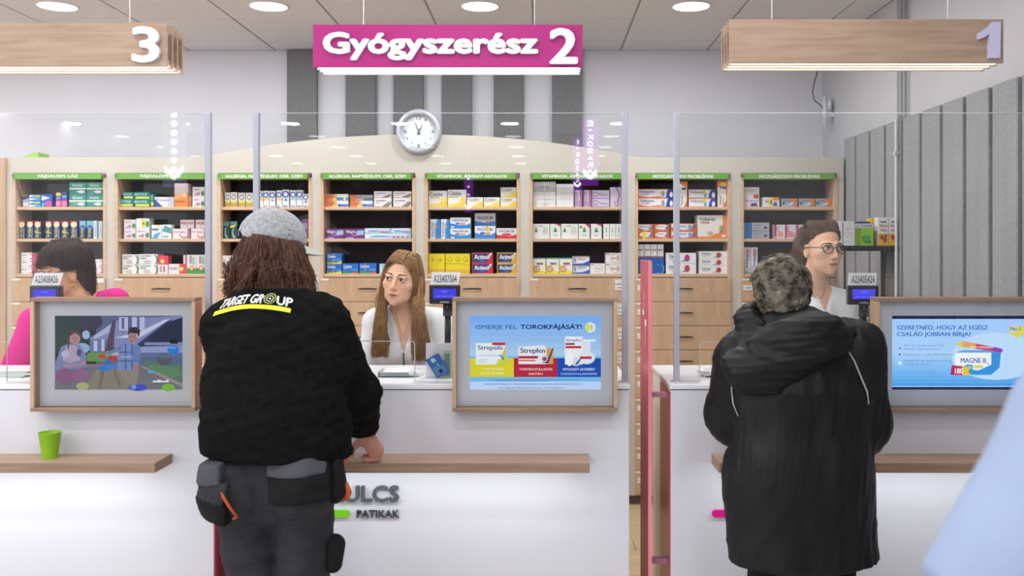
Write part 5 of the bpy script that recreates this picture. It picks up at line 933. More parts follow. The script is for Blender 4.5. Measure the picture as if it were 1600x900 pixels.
def catmull(C, n):
    C = np.asarray(C, float); t = np.linspace(0, C.shape[1]-1.0001, n); i = t.astype(int); f = (t-i)[None, :, None]
    g = lambda j: C[:, np.clip(j, 0, C.shape[1]-1)]
    p0, p1, p2, p3 = g(i-1), g(i), g(i+1), g(i+2)
    return .5*(2*p1+(p2-p0)*f+(2*p0-5*p1+4*p2-p3)*f*f+(3*p1-p0-3*p2+p3)*f**3)
class Head:
    def __init__(s, c, f, roll=0, sc=1.0):
        f = Vector(f).normalized(); x = f.cross(Vector((0, 0, 1))).normalized(); z = x.cross(f)
        if roll: q = Matrix.Rotation(math.radians(roll), 3, f); x = q@x; z = q@z
        s.R = np.array([[x[i], f[i], z[i]] for i in range(3)], np.float32); s.c = np.array(c, np.float32); s.s = sc
    def w(s, *p): return s.c+s.R@(np.array(p, np.float32)*s.s)
    def wa(s, P): return s.c+(np.asarray(P)*s.s)@s.R.T
    def d(s, *p): return s.R@np.array(p, np.float32)
def add_head(F, H, female=True, nose=1.0):
    e = lambda c, r, k=.015, op='u': F.ell(H.w(*c), np.array(r)*H.s, H.R, k, op)
    e((0, -.015, .032), (.074, .094, .088)); e((0, .018, -.028), (.060, .070, .078), .03)
    e((0, .052, -.062), (.036, .036, .040), .03); e((0, .068, -.098), (.016, .016, .013), .022)
    for sx in (-1, 1):
        e((sx*.042, .050, -.020), (.024, .026, .022), .02); e((sx*(.029 if female else .034), .032, -.068), (.024 if female else .028, .036, .026), .02)
        e((sx*.032, .106, .006), (.017, .016, .010), .014, 's')
        e((sx*.032, .082, .006), (.0145, .0125, .0115), .004)
        F.cap(H.w(sx*.014, .088, .024), H.w(sx*.05, .072, .022), .008*H.s, .006*H.s, .012)
        e((sx*.074, -.012, -.010), (.010, .018, .031), .008); e((sx*.084, -.006, -.008), (.006, .011, .02), .005, 's')
        e((sx*.0105, .096, -.036), (.0075, .009, .0065), .006)
    F.cap(H.w(0, .088, .014), H.w(0, .107*1, -.028), .0075*H.s, .0095*H.s, .012); e((0, .108, -.032), (.0085, .008, .0075), .006)
    e((0, .088, -.060), (.021, .011, .0065), .006); e((0, .086, -.072), (.018, .011, .007), .006); F.cap(H.w(-.022, .095, -.0655), H.w(.022, .095, -.0655), .0016, .0016, .004, op='s')
    return F
def face_parts(root, body_obj, F, H, lipcol, browcol, iris, gaze=(0, 0), brow_raise=0, lashes=True, smile=.0015):
    bv = F.bvh()
    def hit(x, z, off=.0008):
        o = Vector(H.w(x, .2, z)); d = Vector(H.d(0, -1, 0)); loc, nn, i, ds = bv.ray_cast(o, d)
        if loc is None: loc = Vector(H.w(x, .09, z))
        return tuple(loc-d*off)
    def patch(pts, off, m, name, parent):
        n = len(pts); c = (sum(p[0] for p in pts)/n, sum(p[1] for p in pts)/n); vs = [hit(*c, off)]; fs = []
        R_ = 3
        for r in range(1, R_+1):
            for p in pts: vs.append(hit(c[0]+(p[0]-c[0])*r/R_, c[1]+(p[1]-c[1])*r/R_, off))
        for i in range(n): fs.append((0, 1+i, 1+(i+1) % n))
        for r in range(R_-1):
            for i in range(n): fs.append((1+r*n+i, 1+(r+1)*n+i, 1+(r+1)*n+(i+1) % n, 1+r*n+(i+1) % n))
        # orientation: outward
        return MB().add(vs, [f[::-1] for f in fs], m).build(name, parent, True)
    for sx in (-1, 1):
        ex, ez = sx*.0315, .0055
        al = [(ex+.0150*math.cos(a), ez+(.0068 if math.sin(a) > 0 else .0050)*math.sin(a)) for a in np.linspace(0, 2*math.pi, 20, endpoint=False)]
        ey = patch(al, .0009, mat('#d8d2cc', .25), 'eye', root)
        gx, gz = ex+gaze[0], ez+.0006+gaze[1]
        clip = lambda r: [(gx+r*math.cos(a), min(gz+r*math.sin(a), ez+.0064)) for a in np.linspace(0, 2*math.pi, 16, endpoint=False)]
        patch(clip(.0064), .0013, mat(iris, .2), 'iris', ey); patch(clip(.0030), .0017, mat('#0c0a0a', .1), 'pupil', ey)
        if lashes:
            P = [hit(ex+.0158*math.cos(a), ez+.0006+.0074*math.sin(a), .0016) for a in np.linspace(.0, math.pi, 9)]
            MB().tube(P, [.0006, .0013, .0016, .0018, .0018, .0018, .0016, .0013, .0006], mat('#2a1d18', .6), 5).build('eyelashes', root, True)
        P = [hit(sx*(.012+.040*t), .0205+brow_raise+.0065*math.sin(math.pi*(.2+.62*t)), .0006) for t in np.linspace(0, 1, 9)]
        MB().tube(P, [.0018, .0028, .0031, .0030, .0028, .0026, .0021, .0015, .0007], browcol, 6).build('eyebrow', root, True)
    up = [(-.024, -.0655+smile)]+[(x, z) for x, z in ((-.012, -.0600), (-.005, -.0575), (0, -.0588), (.005, -.0575), (.012, -.0600))]+[(.024, -.0655+smile), (.010, -.0655), (0, -.0662), (-.010, -.0655)]
    lo = [(-.022, -.0660+smile), (-.010, -.0668), (0, -.0672), (.010, -.0668), (.022, -.0660+smile), (.013, -.0735), (0, -.0762), (-.013, -.0735)]
    a = patch(up[::-1], .0007, lipcol, 'lips', root); patch(lo, .0008, lipcol, 'lips', root)
    P = [hit(x, -.0658+smile*abs(x)/.022, .0012) for x in np.linspace(-.022, .022, 7)]
    MB().tube(P, [.0003, .0007, .0008, .0008, .0008, .0007, .0003], mat('#5a2c2a', .6), 5).build('mouth_line', root, True)
    return hit
def add_hand(F, w, d, n, side, curl=.5, sc=1., spread=.012):
    d = np.array(d, float); d /= np.linalg.norm(d); n = np.array(n, float); n -= d*(n@d); n /= np.linalg.norm(n); l = np.cross(n, d)*side; w = np.array(w, float)
    F.cap(w-d*.03, w+d*.015, .026*sc, .027*sc, .015, n, .7)
    F.cap(w+d*.02+l*.008, w+d*.078*sc+l*.012, .026*sc, .030*sc, .012, n, .42); F.cap(w+d*.02-l*.01, w+d*.078*sc-l*.012, .026*sc, .030*sc, .012, n, .42)
    for i, (o, L) in enumerate(zip((.030, .010, -.010, -.029), (.068, .077, .071, .055))):
        p = w+d*.084*sc+l*o*sc; a = curl*.5; seg = L*np.array([.45, .32, .23])*sc; fd = d+l*spread*(1.5-i)*4; fd /= np.linalg.norm(fd)
        for j, s_ in enumerate(seg):
            q = p+(fd*math.cos(a)-n*math.sin(a))*s_; F.cap(p, q, (.0088-.0008*j)*sc, (.0082-.0009*j)*sc, .003); p = q; a += curl*.9
    p = w+d*.018*sc+l*.022*sc; q = p+(d*.6+l*.75-n*.25)*.042*sc; F.cap(p, q, .014*sc, .011*sc, .012); r = q+(d*.85+l*.3-n*.3)*.032*sc; F.cap(q, r, .0105*sc, .0095*sc, .004); F.cap(r, r+(d*.95-n*.25)*.02*sc, .0095*sc, .008*sc, .003)
def SK(name, a, b):
    def ex(nt, bs):
        bs.inputs['Subsurface Weight'].default_value = .08; bs.inputs['Subsurface Radius'].default_value = (.02, .008, .004); bs.inputs['Subsurface Scale'].default_value = .5
    return noisemat(name, a, b, (1, 1, 1), 22, 4, .48, .05, bscale=300, extra=ex)
SKIN_F = SK('skin_fair', '#dcab8e', '#e6b99d'); SKIN_T = SK('skin_tan', '#c99472', '#d6a482'); SKIN_R = SK('skin_ruddy', '#b5806c', '#c48f7a')
TUNIC = noisemat('white_tunic_cloth', '#dfe0e4', '#e6e7ea', (1, 1, 1), 6, 3, .8, .12, bscale=160)
PINKT = noisemat('magenta_polo_cloth', '#c8127a', '#d41a86', (1, 1, 1), 6, 3, .8, .12, bscale=160)
TROUSW = noisemat('white_trouser_cloth', '#d0d1d6', '#dadbe0', (1, 1, 1), 6, 3, .85)
def hairmat(nm, c1, c2, sc=(60, 60, 6), rough=.42, zmix=None):
    m = noisemat(nm, c1, c2, sc, 2.2, 4, rough, .25, .3, spec=.35, p0=.32, p1=.68)
    if zmix:
        nt = m.node_tree; b = nt.nodes['Principled BSDF']; src = b.inputs['Base Color'].links[0].from_socket
        tc = nt.nodes.new('ShaderNodeTexCoord'); sp = nt.nodes.new('ShaderNodeSeparateXYZ'); mr = nt.nodes.new('ShaderNodeMapRange'); mx = nt.nodes.new('ShaderNodeMix'); mx.data_type = 'RGBA'
        mr.inputs[1].default_value = zmix[0]; mr.inputs[2].default_value = zmix[1]; nt.links.new(tc.outputs['Object'], sp.inputs[0]); nt.links.new(sp.outputs[2], mr.inputs[0]); nt.links.new(mr.outputs[0], mx.inputs[0])
        mx.blend_type = 'MULTIPLY'; mx.inputs[7].default_value = hexc(zmix[2]); nt.links.new(src, mx.inputs[6]); nt.links.new(mx.outputs[2], b.inputs['Base Color'])
    return m
def shoes(root, L, R_, yd=(0, 1), m=None):
    for p in (L, R_):
        F = Field((p[0]-.1, p[1]-.22, -.02), (p[0]+.1, p[1]+.26, .16), .007); y = yd[1]
        F.cap((p[0], p[1]-y*.05, .045), (p[0]+yd[0]*.14, p[1]+y*.15, .035), .045, .04, .02, (0, 0, 1), .85).cap((p[0], p[1], .06), (p[0], p[1], .12), .045, .042, .02)
        z = F.grid()[2]; F.cut(0.003-z+0*F.F); F.mesh('shoe', m or mat('#1e1e20', .5), root)
def legs(F, hl, hr, kl, kr, al, ar, r=(.105, .07, .055), k=.03):
    for h, kn, a in ((hl, kl, al), (hr, kr, ar)): F.cap(h, kn, r[0], r[1], k); F.cap(kn, a, r[1], r[2], k)

def woman(root, H, nb, sh, el, wr, hipc, skin, cloth, vneck, sleeve=.6, hand_dirs=None, trous=TROUSW, hem=.80, h=.0035, seed=1):
    sh, el, wr = [[np.array(p, float) for p in q] for q in (sh, el, wr)]; nb = np.array(nb, float); hip = np.array(hipc, float)
    mid = (sh[0]+sh[1])/2; ch = mid+np.array([0, .0, -.10]); ax = (sh[1]-sh[0]); ax /= np.linalg.norm(ax); fn = np.cross(ax, (0, 0, 1)); fn /= np.linalg.norm(fn)
    pts = np.array([*sh, *el, *wr, nb, H.w(0, 0, .16), H.w(0, .14, 0), H.w(0, -.14, 0), H.w(.12, 0, 0), H.w(-.12, 0, 0), hip]); lo = pts.min(0)-.14; hi = pts.max(0)+.14; lo[2] = max(lo[2], min(.92, min(w_[2] for w_ in wr)-.13))
    F = Field(lo, hi, h)
    F.cap(H.w(0, -.022, -.055), nb, .050*H.s, .052, .03).cap(nb, ch, .055, .105, .05, fn, .75).cap(ch, hip, .125, .115, .05, fn, .68)
    for i in range(2):
        F.cap(nb*.55+sh[i]*.45, sh[i], .045, .045, .04); F.cap(sh[i], el[i], .044, .036, .03); F.cap(el[i], wr[i], .036, .024, .015)
        dv = wr[i]-el[i]; dv = dv/np.linalg.norm(dv)
        add_hand(F, wr[i]+dv*.01, dv*.8+np.array([0, 0, -.1]), (0, 0, 1), (1 if i == 0 else -1), .45, .92)
    add_head(F, H); b = F.mesh('body', skin, root)
    G = Field((lo[0], lo[1]-.04, hem-.02), (hi[0], hi[1]+.04, sh[0][2]+.16), .0065)
    G.cap(nb+np.array([0, 0, -.035]), ch, .060, .118, .05, fn, .78).cap(ch, hip+np.array([0, 0, .12]), .138, .130, .05, fn, .70).cap(hip+np.array([0, 0, .12]), hip+np.array([0, 0, -.15]), .130, .165, .05, fn, .74)
    for s_ in (-1, 1): G.cap(ch+fn*s_*0+ax*.062*s_-np.array([0, 0, .02])+vneck[3]*.075, ch+ax*.062*s_-np.array([0, 0, .05])+vneck[3]*.08, .048, .05, .04)
    for i in range(2):
        G.cap(nb*.6+sh[i]*.4, sh[i], .052, .060, .04); e_ = sh[i]+(el[i]-sh[i])*min(sleeve, 1); G.cap(sh[i], e_, .060, .056 if sleeve < 1 else .05, .03)
        if sleeve > 1: G.cap(el[i], el[i]+(wr[i]-el[i])*(sleeve-1), .05, .042, .02)
    G.noise(.0022, 26, seed, 8, (1, 1, .5)); x, y, z = G.grid()
    G.cut(hem-z)
    ul = vneck[3]; xc, zb, sl = vneck[0], vneck[1], vneck[2]
    front = -((x-mid[0])*ul[0]+(y-mid[1])*ul[1])+.0
    lat = (x-xc)*(-ul[1])+(y-mid[1])*ul[0]
    g = np.maximum(np.abs((x-xc)*abs(ul[1])-(y-mid[1]+.0)*0)-sl*(z-zb), front)
    G.cut(-g); q = np.sqrt((x-nb[0])**2+(y-nb[1])**2); G.cut(np.maximum(nb[2]-.02-z, 0)*0-(q-.0)+.062-np.maximum(0, (nb[2]-.005-z)*4)) if False else None
    G.cut(z-(max(nb[2], sh[0][2], sh[1][2])+.075)+0*x); 
    # keep the cloth hollow at the neck
    N_ = Field(G.lo, G.lo+(G.n-1)*G.h, G.h); N_.cap(nb+np.array([0, 0, -.02]), nb+np.array([0, 0, .2]), .060, .07, .001); n0 = tuple(min(a, b_) for a, b_ in zip(G.F.shape, N_.F.shape)); sl_ = tuple(slice(0, n) for n in n0)
    G.F[sl_] = np.maximum(G.F[sl_], -N_.F[sl_])
    tun = G.mesh('tunic', cloth, root)
    T = Field((hip[0]-.25, hip[1]-.22, .05), (hip[0]+.25, hip[1]+.22, hem+.1), .011)
    k_ = np.array([.09, 0, 0]); legs(T, hip-k_*.9, hip+k_*.9, (hip[0]-.09, hip[1]-.02, .48), (hip[0]+.09, hip[1]-.02, .48), (hip[0]-.09, hip[1]+.02, .09), (hip[0]+.09, hip[1]+.02, .09), (.095, .07, .06)); T.mesh('trousers', trous, root)
    shoes(root, (hip[0]-.09, hip[1]+.02), (hip[0]+.09, hip[1]+.02), (0, -1), mat('#e4e4e6', .5))
    return F, b, G
def glasses(root, hit, H, col, temple=True):
    t = thing; m = mat(col, .3); fr = MB(); lens = MB()
    for sx in (-1, 1):
        c = (sx*.0335, .104, .001); P = [H.w(c[0]+.024*math.cos(a), .1035-abs(c[0]+.024*math.cos(a))*.10, c[2]+.0185*math.sin(a)) for a in np.linspace(0, 2*math.pi, 21)]
        fr.tube(P, .0021, m, 6); fr.tube([H.w(sx*.057, .098, .006), H.w(sx*.074, .088, .007), H.w(sx*.083, .04, .008), H.w(sx*.083, -.01, .006), H.w(sx*.08, -.03, -.008)], .0023, m, 6)
        lens.add(P[:-1], [tuple(range(20))], glassmat('spectacle_lens', (.97, .98, .98), .22) if sx < 0 else lens.mats[0])
    fr.tube([H.w(-.0105, .103, .006), H.w(0, .106, .008), H.w(.0105, .103, .006)], .0014, m, 6)
    g = fr.build('spectacles', root, True); lens.build('lens', g); return g

# ---------------- long-haired pharmacist behind the middle counter
g = thing('person', 'woman with long light brown hair in white zip tunic behind middle counter', 'person', (-.62, 4.27, 0))
H = Head((-.637, 4.20, 1.457), (-.17, -.97, .03), -7, 1.0)
F, b, G = woman(g, H, (-.625, 4.275, 1.315), [(-.765, 4.27, 1.262), (-.475, 4.27, 1.262)], [(-.80, 4.20, 1.02), (-.43, 4.20, 1.02)], [(-.71, 4.02+.02, .98), (-.52, 4.04, .98)], (-.62, 4.29, .86), SKIN_F, TUNIC, (-.622, 1.135, .34, np.array([0, -1, 0])), 1.6, seed=3)
BRN = noisemat('brow_brown', '#35241a', '#432f24', (1, 1, 1), 50, 2, .8)
face_parts(g, b, F, H, mat('#b8766c', .4), BRN, '#4a3a2c', gaze=(.0018, .0012), brow_raise=.002, smile=.002)
HG = hairmat('hair_light_brown', '#6f5138', '#a3825a', zmix=(1.10, 1.50, '#ffffff'))
HG = hairmat('hair_light_brown', '#7a573a', '#ab8558')
def lh(P): return H.wa(P)
Hf = Field(H.c-np.array([.2, .2, .38]), H.c+np.array([.2, .22, .17]), .005)
Hf.ell(H.w(0, -.024, .034), (.083, .100, .096), H.R, .02); Hf.cap(H.w(0, -.075, -.0), H.w(0, -.09, -.22), .085, .07, .03, H.d(0, 1, 0), .5)
Hf.cap(H.w(.078, -.01, .01), H.w(.082, -.004, -.10), .020, .024, .03); Hf.cap(H.w(.082, -.004, -.10), (H.c[0]-.082, 4.155, 1.18), .024, .030, .03, (0, 1, 0), .5); Hf.cap((H.c[0]-.082, 4.155, 1.18), (H.c[0]-.080, 4.15, 1.16), .028, .018, .03, (0, 1, 0), .5)
Hf.cap(H.w(-.080, -.01, .01), H.w(-.088, -.004, -.10), .020, .026, .03); Hf.cap(H.w(-.088, -.004, -.10), (H.c[0]+.10, 4.155, 1.18), .026, .034, .03, (0, 1, 0), .5); Hf.cap((H.c[0]+.10, 4.155, 1.18), (H.c[0]+.095, 4.15, 1.15), .032, .02, .03, (0, 1, 0), .5)
Hf.ell(H.w(-.004, .095, -.026), (.066, .085, .110), H.R, .008, 's'); Hf.noise(.0022, 60, 4, 8, (1, 1, .12)); Hf.mesh('hair', HG, g)
N = 4200; sd = np.where(rng.random(N) < .47, 1, -1); ph = np.radians(rng.uniform(-95, 62, N)); y0 = rng.uniform(-.09, .072, N); frontal = ph > .15
ya = np.where(frontal, np.maximum(y0, .02), np.minimum(y0, .03)); yrel = np.clip((np.sin(ph)), -1, 1); e1, e2 = .091, .108
px0 = -.024; ztop = .034+.103*np.sqrt(np.clip(1-(ya+.022)**2/.108**2-.06, 0.05, 1))
c0 = np.stack([px0+sd*.003, ya, ztop], 1)
x1_ = sd*.050+.3*px0; y1_ = ya*.80+yrel*.012; c1 = np.stack([x1_, y1_, .036+.104*np.sqrt(np.clip(1-(x1_/.094)**2-((y1_+.022)/.112)**2, .03, 1))], 1)
rr = rng.uniform(.96, 1.05, N)
c2 = np.stack([sd*e1*np.maximum(np.cos(ph), .0)**.5*.93*rr, -.018+e2*np.clip(yrel*.72, -1, .55)*rr, .035+0*ph], 1)
c3 = np.stack([sd*(.094*np.maximum(np.cos(ph), .0)**.5*rr+np.where(frontal, -.004, 0)), -.02+e2*np.clip(yrel*.8, -1, .30)*rr, -.07+0*ph], 1)
Cl = H.wa(np.stack([c0, c1, c2, c3], 1)); wl = rng.uniform(-1, 1, N)
fr_ = ph > -.45; side_w = -sd
ex = H.c[0]+np.where(side_w < 0, -.083, .100)+wl*np.where(side_w < 0, .036, .042); zend = np.where(side_w < 0, 1.135, 1.12)+rng.uniform(-.02, .05, N)
ex_b = H.c[0]+side_w*.05+wl*.06
p4 = np.stack([np.where(fr_, .55*ex+.45*Cl[:, 3, 0], ex_b), np.where(fr_, 4.150-rng.uniform(0, .012, N)-.0, 4.32), 1.29+0*wl], 1)
p5 = np.stack([np.where(fr_, ex, ex_b), np.where(fr_, 4.125-rng.uniform(0, .02, N), 4.35), np.where(fr_, zend, 1.22)], 1)
Ctl = np.concatenate([Cl, p4[:, None], p5[:, None]], 1); P = catmull(Ctl, 22)
P += np.cumsum(rng.normal(size=P.shape)*.0005, axis=1)
strands('hair_strands', P, np.linspace(1, .6, 22)*.0012, HG, g)
z = MB()
for k in range(7): z.box(-.6225-.004, -.6225+.004, 4.148-k*.0005, 4.153, 1.085+k*.0085, 1.090+k*.0085, mat('#50545c', .4))
zo = z.build('zip', g)
bvG = G.bvh()
def onto(bv, x, z, y0, off=.003, dirn=1):
    l, n, i, d = bv.ray_cast(Vector((x, y0, z)), Vector((0, dirn, 0))); return (x, (l.y if l else y0+dirn*.5)-dirn*off, z)
bpy.data.objects.remove(zo)
z = MB(); z.tube([onto(bvG, -.621, q, 3.9) for q in np.linspace(1.135, 1.055, 6)], .0035, mat('#5c6068', .35, .5), 6); z.build('zip', g, True)
z = MB(); z.tube([onto(bvG, -.621, q, 3.9, .009) for q in np.linspace(1.085, 1.06, 3)], .005, mat('#3c4046', .35, .5), 6); z.build('zip_pull', g, True)
z = MB(); bvF = F.bvh(); z.tube([onto(bvF, x_, z_, 3.9, .002) for x_, z_ in ((-.664, 1.315), (-.655, 1.275), (-.643, 1.235), (-.630, 1.208), (-.614, 1.235), (-.602, 1.275), (-.594, 1.315))], .0009, mat('#c8a458', .3, .9), 5); z.build('necklace', g, True)
t = MB().tube([onto(bvG, -.735, 1.132, 3.9, .002), onto(bvG, -.718, 1.132, 3.9, .002)], .0035, mat('#b83c50', .5), 6).tube([onto(bvG, -.714, 1.131, 3.9, .002), onto(bvG, -.706, 1.131, 3.9, .002)], .003, mat('#5c9a58', .5), 6).build('tunic_emblem', g, True)

# ---------------- pharmacist in glasses behind the right counter
g = thing('person', 'woman in dark round glasses and white V-neck tunic looking right', 'person', (1.24, 4.27, 0))
H = Head((1.268, 4.20, 1.600), (.27, -.96, -.02), 0, 1.0)
F, b, G = woman(g, H, (1.235, 4.275, 1.425), [(1.085, 4.25, 1.355), (1.385, 4.29, 1.345)], [(1.03, 4.22, 1.09), (1.42, 4.24, 1.08)], [(1.10, 4.04, 1.0), (1.36, 4.06, 1.0)], (1.24, 4.29, .93), SKIN_F, TUNIC, (1.285, 1.315, .42, np.array([.15, -.99, 0])), .65, seed=5, hem=.84)
face_parts(g, b, F, H, mat('#b07a70', .45), BRN, '#3c3430', gaze=(-.0020, .0004), smile=-.0012)
bvF = F.bvh(); glasses(g, None, H, '#20232c')
HD = hairmat('hair_dark_brown', '#3d2b22', '#70543f')
Hf = Field(H.c-np.array([.24, .2, .25]), H.c+np.array([.2, .24, .17]), .005)
Hf.ell(H.w(0, -.025, .034), (.078, .096, .0905), H.R, .02); Hf.ell(H.w(0, -.135, .02), (.05, .055, .07), H.R, .04); Hf.cap(H.w(.0, -.15, .0), H.w(.0, -.165, -.14), .045, .028, .04)
Hf.ell(H.w(0, .098, -.030), (.073, .098, .112), H.R, .012, 's'); Hf.ell(H.w(.085, .03, -.06), (.05, .07, .085), H.R, .01, 's'); Hf.ell(H.w(-.085, .03, -.06), (.05, .07, .085), H.R, .01, 's')
for s_ in (-1, 1): Hf.ell(H.w(s_*.070, .062, .030), (.026, .034, .036), H.R, .01, 's')
Hf.cut(-(((Hf.grid()[2])-(H.c[2]-.16)))); Hf.noise(.0025, 60, 6, 8); Hf.mesh('hair', HD, g)
N = 3200; az = np.radians(rng.uniform(-118, 118, N)); lv = rng.uniform(0, 1, N)
zs = np.where(np.abs(az) < .85, .083-.020*az**2, .0685-.068*(np.abs(az)-.85))+rng.uniform(-.003, .003, N); fs_ = np.sqrt(np.clip(1-((zs-.032)/.089)**2, .05, 1)); st = np.stack([.0755*fs_*np.sin(az), -.015+.0955*fs_*np.cos(az), zs], 1)
mid_ = np.stack([.080*np.sin(az)*.92, -.03+.05*np.cos(az)*(.8), .09+.045*lv], 1)*np.array([1, 1, 1]); mid_[:, 2] = np.where(np.abs(az) > 1.2, .04+.05*lv, .108+.018*lv)
mid_[:, 0] = np.where(np.abs(az) > 1.2, .088*np.sign(az), .06*np.sin(az)*1.2)
q = np.stack([rng.normal(0, .018, N), -.125+rng.normal(0, .01, N), .03+rng.normal(0, .02, N)], 1); e_ = np.stack([rng.normal(0, .028, N), -.17+rng.normal(0, .022, N), -.03-rng.uniform(0, .12, N)], 1)
P = catmull(H.wa(np.stack([st, mid_, q, e_], 1)), 16); P += np.cumsum(rng.normal(size=P.shape)*.0012, axis=1); strands('hair_strands', P, np.linspace(1, .4, 16)*.0012, HD, g)
z = MB(); z.tube([onto(bvF, x_, z_, 3.9, .002) for x_, z_ in ((1.208, 1.425), (1.218, 1.400), (1.238, 1.380), (1.258, 1.374), (1.276, 1.385), (1.286, 1.405), (1.290, 1.425))], .0013, mat('#b89048', .3, .9), 5); z.build('necklace', g, True)

# ---------------- pharmacist in magenta behind the left counter
g = thing('person', 'woman with short dark hair and magenta top turned left behind left counter', 'person', (-2.2, 4.3, 0))
H = Head((-2.225, 4.30, 1.492), (-.62, -.77, -.10), 0, 1.04)
F, b, G = woman(g, H, (-2.165, 4.365, 1.350), [(-2.325, 4.25, 1.268), (-2.035, 4.42, 1.345)], [(-2.365, 4.14, 1.04), (-1.99, 4.30, 1.03)], [(-2.345, 4.06, .99), (-2.05, 4.09, 1.0)], (-2.18, 4.36, .88), SKIN_T, PINKT, (-2.22, 1.24, .3, np.array([-.3, -.95, 0])), .92, seed=9, h=.004, hem=.8)
face_parts(g, b, F, H, mat('#a8605c', .4), mat('#2c201c', .8), '#2c2420', gaze=(0, -.001))
glasses(g, None, H, '#3a2a26')
HB = hairmat('hair_black_brown', '#120c0c', '#4a2826')
Hf = Field(H.c-np.array([.2, .2, .25]), H.c+np.array([.2, .2, .18]), .005)
Hf.ell(H.w(0, -.022, .036), np.array((.083, .102, .097))*1.03, H.R, .02); Hf.cap(H.w(0, -.08, -.01), H.w(0, -.085, -.11), .07, .045, .03, H.d(0, 1, 0), .6); Hf.cap(H.w(.08, .045, .0), H.w(.072, .052, -.05), .026, .018, .03)
Hf.ell(H.w(0, .105, -.050), (.060, .080, .086), H.R, .010, 's'); Hf.ell(H.w(-.088, .02, -.055), (.045, .058, .075), H.R, .01, 's'); Hf.noise(.003, 50, 16, 8); Hf.mesh('hair', HB, g)
N = 3200; az = np.radians(rng.uniform(-175, 175, N)); fr_ = np.abs(az) < 1.0
c0 = np.stack([rng.normal(0, .012, N)+.02, -.04+rng.normal(0, .02, N), .146+0*az], 1)
c1 = np.stack([.068*np.sin(az), -.022+.085*np.cos(az), .112+0*az], 1); c2 = np.stack([.091*np.sin(az), -.022+.113*np.cos(az), .052+0*az], 1)
c3 = np.stack([.090*np.sin(az)*np.where(fr_, 1.0, 1), -.022+np.where(fr_, .118, .108)*np.cos(az), np.where(fr_, .030+.02*np.abs(np.sin(az*2)), np.where(np.abs(az) < 2.15, .014, -.085-.03*rng.random(N)))], 1)
P = catmull(H.wa(np.stack([c0, c1, c2, c3], 1)), 14); P += np.cumsum(rng.normal(size=P.shape)*.0010, axis=1); strands('hair_strands', P, np.linspace(1, .4, 14)*.0013, HB, g)
z = MB(); ec = H.w(-.080, -.004, -.050); z.lathe([(.001, 0), (.005, -.004), (.005, -.016), (.001, -.02)], ec, mat('#c89c50', .25, 1), 10); z.build('earring', g, True)

# ---------------- customer in black fleece and grey cap at the middle counter
g = thing('person', 'man in black fleece and grey cap leaning on the middle counter, seen from behind', 'person', (-.86, 2.95, 0))
H = Head((-.925, 3.235, 1.602), (.86, .50, -.14), 0, 1.03)
F = Field((-1.25, 2.75, .82), (-.42, 3.62, 1.76), .005)
F.cap(H.w(0, -.03, -.06), (-.895, 3.13, 1.44), .056, .06, .03).cap((-.895, 3.13, 1.44), (-.875, 3.06, 1.28), .07, .14, .05, (0, 1, 0), .7).cap((-.875, 3.06, 1.28), (-.845, 2.95, .95), .17, .17, .05, (0, 1, 0), .7)
W = np.array((-.628, 3.315, .935))
for a in (((-1.035, 3.08, 1.345), (-1.03, 3.33, 1.165), (-.93, 3.42, 1.135)), ((-.72, 3.08, 1.35), (-.61, 3.14, 1.10), W)): F.cap(a[0], a[1], .052, .042, .03); F.cap(a[1], a[2], .042, .028, .015)
add_head(F, H); add_hand(F, (-.93, 3.425, 1.132), (.9, .25, -.05), (0, 0, 1), 1, .25)
# right hand propped on the ledge: thumb straight down, fingers curled under
K = np.array((-.596, 3.335, .880)); F.cap(W, K, .029, .031, .015, (.35, .9, .2), .6); F.cap(W+(.004, -.02, -.01), K+(.004, -.035, -.002), .024, .026, .015)
for i, (dy, L) in enumerate(((-.036, .052), (-.014, .060), (.008, .058), (.030, .048))):
    p = K+np.array((.004-.002*i, dy, -.004)); q = np.array((p[0]+.008, p[1]-.004, .8545)); F.cap(p, q, .0098, .0092, .006); r = q+np.array((-L*.62, -.008, -.0025)); F.cap(q, r, .0092, .0088, .004); F.cap(r, r+np.array((-L*.25, .0, .006)), .0085, .0078, .003)
t0 = W+np.array((-.012, -.022, -.012)); t1 = np.array((-.672, 3.290, .893)); t2 = np.array((-.678, 3.288, .868)); t3 = np.array((-.696, 3.284, .8515))
F.cap(t0, t1, .016, .0125, .012); F.cap(t1, t2, .0122, .011, .004); F.cap(t2, t3, .0108, .0088, .003)
x, y, z_ = F.grid(); F.cut(np.maximum(.8425-z_, -(y-3.19)+0*x)*1.0 if False else np.where((y > 3.2) & (z_ < .87), .8425-z_, -1)+0*x)
b = F.mesh('body', SKIN_R, g); face_parts(g, b, F, H, mat('#9c6a60', .5), mat('#3c2c22', .8), '#3c3028', lashes=False)
FLEECE = noisemat('black_fleece', '#0f0f0f', '#181818', (1, 1, 1), 40, 4, .95, .3, bscale=260, spec=.06)
J = Field((-1.25, 2.68, .86), (-.42, 3.5, 1.56), .007)
fy = (0, 1, .1)
J.cap((-.845, 2.945, .90), (-.845, 2.955, 1.02), .224, .224, .04, fy, .70).cap((-.845, 2.955, 1.02), (-.865, 3.01, 1.19), .224, .222, .06, fy, .68).cap((-.865, 3.01, 1.19), (-.885, 3.07, 1.32), .222, .175, .06, fy, .66)
J.cap((-1.03, 3.09, 1.335), (-.895, 3.10, 1.385), .098, .085, .06).cap((-.895, 3.10, 1.385), (-.735, 3.08, 1.35), .085, .095, .06).cap((-.90, 3.11, 1.36), (-.90, 3.14, 1.455), .105, .072, .05)
J.cap((-1.035, 3.08, 1.33), (-1.035, 3.33, 1.17), .092, .068, .05).cap((-1.035, 3.33, 1.17), (-.97, 3.42, 1.155), .066, .05, .03)
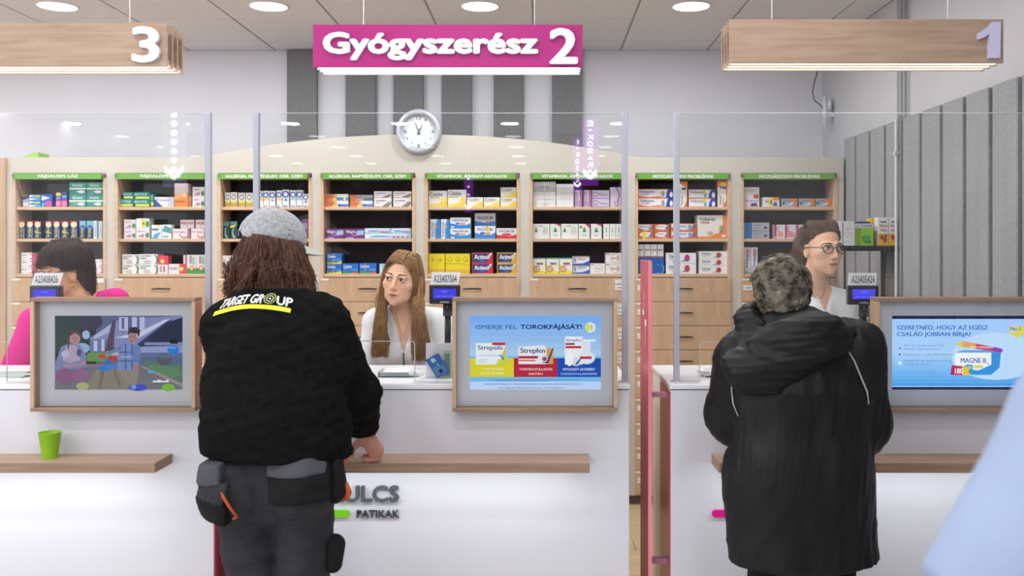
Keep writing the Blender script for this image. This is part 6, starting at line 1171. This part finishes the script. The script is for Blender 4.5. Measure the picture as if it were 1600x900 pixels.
J.cap((-.722, 3.08, 1.345), (-.625, 3.13, 1.11), .088, .082, .05).cap((-.625, 3.13, 1.11), (-.632, 3.295, .965), .078, .050, .03)
J.ell((-.655, 3.25, .985), (.045, .05, .035), None, .03)
J.noise(.0045, 13, 21, 7, (.6, 1, 1.5)); J.noise(.0028, 30, 24, 7, (.5, 1, 1.8), True)
x, y, z_ = J.grid(); J.cut(np.where(x < -.60, .0, 0)+np.where(y < 3.16, (.948-.035*(x+.845)*1.0-z_), -.2)); J.cut(-(z_-.938)+0*x)
J.cut(z_-1.47+0*x)
j = J.mesh('fleece_jacket', FLEECE, g); bvJ = J.bvh()
# back print: lettering on an arch over a yellow bar
def arcz(px): return 481.5+(472.5-481.5)*0-(1-((px-405)/68)**2)*13 if px < 405 else 468.5+((px-405)/58)**2*7
def toback(px, py): return onto(bvJ, X(px, 3.005), Z(py, 3.005), 2.4, .0022)
WH = mat('#e6e6e4', .7); YB = mat('#d8d62c', .6)
def arc_text(s_, p0, p1, hgt, m, mb, sk=.35):
    v, f = text_geo(s_, .045)
    for ox, oz in ((-.6, 0), (.6, 0), (0, .5), (0, -.5)):
        vs = []
        for a, b_ in v:
            px = p0+(p1-p0)*a+sk*hgt*(b_-.5)+ox; py = arcz(px)+3.5-b_*hgt+oz; vs.append(toback(px, py))
        mb.add(vs, f, m)
for a_ in (('TARGET', 343, 391, 12.5, WH, .35), ('GR', 396, 417, 12.5, WH, .35), ('UP', 438, 460, 12, WH, -.05)):
    pr = MB(); arc_text(*a_[:5], pr, a_[5]); pr.build('back_lettering', j)
pr = MB()
for r0, r1, m in ((9.6, 7.6, mat('#9aa03c', .7)), (5.6, 4.4, mat('#c8c8d0', .7)), (1.6, 0, WH)):
    n = 24; vs = []; c = (427, 465.5)
    for r in (r0, r1):
        for i in range(n): vs.append(toback(c[0]+r*math.cos(2*math.pi*i/n), c[1]+r*.82*math.sin(2*math.pi*i/n)))
    pr.add(vs, [(i, (i+1) % n, n+(i+1) % n, n+i) for i in range(n)], m)
pr.build('target_emblem', j)
pr = MB(); vs = []; n = 26
for i in range(n):
    px = 337+(461-337)*i/(n-1); top = arcz(px)+5.5 if px > 345 else arcz(px)+5.5
    vs.append(toback(px, top)); vs.append(toback(px-(1 if i < 3 else 0), top+6.5))
pr.add(vs, [(2*i, 2*i+2, 2*i+3, 2*i+1)[::-1] for i in range(n-1)], YB); pr.build('yellow_bar', j)
# trousers
TR = noisemat('charcoal_work_cloth', '#2a292e', '#343338', (1, 1, 1), 12, 4, .85, .25, bscale=220, spec=.25); TRB = noisemat('black_work_cloth', '#131315', '#1b1b1d', (1, 1, 1), 12, 4, .85, .25, bscale=220, spec=.2); ORG = mat('#b4501e', .6); TRG = noisemat('grey_flap_cloth', '#3c3e44', '#484a50', (1, 1, 1), 20, 4, .85, .2, bscale=200)
T = Field((-1.18, 2.66, .03), (-.52, 3.2, 1.06), .007)
T.cap((-.845, 2.95, 1.0), (-.845, 2.95, .90), .205, .205, .04, fy, .66)
for hx, kx, ax_ in ((-.94, -.925, -.93), (-.755, -.765, -.76)):
    L_ = Field(T.lo, T.lo+(T.n-1)*T.h, T.h); L_.cap((hx, 2.945, .885), (kx, 2.97, .50), .106, .080, .03); L_.cap((kx, 2.97, .50), (ax_, 2.955, .09), .080, .066, .03); L_.ell((hx, 2.885, .865), (.098, .098, .105), None, .04); n0 = tuple(min(a, b_) for a, b_ in zip(T.F.shape, L_.F.shape)); s0 = tuple(slice(0, n) for n in n0); A = T.F[s0]; B = L_.F[s0]; hh = np.maximum(.004-np.abs(A-B), 0); T.F[s0] = np.minimum(A, B)-hh*hh/.016
T.noise(.004, 16, 31, 7, (1, 1, 1.2)); T.noise(.0032, 30, 34, 6, (.6, 1, 1.6), True)
tr = T.mesh('trousers', TR, g)
def pocket(name, bx, off, m, par=None, rot=None):
    P_ = T.copy(); P_.F = P_.F-off; x, y, z = P_.grid(); (x0, x1, z0, z1, yb) = bx; xs_, zs_ = x+0*z, z+0*x
    if rot:
        cx_, cz_, a = rot; ca, sa = math.cos(a), math.sin(a); xs_ = cx_+(x-cx_)*ca+(z-cz_)*sa; zs_ = cz_-(x-cx_)*sa+(z-cz_)*ca
    q = np.maximum(np.maximum(x0-xs_, xs_-x1), np.maximum(z0-zs_, zs_-z1)); P_.cut(np.maximum(q, y-yb)); return P_.mesh(name, m, g, 1)
pocket('back_pocket', (X(422, 2.83), X(513, 2.83), Z(784, 2.83), Z(716, 2.83), 2.95), .022, TRB, rot=(-.74, .89, .05)); pocket('pocket_flap', (X(420, 2.83), X(508, 2.83), Z(742, 2.83), Z(709, 2.83), 2.95), .027, TRG, rot=(-.74, .95, .03))
pocket('side_pocket', (X(320, 2.88), X(378, 2.88), Z(808, 2.88), Z(770, 2.88), 3.0), .034, TRB, rot=(-.99, .88, -.2)); pocket('side_pocket', (X(322, 2.88), X(373, 2.88), Z(775, 2.88), Z(738, 2.88), 3.0), .032, TR, rot=(-.99, .88, -.2)); pocket('pocket_flap', (X(318, 2.88), X(362, 2.88), Z(746, 2.88), Z(716, 2.88), 3.0), .038, TRG, rot=(-.99, .93, .12))
bvT = T.bvh()
def tb(px, py, off=.03): return onto(bvT, X(px, 2.84), Z(py, 2.84), 2.4, off)
z = MB(); z.tube([tb(355, 747, .034), tb(363, 765, .034), tb(372, 783, .034), tb(380, 799, .034)], [.004, .005, .005, .004], ORG, 6); z.tube([tb(380, 799, .034), tb(373, 803, .034)], .004, ORG, 6); z.build('orange_trim', g, True)
z = MB()
for a in ((487, 717), (492, 721)): z.lathe([(.001, 0), (.004, -.004), (.001, -.008)], tb(*a, .034), mat('#c87440', .3, .7), 8)
z.build('rivets', g)
z = MB(); z.tube([(-.628, 2.93, .985), (-.622, 2.92, .95), (-.628, 2.91, .915)], [.012, .012, .009], ORG, 8); z.build('orange_trim', g, True); z = MB(); z.tube([(-.614, 2.90, .815), (-.604, 2.90, .84), (-.612, 2.90, .87)], [.009, .010, .006], ORG, 8); z.build('orange_trim', g, True)
z = Field((-.72, 2.78, .74), (-.57, 3.02, .97), .006); z.cap((-.645, 2.90, .93), (-.642, 2.90, .845), .034, .038, .03, (1, 0, 0), .8); z.noise(.003, 40, 8); z.mesh('side_pocket', TRB, g)
z = Field((-.72, 2.85, .45), (-.56, 3.05, .75), .006); z.cap((-.66, 2.95, .66), (-.665, 2.95, .60), .035, .03, .03); z.mesh('knee_pocket', TRB, g)
shoes(g, (-.93, 2.95), (-.76, 2.96), (0, 1), mat('#26221e', .6))
# cap
CAPM = noisemat('heather_grey_cloth', '#8f9296', '#b2b5b9', (1, 1, 1), 90, 5, .9, .2, bscale=240)
Cp = Field(H.c-.2, H.c+.2, .0045); Cp.ell(H.w(0, -.018, .030), np.array((.098, .118, .108)), H.R, .01); cx_ = Cp.copy(); cx_.F += .006
x, y, z_ = Cp.grid(); pl = (x-H.c[0])*H.R[0, 2]+(y-H.c[1])*H.R[1, 2]+(z_-H.c[2])*H.R[2, 2]; yl = (x-H.c[0])*H.R[0, 1]+(y-H.c[1])*H.R[1, 1]+(z_-H.c[2])*H.R[2, 1]; xl = (x-H.c[0])*H.R[0, 0]+(y-H.c[1])*H.R[1, 0]+(z_-H.c[2])*H.R[2, 0]
ar_ = np.sqrt((xl/.032)**2+((pl-.012)/.030)**2)-1; Cp.cut(-(pl-.022)); Cp.cut(np.where(yl < 0, -ar_*.02, -1)); Cp.F = np.maximum(Cp.F, -cx_.F)
cp_ = Cp.mesh('cap', CAPM, g); cp_['label'] = 'heather grey baseball cap'
MB().lathe([(.001, .008), (.006, .006), (.008, .0)], H.w(0, -.018, .135), CAPM, 12).build('cap_button', g, True)
vs = []; n = 13
for t_ in (0, 1):
    for j_ in range(5):
        for i in range(n):
            a = math.radians(-62+124*i/(n-1)); r0 = .094; L = .075*math.cos(a*1.15)**.6*j_/4 if math.cos(a*1.15) > 0 else 0
            vs.append(H.w(math.sin(a)*(.090+L*.25), .0+math.cos(a)*(.105-.018)+L, .026-.35*L-.25*(math.sin(a)*.09)**2/.09-.003*t_))
fs = []
for j_ in range(4):
    for i in range(n-1): q = j_*n+i; fs.append((q, q+1, q+n+1, q+n)); w0 = 5*n; fs.append((w0+q, w0+q+n, w0+q+n+1, w0+q+1))
for i in range(n-1): q = 4*n+i; fs.append((q, q+1, 5*n+q+1, 5*n+q))
MB().add(vs, fs, mat('#b9bcb8', .9)).build('cap_brim', g, True)
# hair
HM = hairmat('hair_reddish_brown', '#2a1710', '#7c5442', (45, 45, 10), .45)
Hm = Field((-1.12, 3.0, 1.38), (-.70, 3.4, 1.72), .006)
Hm.ell((-.925, 3.20, 1.575), (.100, .100, .080), None, .03).ell((-.965, 3.165, 1.50), (.082, .068, .06), None, .04).ell((-.85, 3.19, 1.495), (.066, .066, .07), None, .04)
Hm.ell(H.w(0, .11, -.03), (.05, .06, .08), H.R, .01, 's'); Hm.cut(-(Hm.grid()[2]-1.40)+0*Hm.F); Hm.noise(.007, 26, 41, 8, (1, 1, .5)); Hm.mesh('hair', hairmat('hair_under_brown', '#24140e', '#3a231a'), g)
N = 4400; az = rng.uniform(-math.pi, math.pi, N)
fa = math.atan2(H.R[1, 1], H.R[0, 1]); dd = np.abs((az-fa+math.pi) % (2*math.pi)-math.pi); keep = dd > .82; az = az[keep]; N = len(az); cl_n = np.round(az*5)/5
clump = np.sin(cl_n*37.7)*.5+.5; L_ = rng.uniform(.6, 1, N)
def P3(r, z, da=0): return np.stack([H.c[0]+r*np.cos(az+da), H.c[1]-.02+r*np.sin(az+da), z], 1)
zc = 1.625-.02*np.cos(az-fa)
r1 = .101+rng.uniform(-.004, .004, N); wv = .3*np.sin(cl_n*11)
bx_ = np.where(np.cos(az) < 0, .018, .035)
C = np.stack([P3(r1*.97, zc+.01), P3(r1+.010+.006*clump, zc-.055), P3(r1+.018+.014*clump+.5*bx_, zc-.10, wv*.12), P3(r1+.004+.022*clump+bx_*1.0, zc-.145*L_-.01, wv*.3), P3(r1+.008+.02*clump+bx_*(.7+L_*.8), 1.435+.05*(1-L_)-.012*np.cos(az), wv*.5+rng.normal(0, .08, N))], 1)
C[:, 1:] += rng.normal(size=C[:, 1:].shape)*.006; C[:, 4, :2] += rng.normal(size=(N, 2))*.008; C[:, 4, 2] += rng.normal(size=N)*.012
C[:, 3:, 1] -= .02
P = catmull(C, 20); t_ = np.linspace(0, 1, 20)[None, :, None]; P += .0085*t_*np.sin(t_*15+az[:, None, None]*9+np.array([0, 2, 4])); strands('hair_strands', P, np.linspace(1, .45, 20)*.0014, HM, g)

# ---------------- customer in black rain coat at the right counter
g = thing('person', 'person with short curly grey hair in long black hooded coat, seen from behind', 'person', (.84, 3.0, 0))
H = Head((.790, 3.115, 1.437), (-.35, .93, -.12), 0, .93)
F = Field((.50, 2.8, .85), (1.25, 3.55, 1.62), .006)
F.cap(H.w(0, -.03, -.06), (.80, 3.06, 1.30), .056, .06, .03).cap((.80, 3.06, 1.30), (.83, 3.03, 1.1), .08, .15, .05, (0, 1, 0), .7).cap((.83, 3.03, 1.1), (.84, 3.02, .9), .16, .16, .05, (0, 1, 0), .7)
for a, s_ in ((((.655, 3.05, 1.24), (.635, 3.16, 1.02), (.74, 3.32, .94)), 1), (((1.03, 3.05, 1.27), (1.07, 3.12, 1.0), (.98, 3.30, .93)), -1)):
    F.cap(a[0], a[1], .05, .042, .03); F.cap(a[1], a[2], .042, .028, .015); dv = np.array(a[2])-np.array(a[1]); add_hand(F, a[2], dv/np.linalg.norm(dv)*.6+np.array((.0, .3, -.25)), (0, 0, 1), s_, .3)
add_head(F, H); x, y, z_ = F.grid(); F.cut(np.where((y > 3.285) & (y < 3.45) & (z_ < .87), .8425-z_, -1)+0*x); b = F.mesh('body', SKIN_R, g); face_parts(g, b, F, H, mat('#9c6a60', .5), mat('#7c766c', .8), '#3c3830', lashes=False)
COAT = noisemat('black_nylon', '#0a0a0c', '#101013', (1, 1, 1), 8, 4, .5, .2, bscale=90, spec=.28)
J = Field((.48, 2.66, .55), (1.26, 3.4, 1.46), .007)
J.cap((.852, 3.02, .52), (.842, 3.02, .85), .252, .235, .05, fy, .66).cap((.835, 3.02, .85), (.845, 3.03, 1.12), .232, .212, .06, fy, .66).cap((.845, 3.03, 1.12), (.845, 3.05, 1.22), .212, .165, .06, fy, .68)
J.cap((.67, 3.05, 1.235), (.80, 3.06, 1.315), .085, .085, .06).cap((.80, 3.06, 1.315), (1.01, 3.05, 1.275), .088, .090, .06)
J.cap((.655, 3.05, 1.225), (.622, 3.13, 1.045), .088, .078, .05).cap((.622, 3.13, 1.045), (.71, 3.29, .97), .076, .055, .04).ell((.645, 3.13, .985), (.075, .07, .045), None, .04)
J.cap((1.025, 3.05, 1.26), (1.075, 3.09, 1.02), .090, .090, .06).cap((1.075, 3.09, 1.02), (1.0, 3.27, .97), .088, .058, .04)
J.noise(.007, 9, 51, 6, (1.6, 1, .22)); J.noise(.0035, 24, 53, 7, (1.6, 1, .3), True)
x, y, z_ = J.grid(); J.cut(-(z_-(.585+.05*np.maximum(x-.84, 0)*1.2))+0*y); c = J.mesh('coat', COAT, g); bvC = J.bvh()
Hd = Field((.50, 2.74, 1.10), (1.10, 3.22, 1.48), .0055)
for i in range(24):
    a0, a1 = 2*math.pi*i/24, 2*math.pi*(i+1)/24
    f_ = lambda a: (.805+.118*math.cos(a)-.012*math.sin(a), 3.055+.098*math.sin(a), 1.338-.050*math.cos(a+.5)-.0-(.035 if math.cos(a) < -.3 else 0)+.022*math.sin(a))
    Hd.cap(f_(a0), f_(a1), .046, .046, .02)
Hd.ell((.775, 2.905, 1.262), (.205, .062, .085), np.array(Matrix.Rotation(math.radians(-22), 3, 'Y'), np.float32), .05).ell((.79, 2.92, 1.33), (.15, .06, .06), np.array(Matrix.Rotation(math.radians(-14), 3, 'Y'), np.float32), .05)
Hd.cap((.62, 2.95, 1.235), (.67, 3.0, 1.265), .045, .045, .05); Hd.cap((.93, 2.94, 1.31), (.98, 3.0, 1.33), .045, .04, .05)
Hd.noise(.006, 15, 61, 6, (.7, 1, 1.4)); Hd.noise(.004, 30, 63, 7, (.6, 1, 1.6), True); hd = Hd.mesh('hood', COAT, g)
PIP = mat('#b4b4b0', .35)
def cb(px, py, o_=.003): return onto(bvC, X(px, 2.93), Z(py, 2.93), 2.3, o_)
z = MB(); z.tube([cb(1151, 567), cb(1148, 590), cb(1148, 612), cb(1151, 635), cb(1158, 654)], .0026, PIP, 6); z.build('reflective_piping', g, True)
z = MB(); z.tube([cb(1313, 527), cb(1325, 543), cb(1337, 565), cb(1347, 590), cb(1355, 612), cb(1358, 632)], .0026, PIP, 6); z.build('reflective_piping', g, True)
T = Field((.58, 2.8, .04), (1.1, 3.25, .75), .009); legs(T, (.76, 3.02, .75), (.93, 3.02, .75), (.76, 3.03, .48), (.92, 3.03, .48), (.76, 3.0, .09), (.92, 3.0, .09), (.105, .085, .07)); T.noise(.004, 20, 3); T.mesh('trousers', TRB, g); shoes(g, (.76, 3.0), (.92, 3.0), (0, 1))
HGY = hairmat('hair_grey', '#26231f', '#a39a8a', (16, 16, 16), .6)
Hm = Field(H.c-.2, H.c+.2, .005); Hm.ell(H.w(0, -.024, .040), (.086, .098, .098), H.R, .02); Hm.cap(H.w(0, -.075, .0), H.w(0, -.070, -.085), .058, .044, .03, H.d(0, 1, 0), .7); Hm.ell(H.w(0, .11, -.03), (.07, .075, .09), H.R, .01, 's')
for s_ in (-1, 1): Hm.ell(H.w(s_*.088, .008, -.045), (.04, .035, .05), H.R, .01, 's')
Hm.noise(.006, 55, 71, 8); Hm.mesh('hair', HGY, g); 
N = 3400; u = rng.normal(size=(N, 3)); u /= np.linalg.norm(u, axis=1, keepdims=True); u[:, 2] = np.where(u[:, 2] < -.75, -u[:, 2], u[:, 2]); ok = ~((u[:, 1] > .35) & (u[:, 2] < .35)); u = u[ok]; N = len(u)
p0 = u*np.array((.089, .100, .100))+np.array((0, -.024, .038)); low = u[:, 2] < -.35; p0[low, 2] -= .02; p0[low, 0] *= .9
tg = np.cross(u, np.array((.2, .5, 1.))+.9*np.sin(p0*60)); tg /= np.linalg.norm(tg, axis=1, keepdims=True); bt = np.cross(u, tg); t_ = np.linspace(0, 1, 12)[None, :, None]; rd = rng.uniform(.009, .018, (N, 1, 1)); tw = rng.uniform(3.2, 5.5, (N, 1, 1))
P = p0[:, None]+u[:, None]*(.000+(.006+.010*np.abs(np.sin(p0[:, None, :1]*70)))*np.sin(t_*2.6))+tg[:, None]*rd*np.sin(t_*tw)+bt[:, None]*rd*(1-np.cos(t_*tw)); strands('hair_strands', H.wa(P), np.linspace(1, .5, 12)*.0012, HGY, g)

# ---------------- blurred near person in light blue at lower right
g = thing('person', 'blurred person in light blue shirt very near the camera at lower right', 'person', (.85, .98, 0))
H = Head((.77, 1.02, 1.68), (-.1, 1, 0), 0, 1.0)
F = Field((.3, .6, .7), (1.3, 1.5, 1.86), .009); add_head(F, H)
F.cap(H.w(0, -.03, -.06), (.78, .98, 1.48), .056, .06, .03).cap((.78, .98, 1.48), (.85, .98, 1.15), .09, .15, .05, (0, 1, 0), .7).cap((.85, .98, 1.15), (.85, .98, .9), .15, .15, .05, (0, 1, 0), .7)
for a in (((.575, .95, 1.41), (.445, .93, 1.20), (.50, 1.12, 1.06)), ((.96, .95, 1.41), (1.03, .93, 1.08), (1.0, 1.1, .97))):
    F.cap(a[0], a[1], .05, .042, .03); F.cap(a[1], a[2], .042, .028, .015); dv = np.array(a[2])-np.array(a[1]); add_hand(F, a[2], dv, (0, 0, 1), 1 if a[0][0] < .8 else -1, .4)
F.mesh('body', SKIN_R, g)
BL = noisemat('light_blue_cotton', '#8492ae', '#919fbb', (1, 1, 1), 5, 3, .8, .1, bscale=120)
J = Field((.24, .65, .80), (1.32, 1.4, 1.60), .009)
J.cap((.85, .98, .82), (.80, .98, 1.15), .21, .21, .05, fy, .68).cap((.80, .98, 1.15), (.80, .98, 1.33), .21, .17, .05, fy, .68).cap((.60, .96, 1.415), (.78, .98, 1.47), .09, .075, .06).cap((.78, .98, 1.47), (.96, .96, 1.41), .075, .09, .06)
J.cap((.575, .95, 1.405), (.445, .93, 1.20), .09, .098, .05).cap((.96, .95, 1.40), (1.03, .93, 1.09), .09, .095, .05); J.noise(.012, 9, 81, 6, (1, 1, .6)); x, y, z_ = J.grid()
J.cut(np.where((x < .60), 1.275-.42*(x-.371)-z_, .83-z_)+0*y); J.mesh('shirt', BL, g)
T = Field((.6, .75, .04), (1.1, 1.25, .95), .011); legs(T, (.76, .98, .85), (.94, .98, .85), (.76, .98, .5), (.94, .98, .5), (.76, .98, .09), (.94, .98, .09), (.115, .085, .07)); T.cap((.85, .98, .9), (.85, .98, .82), .17, .17, .03, fy, .66); T.mesh('trousers', mat('#39404e', .8), g); shoes(g, (.76, .98), (.94, .98), (0, 1))
Hm = Field(H.c-.2, H.c+.2, .008); Hm.ell(H.w(0, -.022, .038), (.084, .104, .100), H.R, .02); Hm.ell(H.w(0, .11, -.03), (.07, .08, .09), H.R, .01, 's'); Hm.mesh('hair', HD, g)

# tidy helper data
for o in bpy.data.objects:
    if '_o' in o: del o['_o']
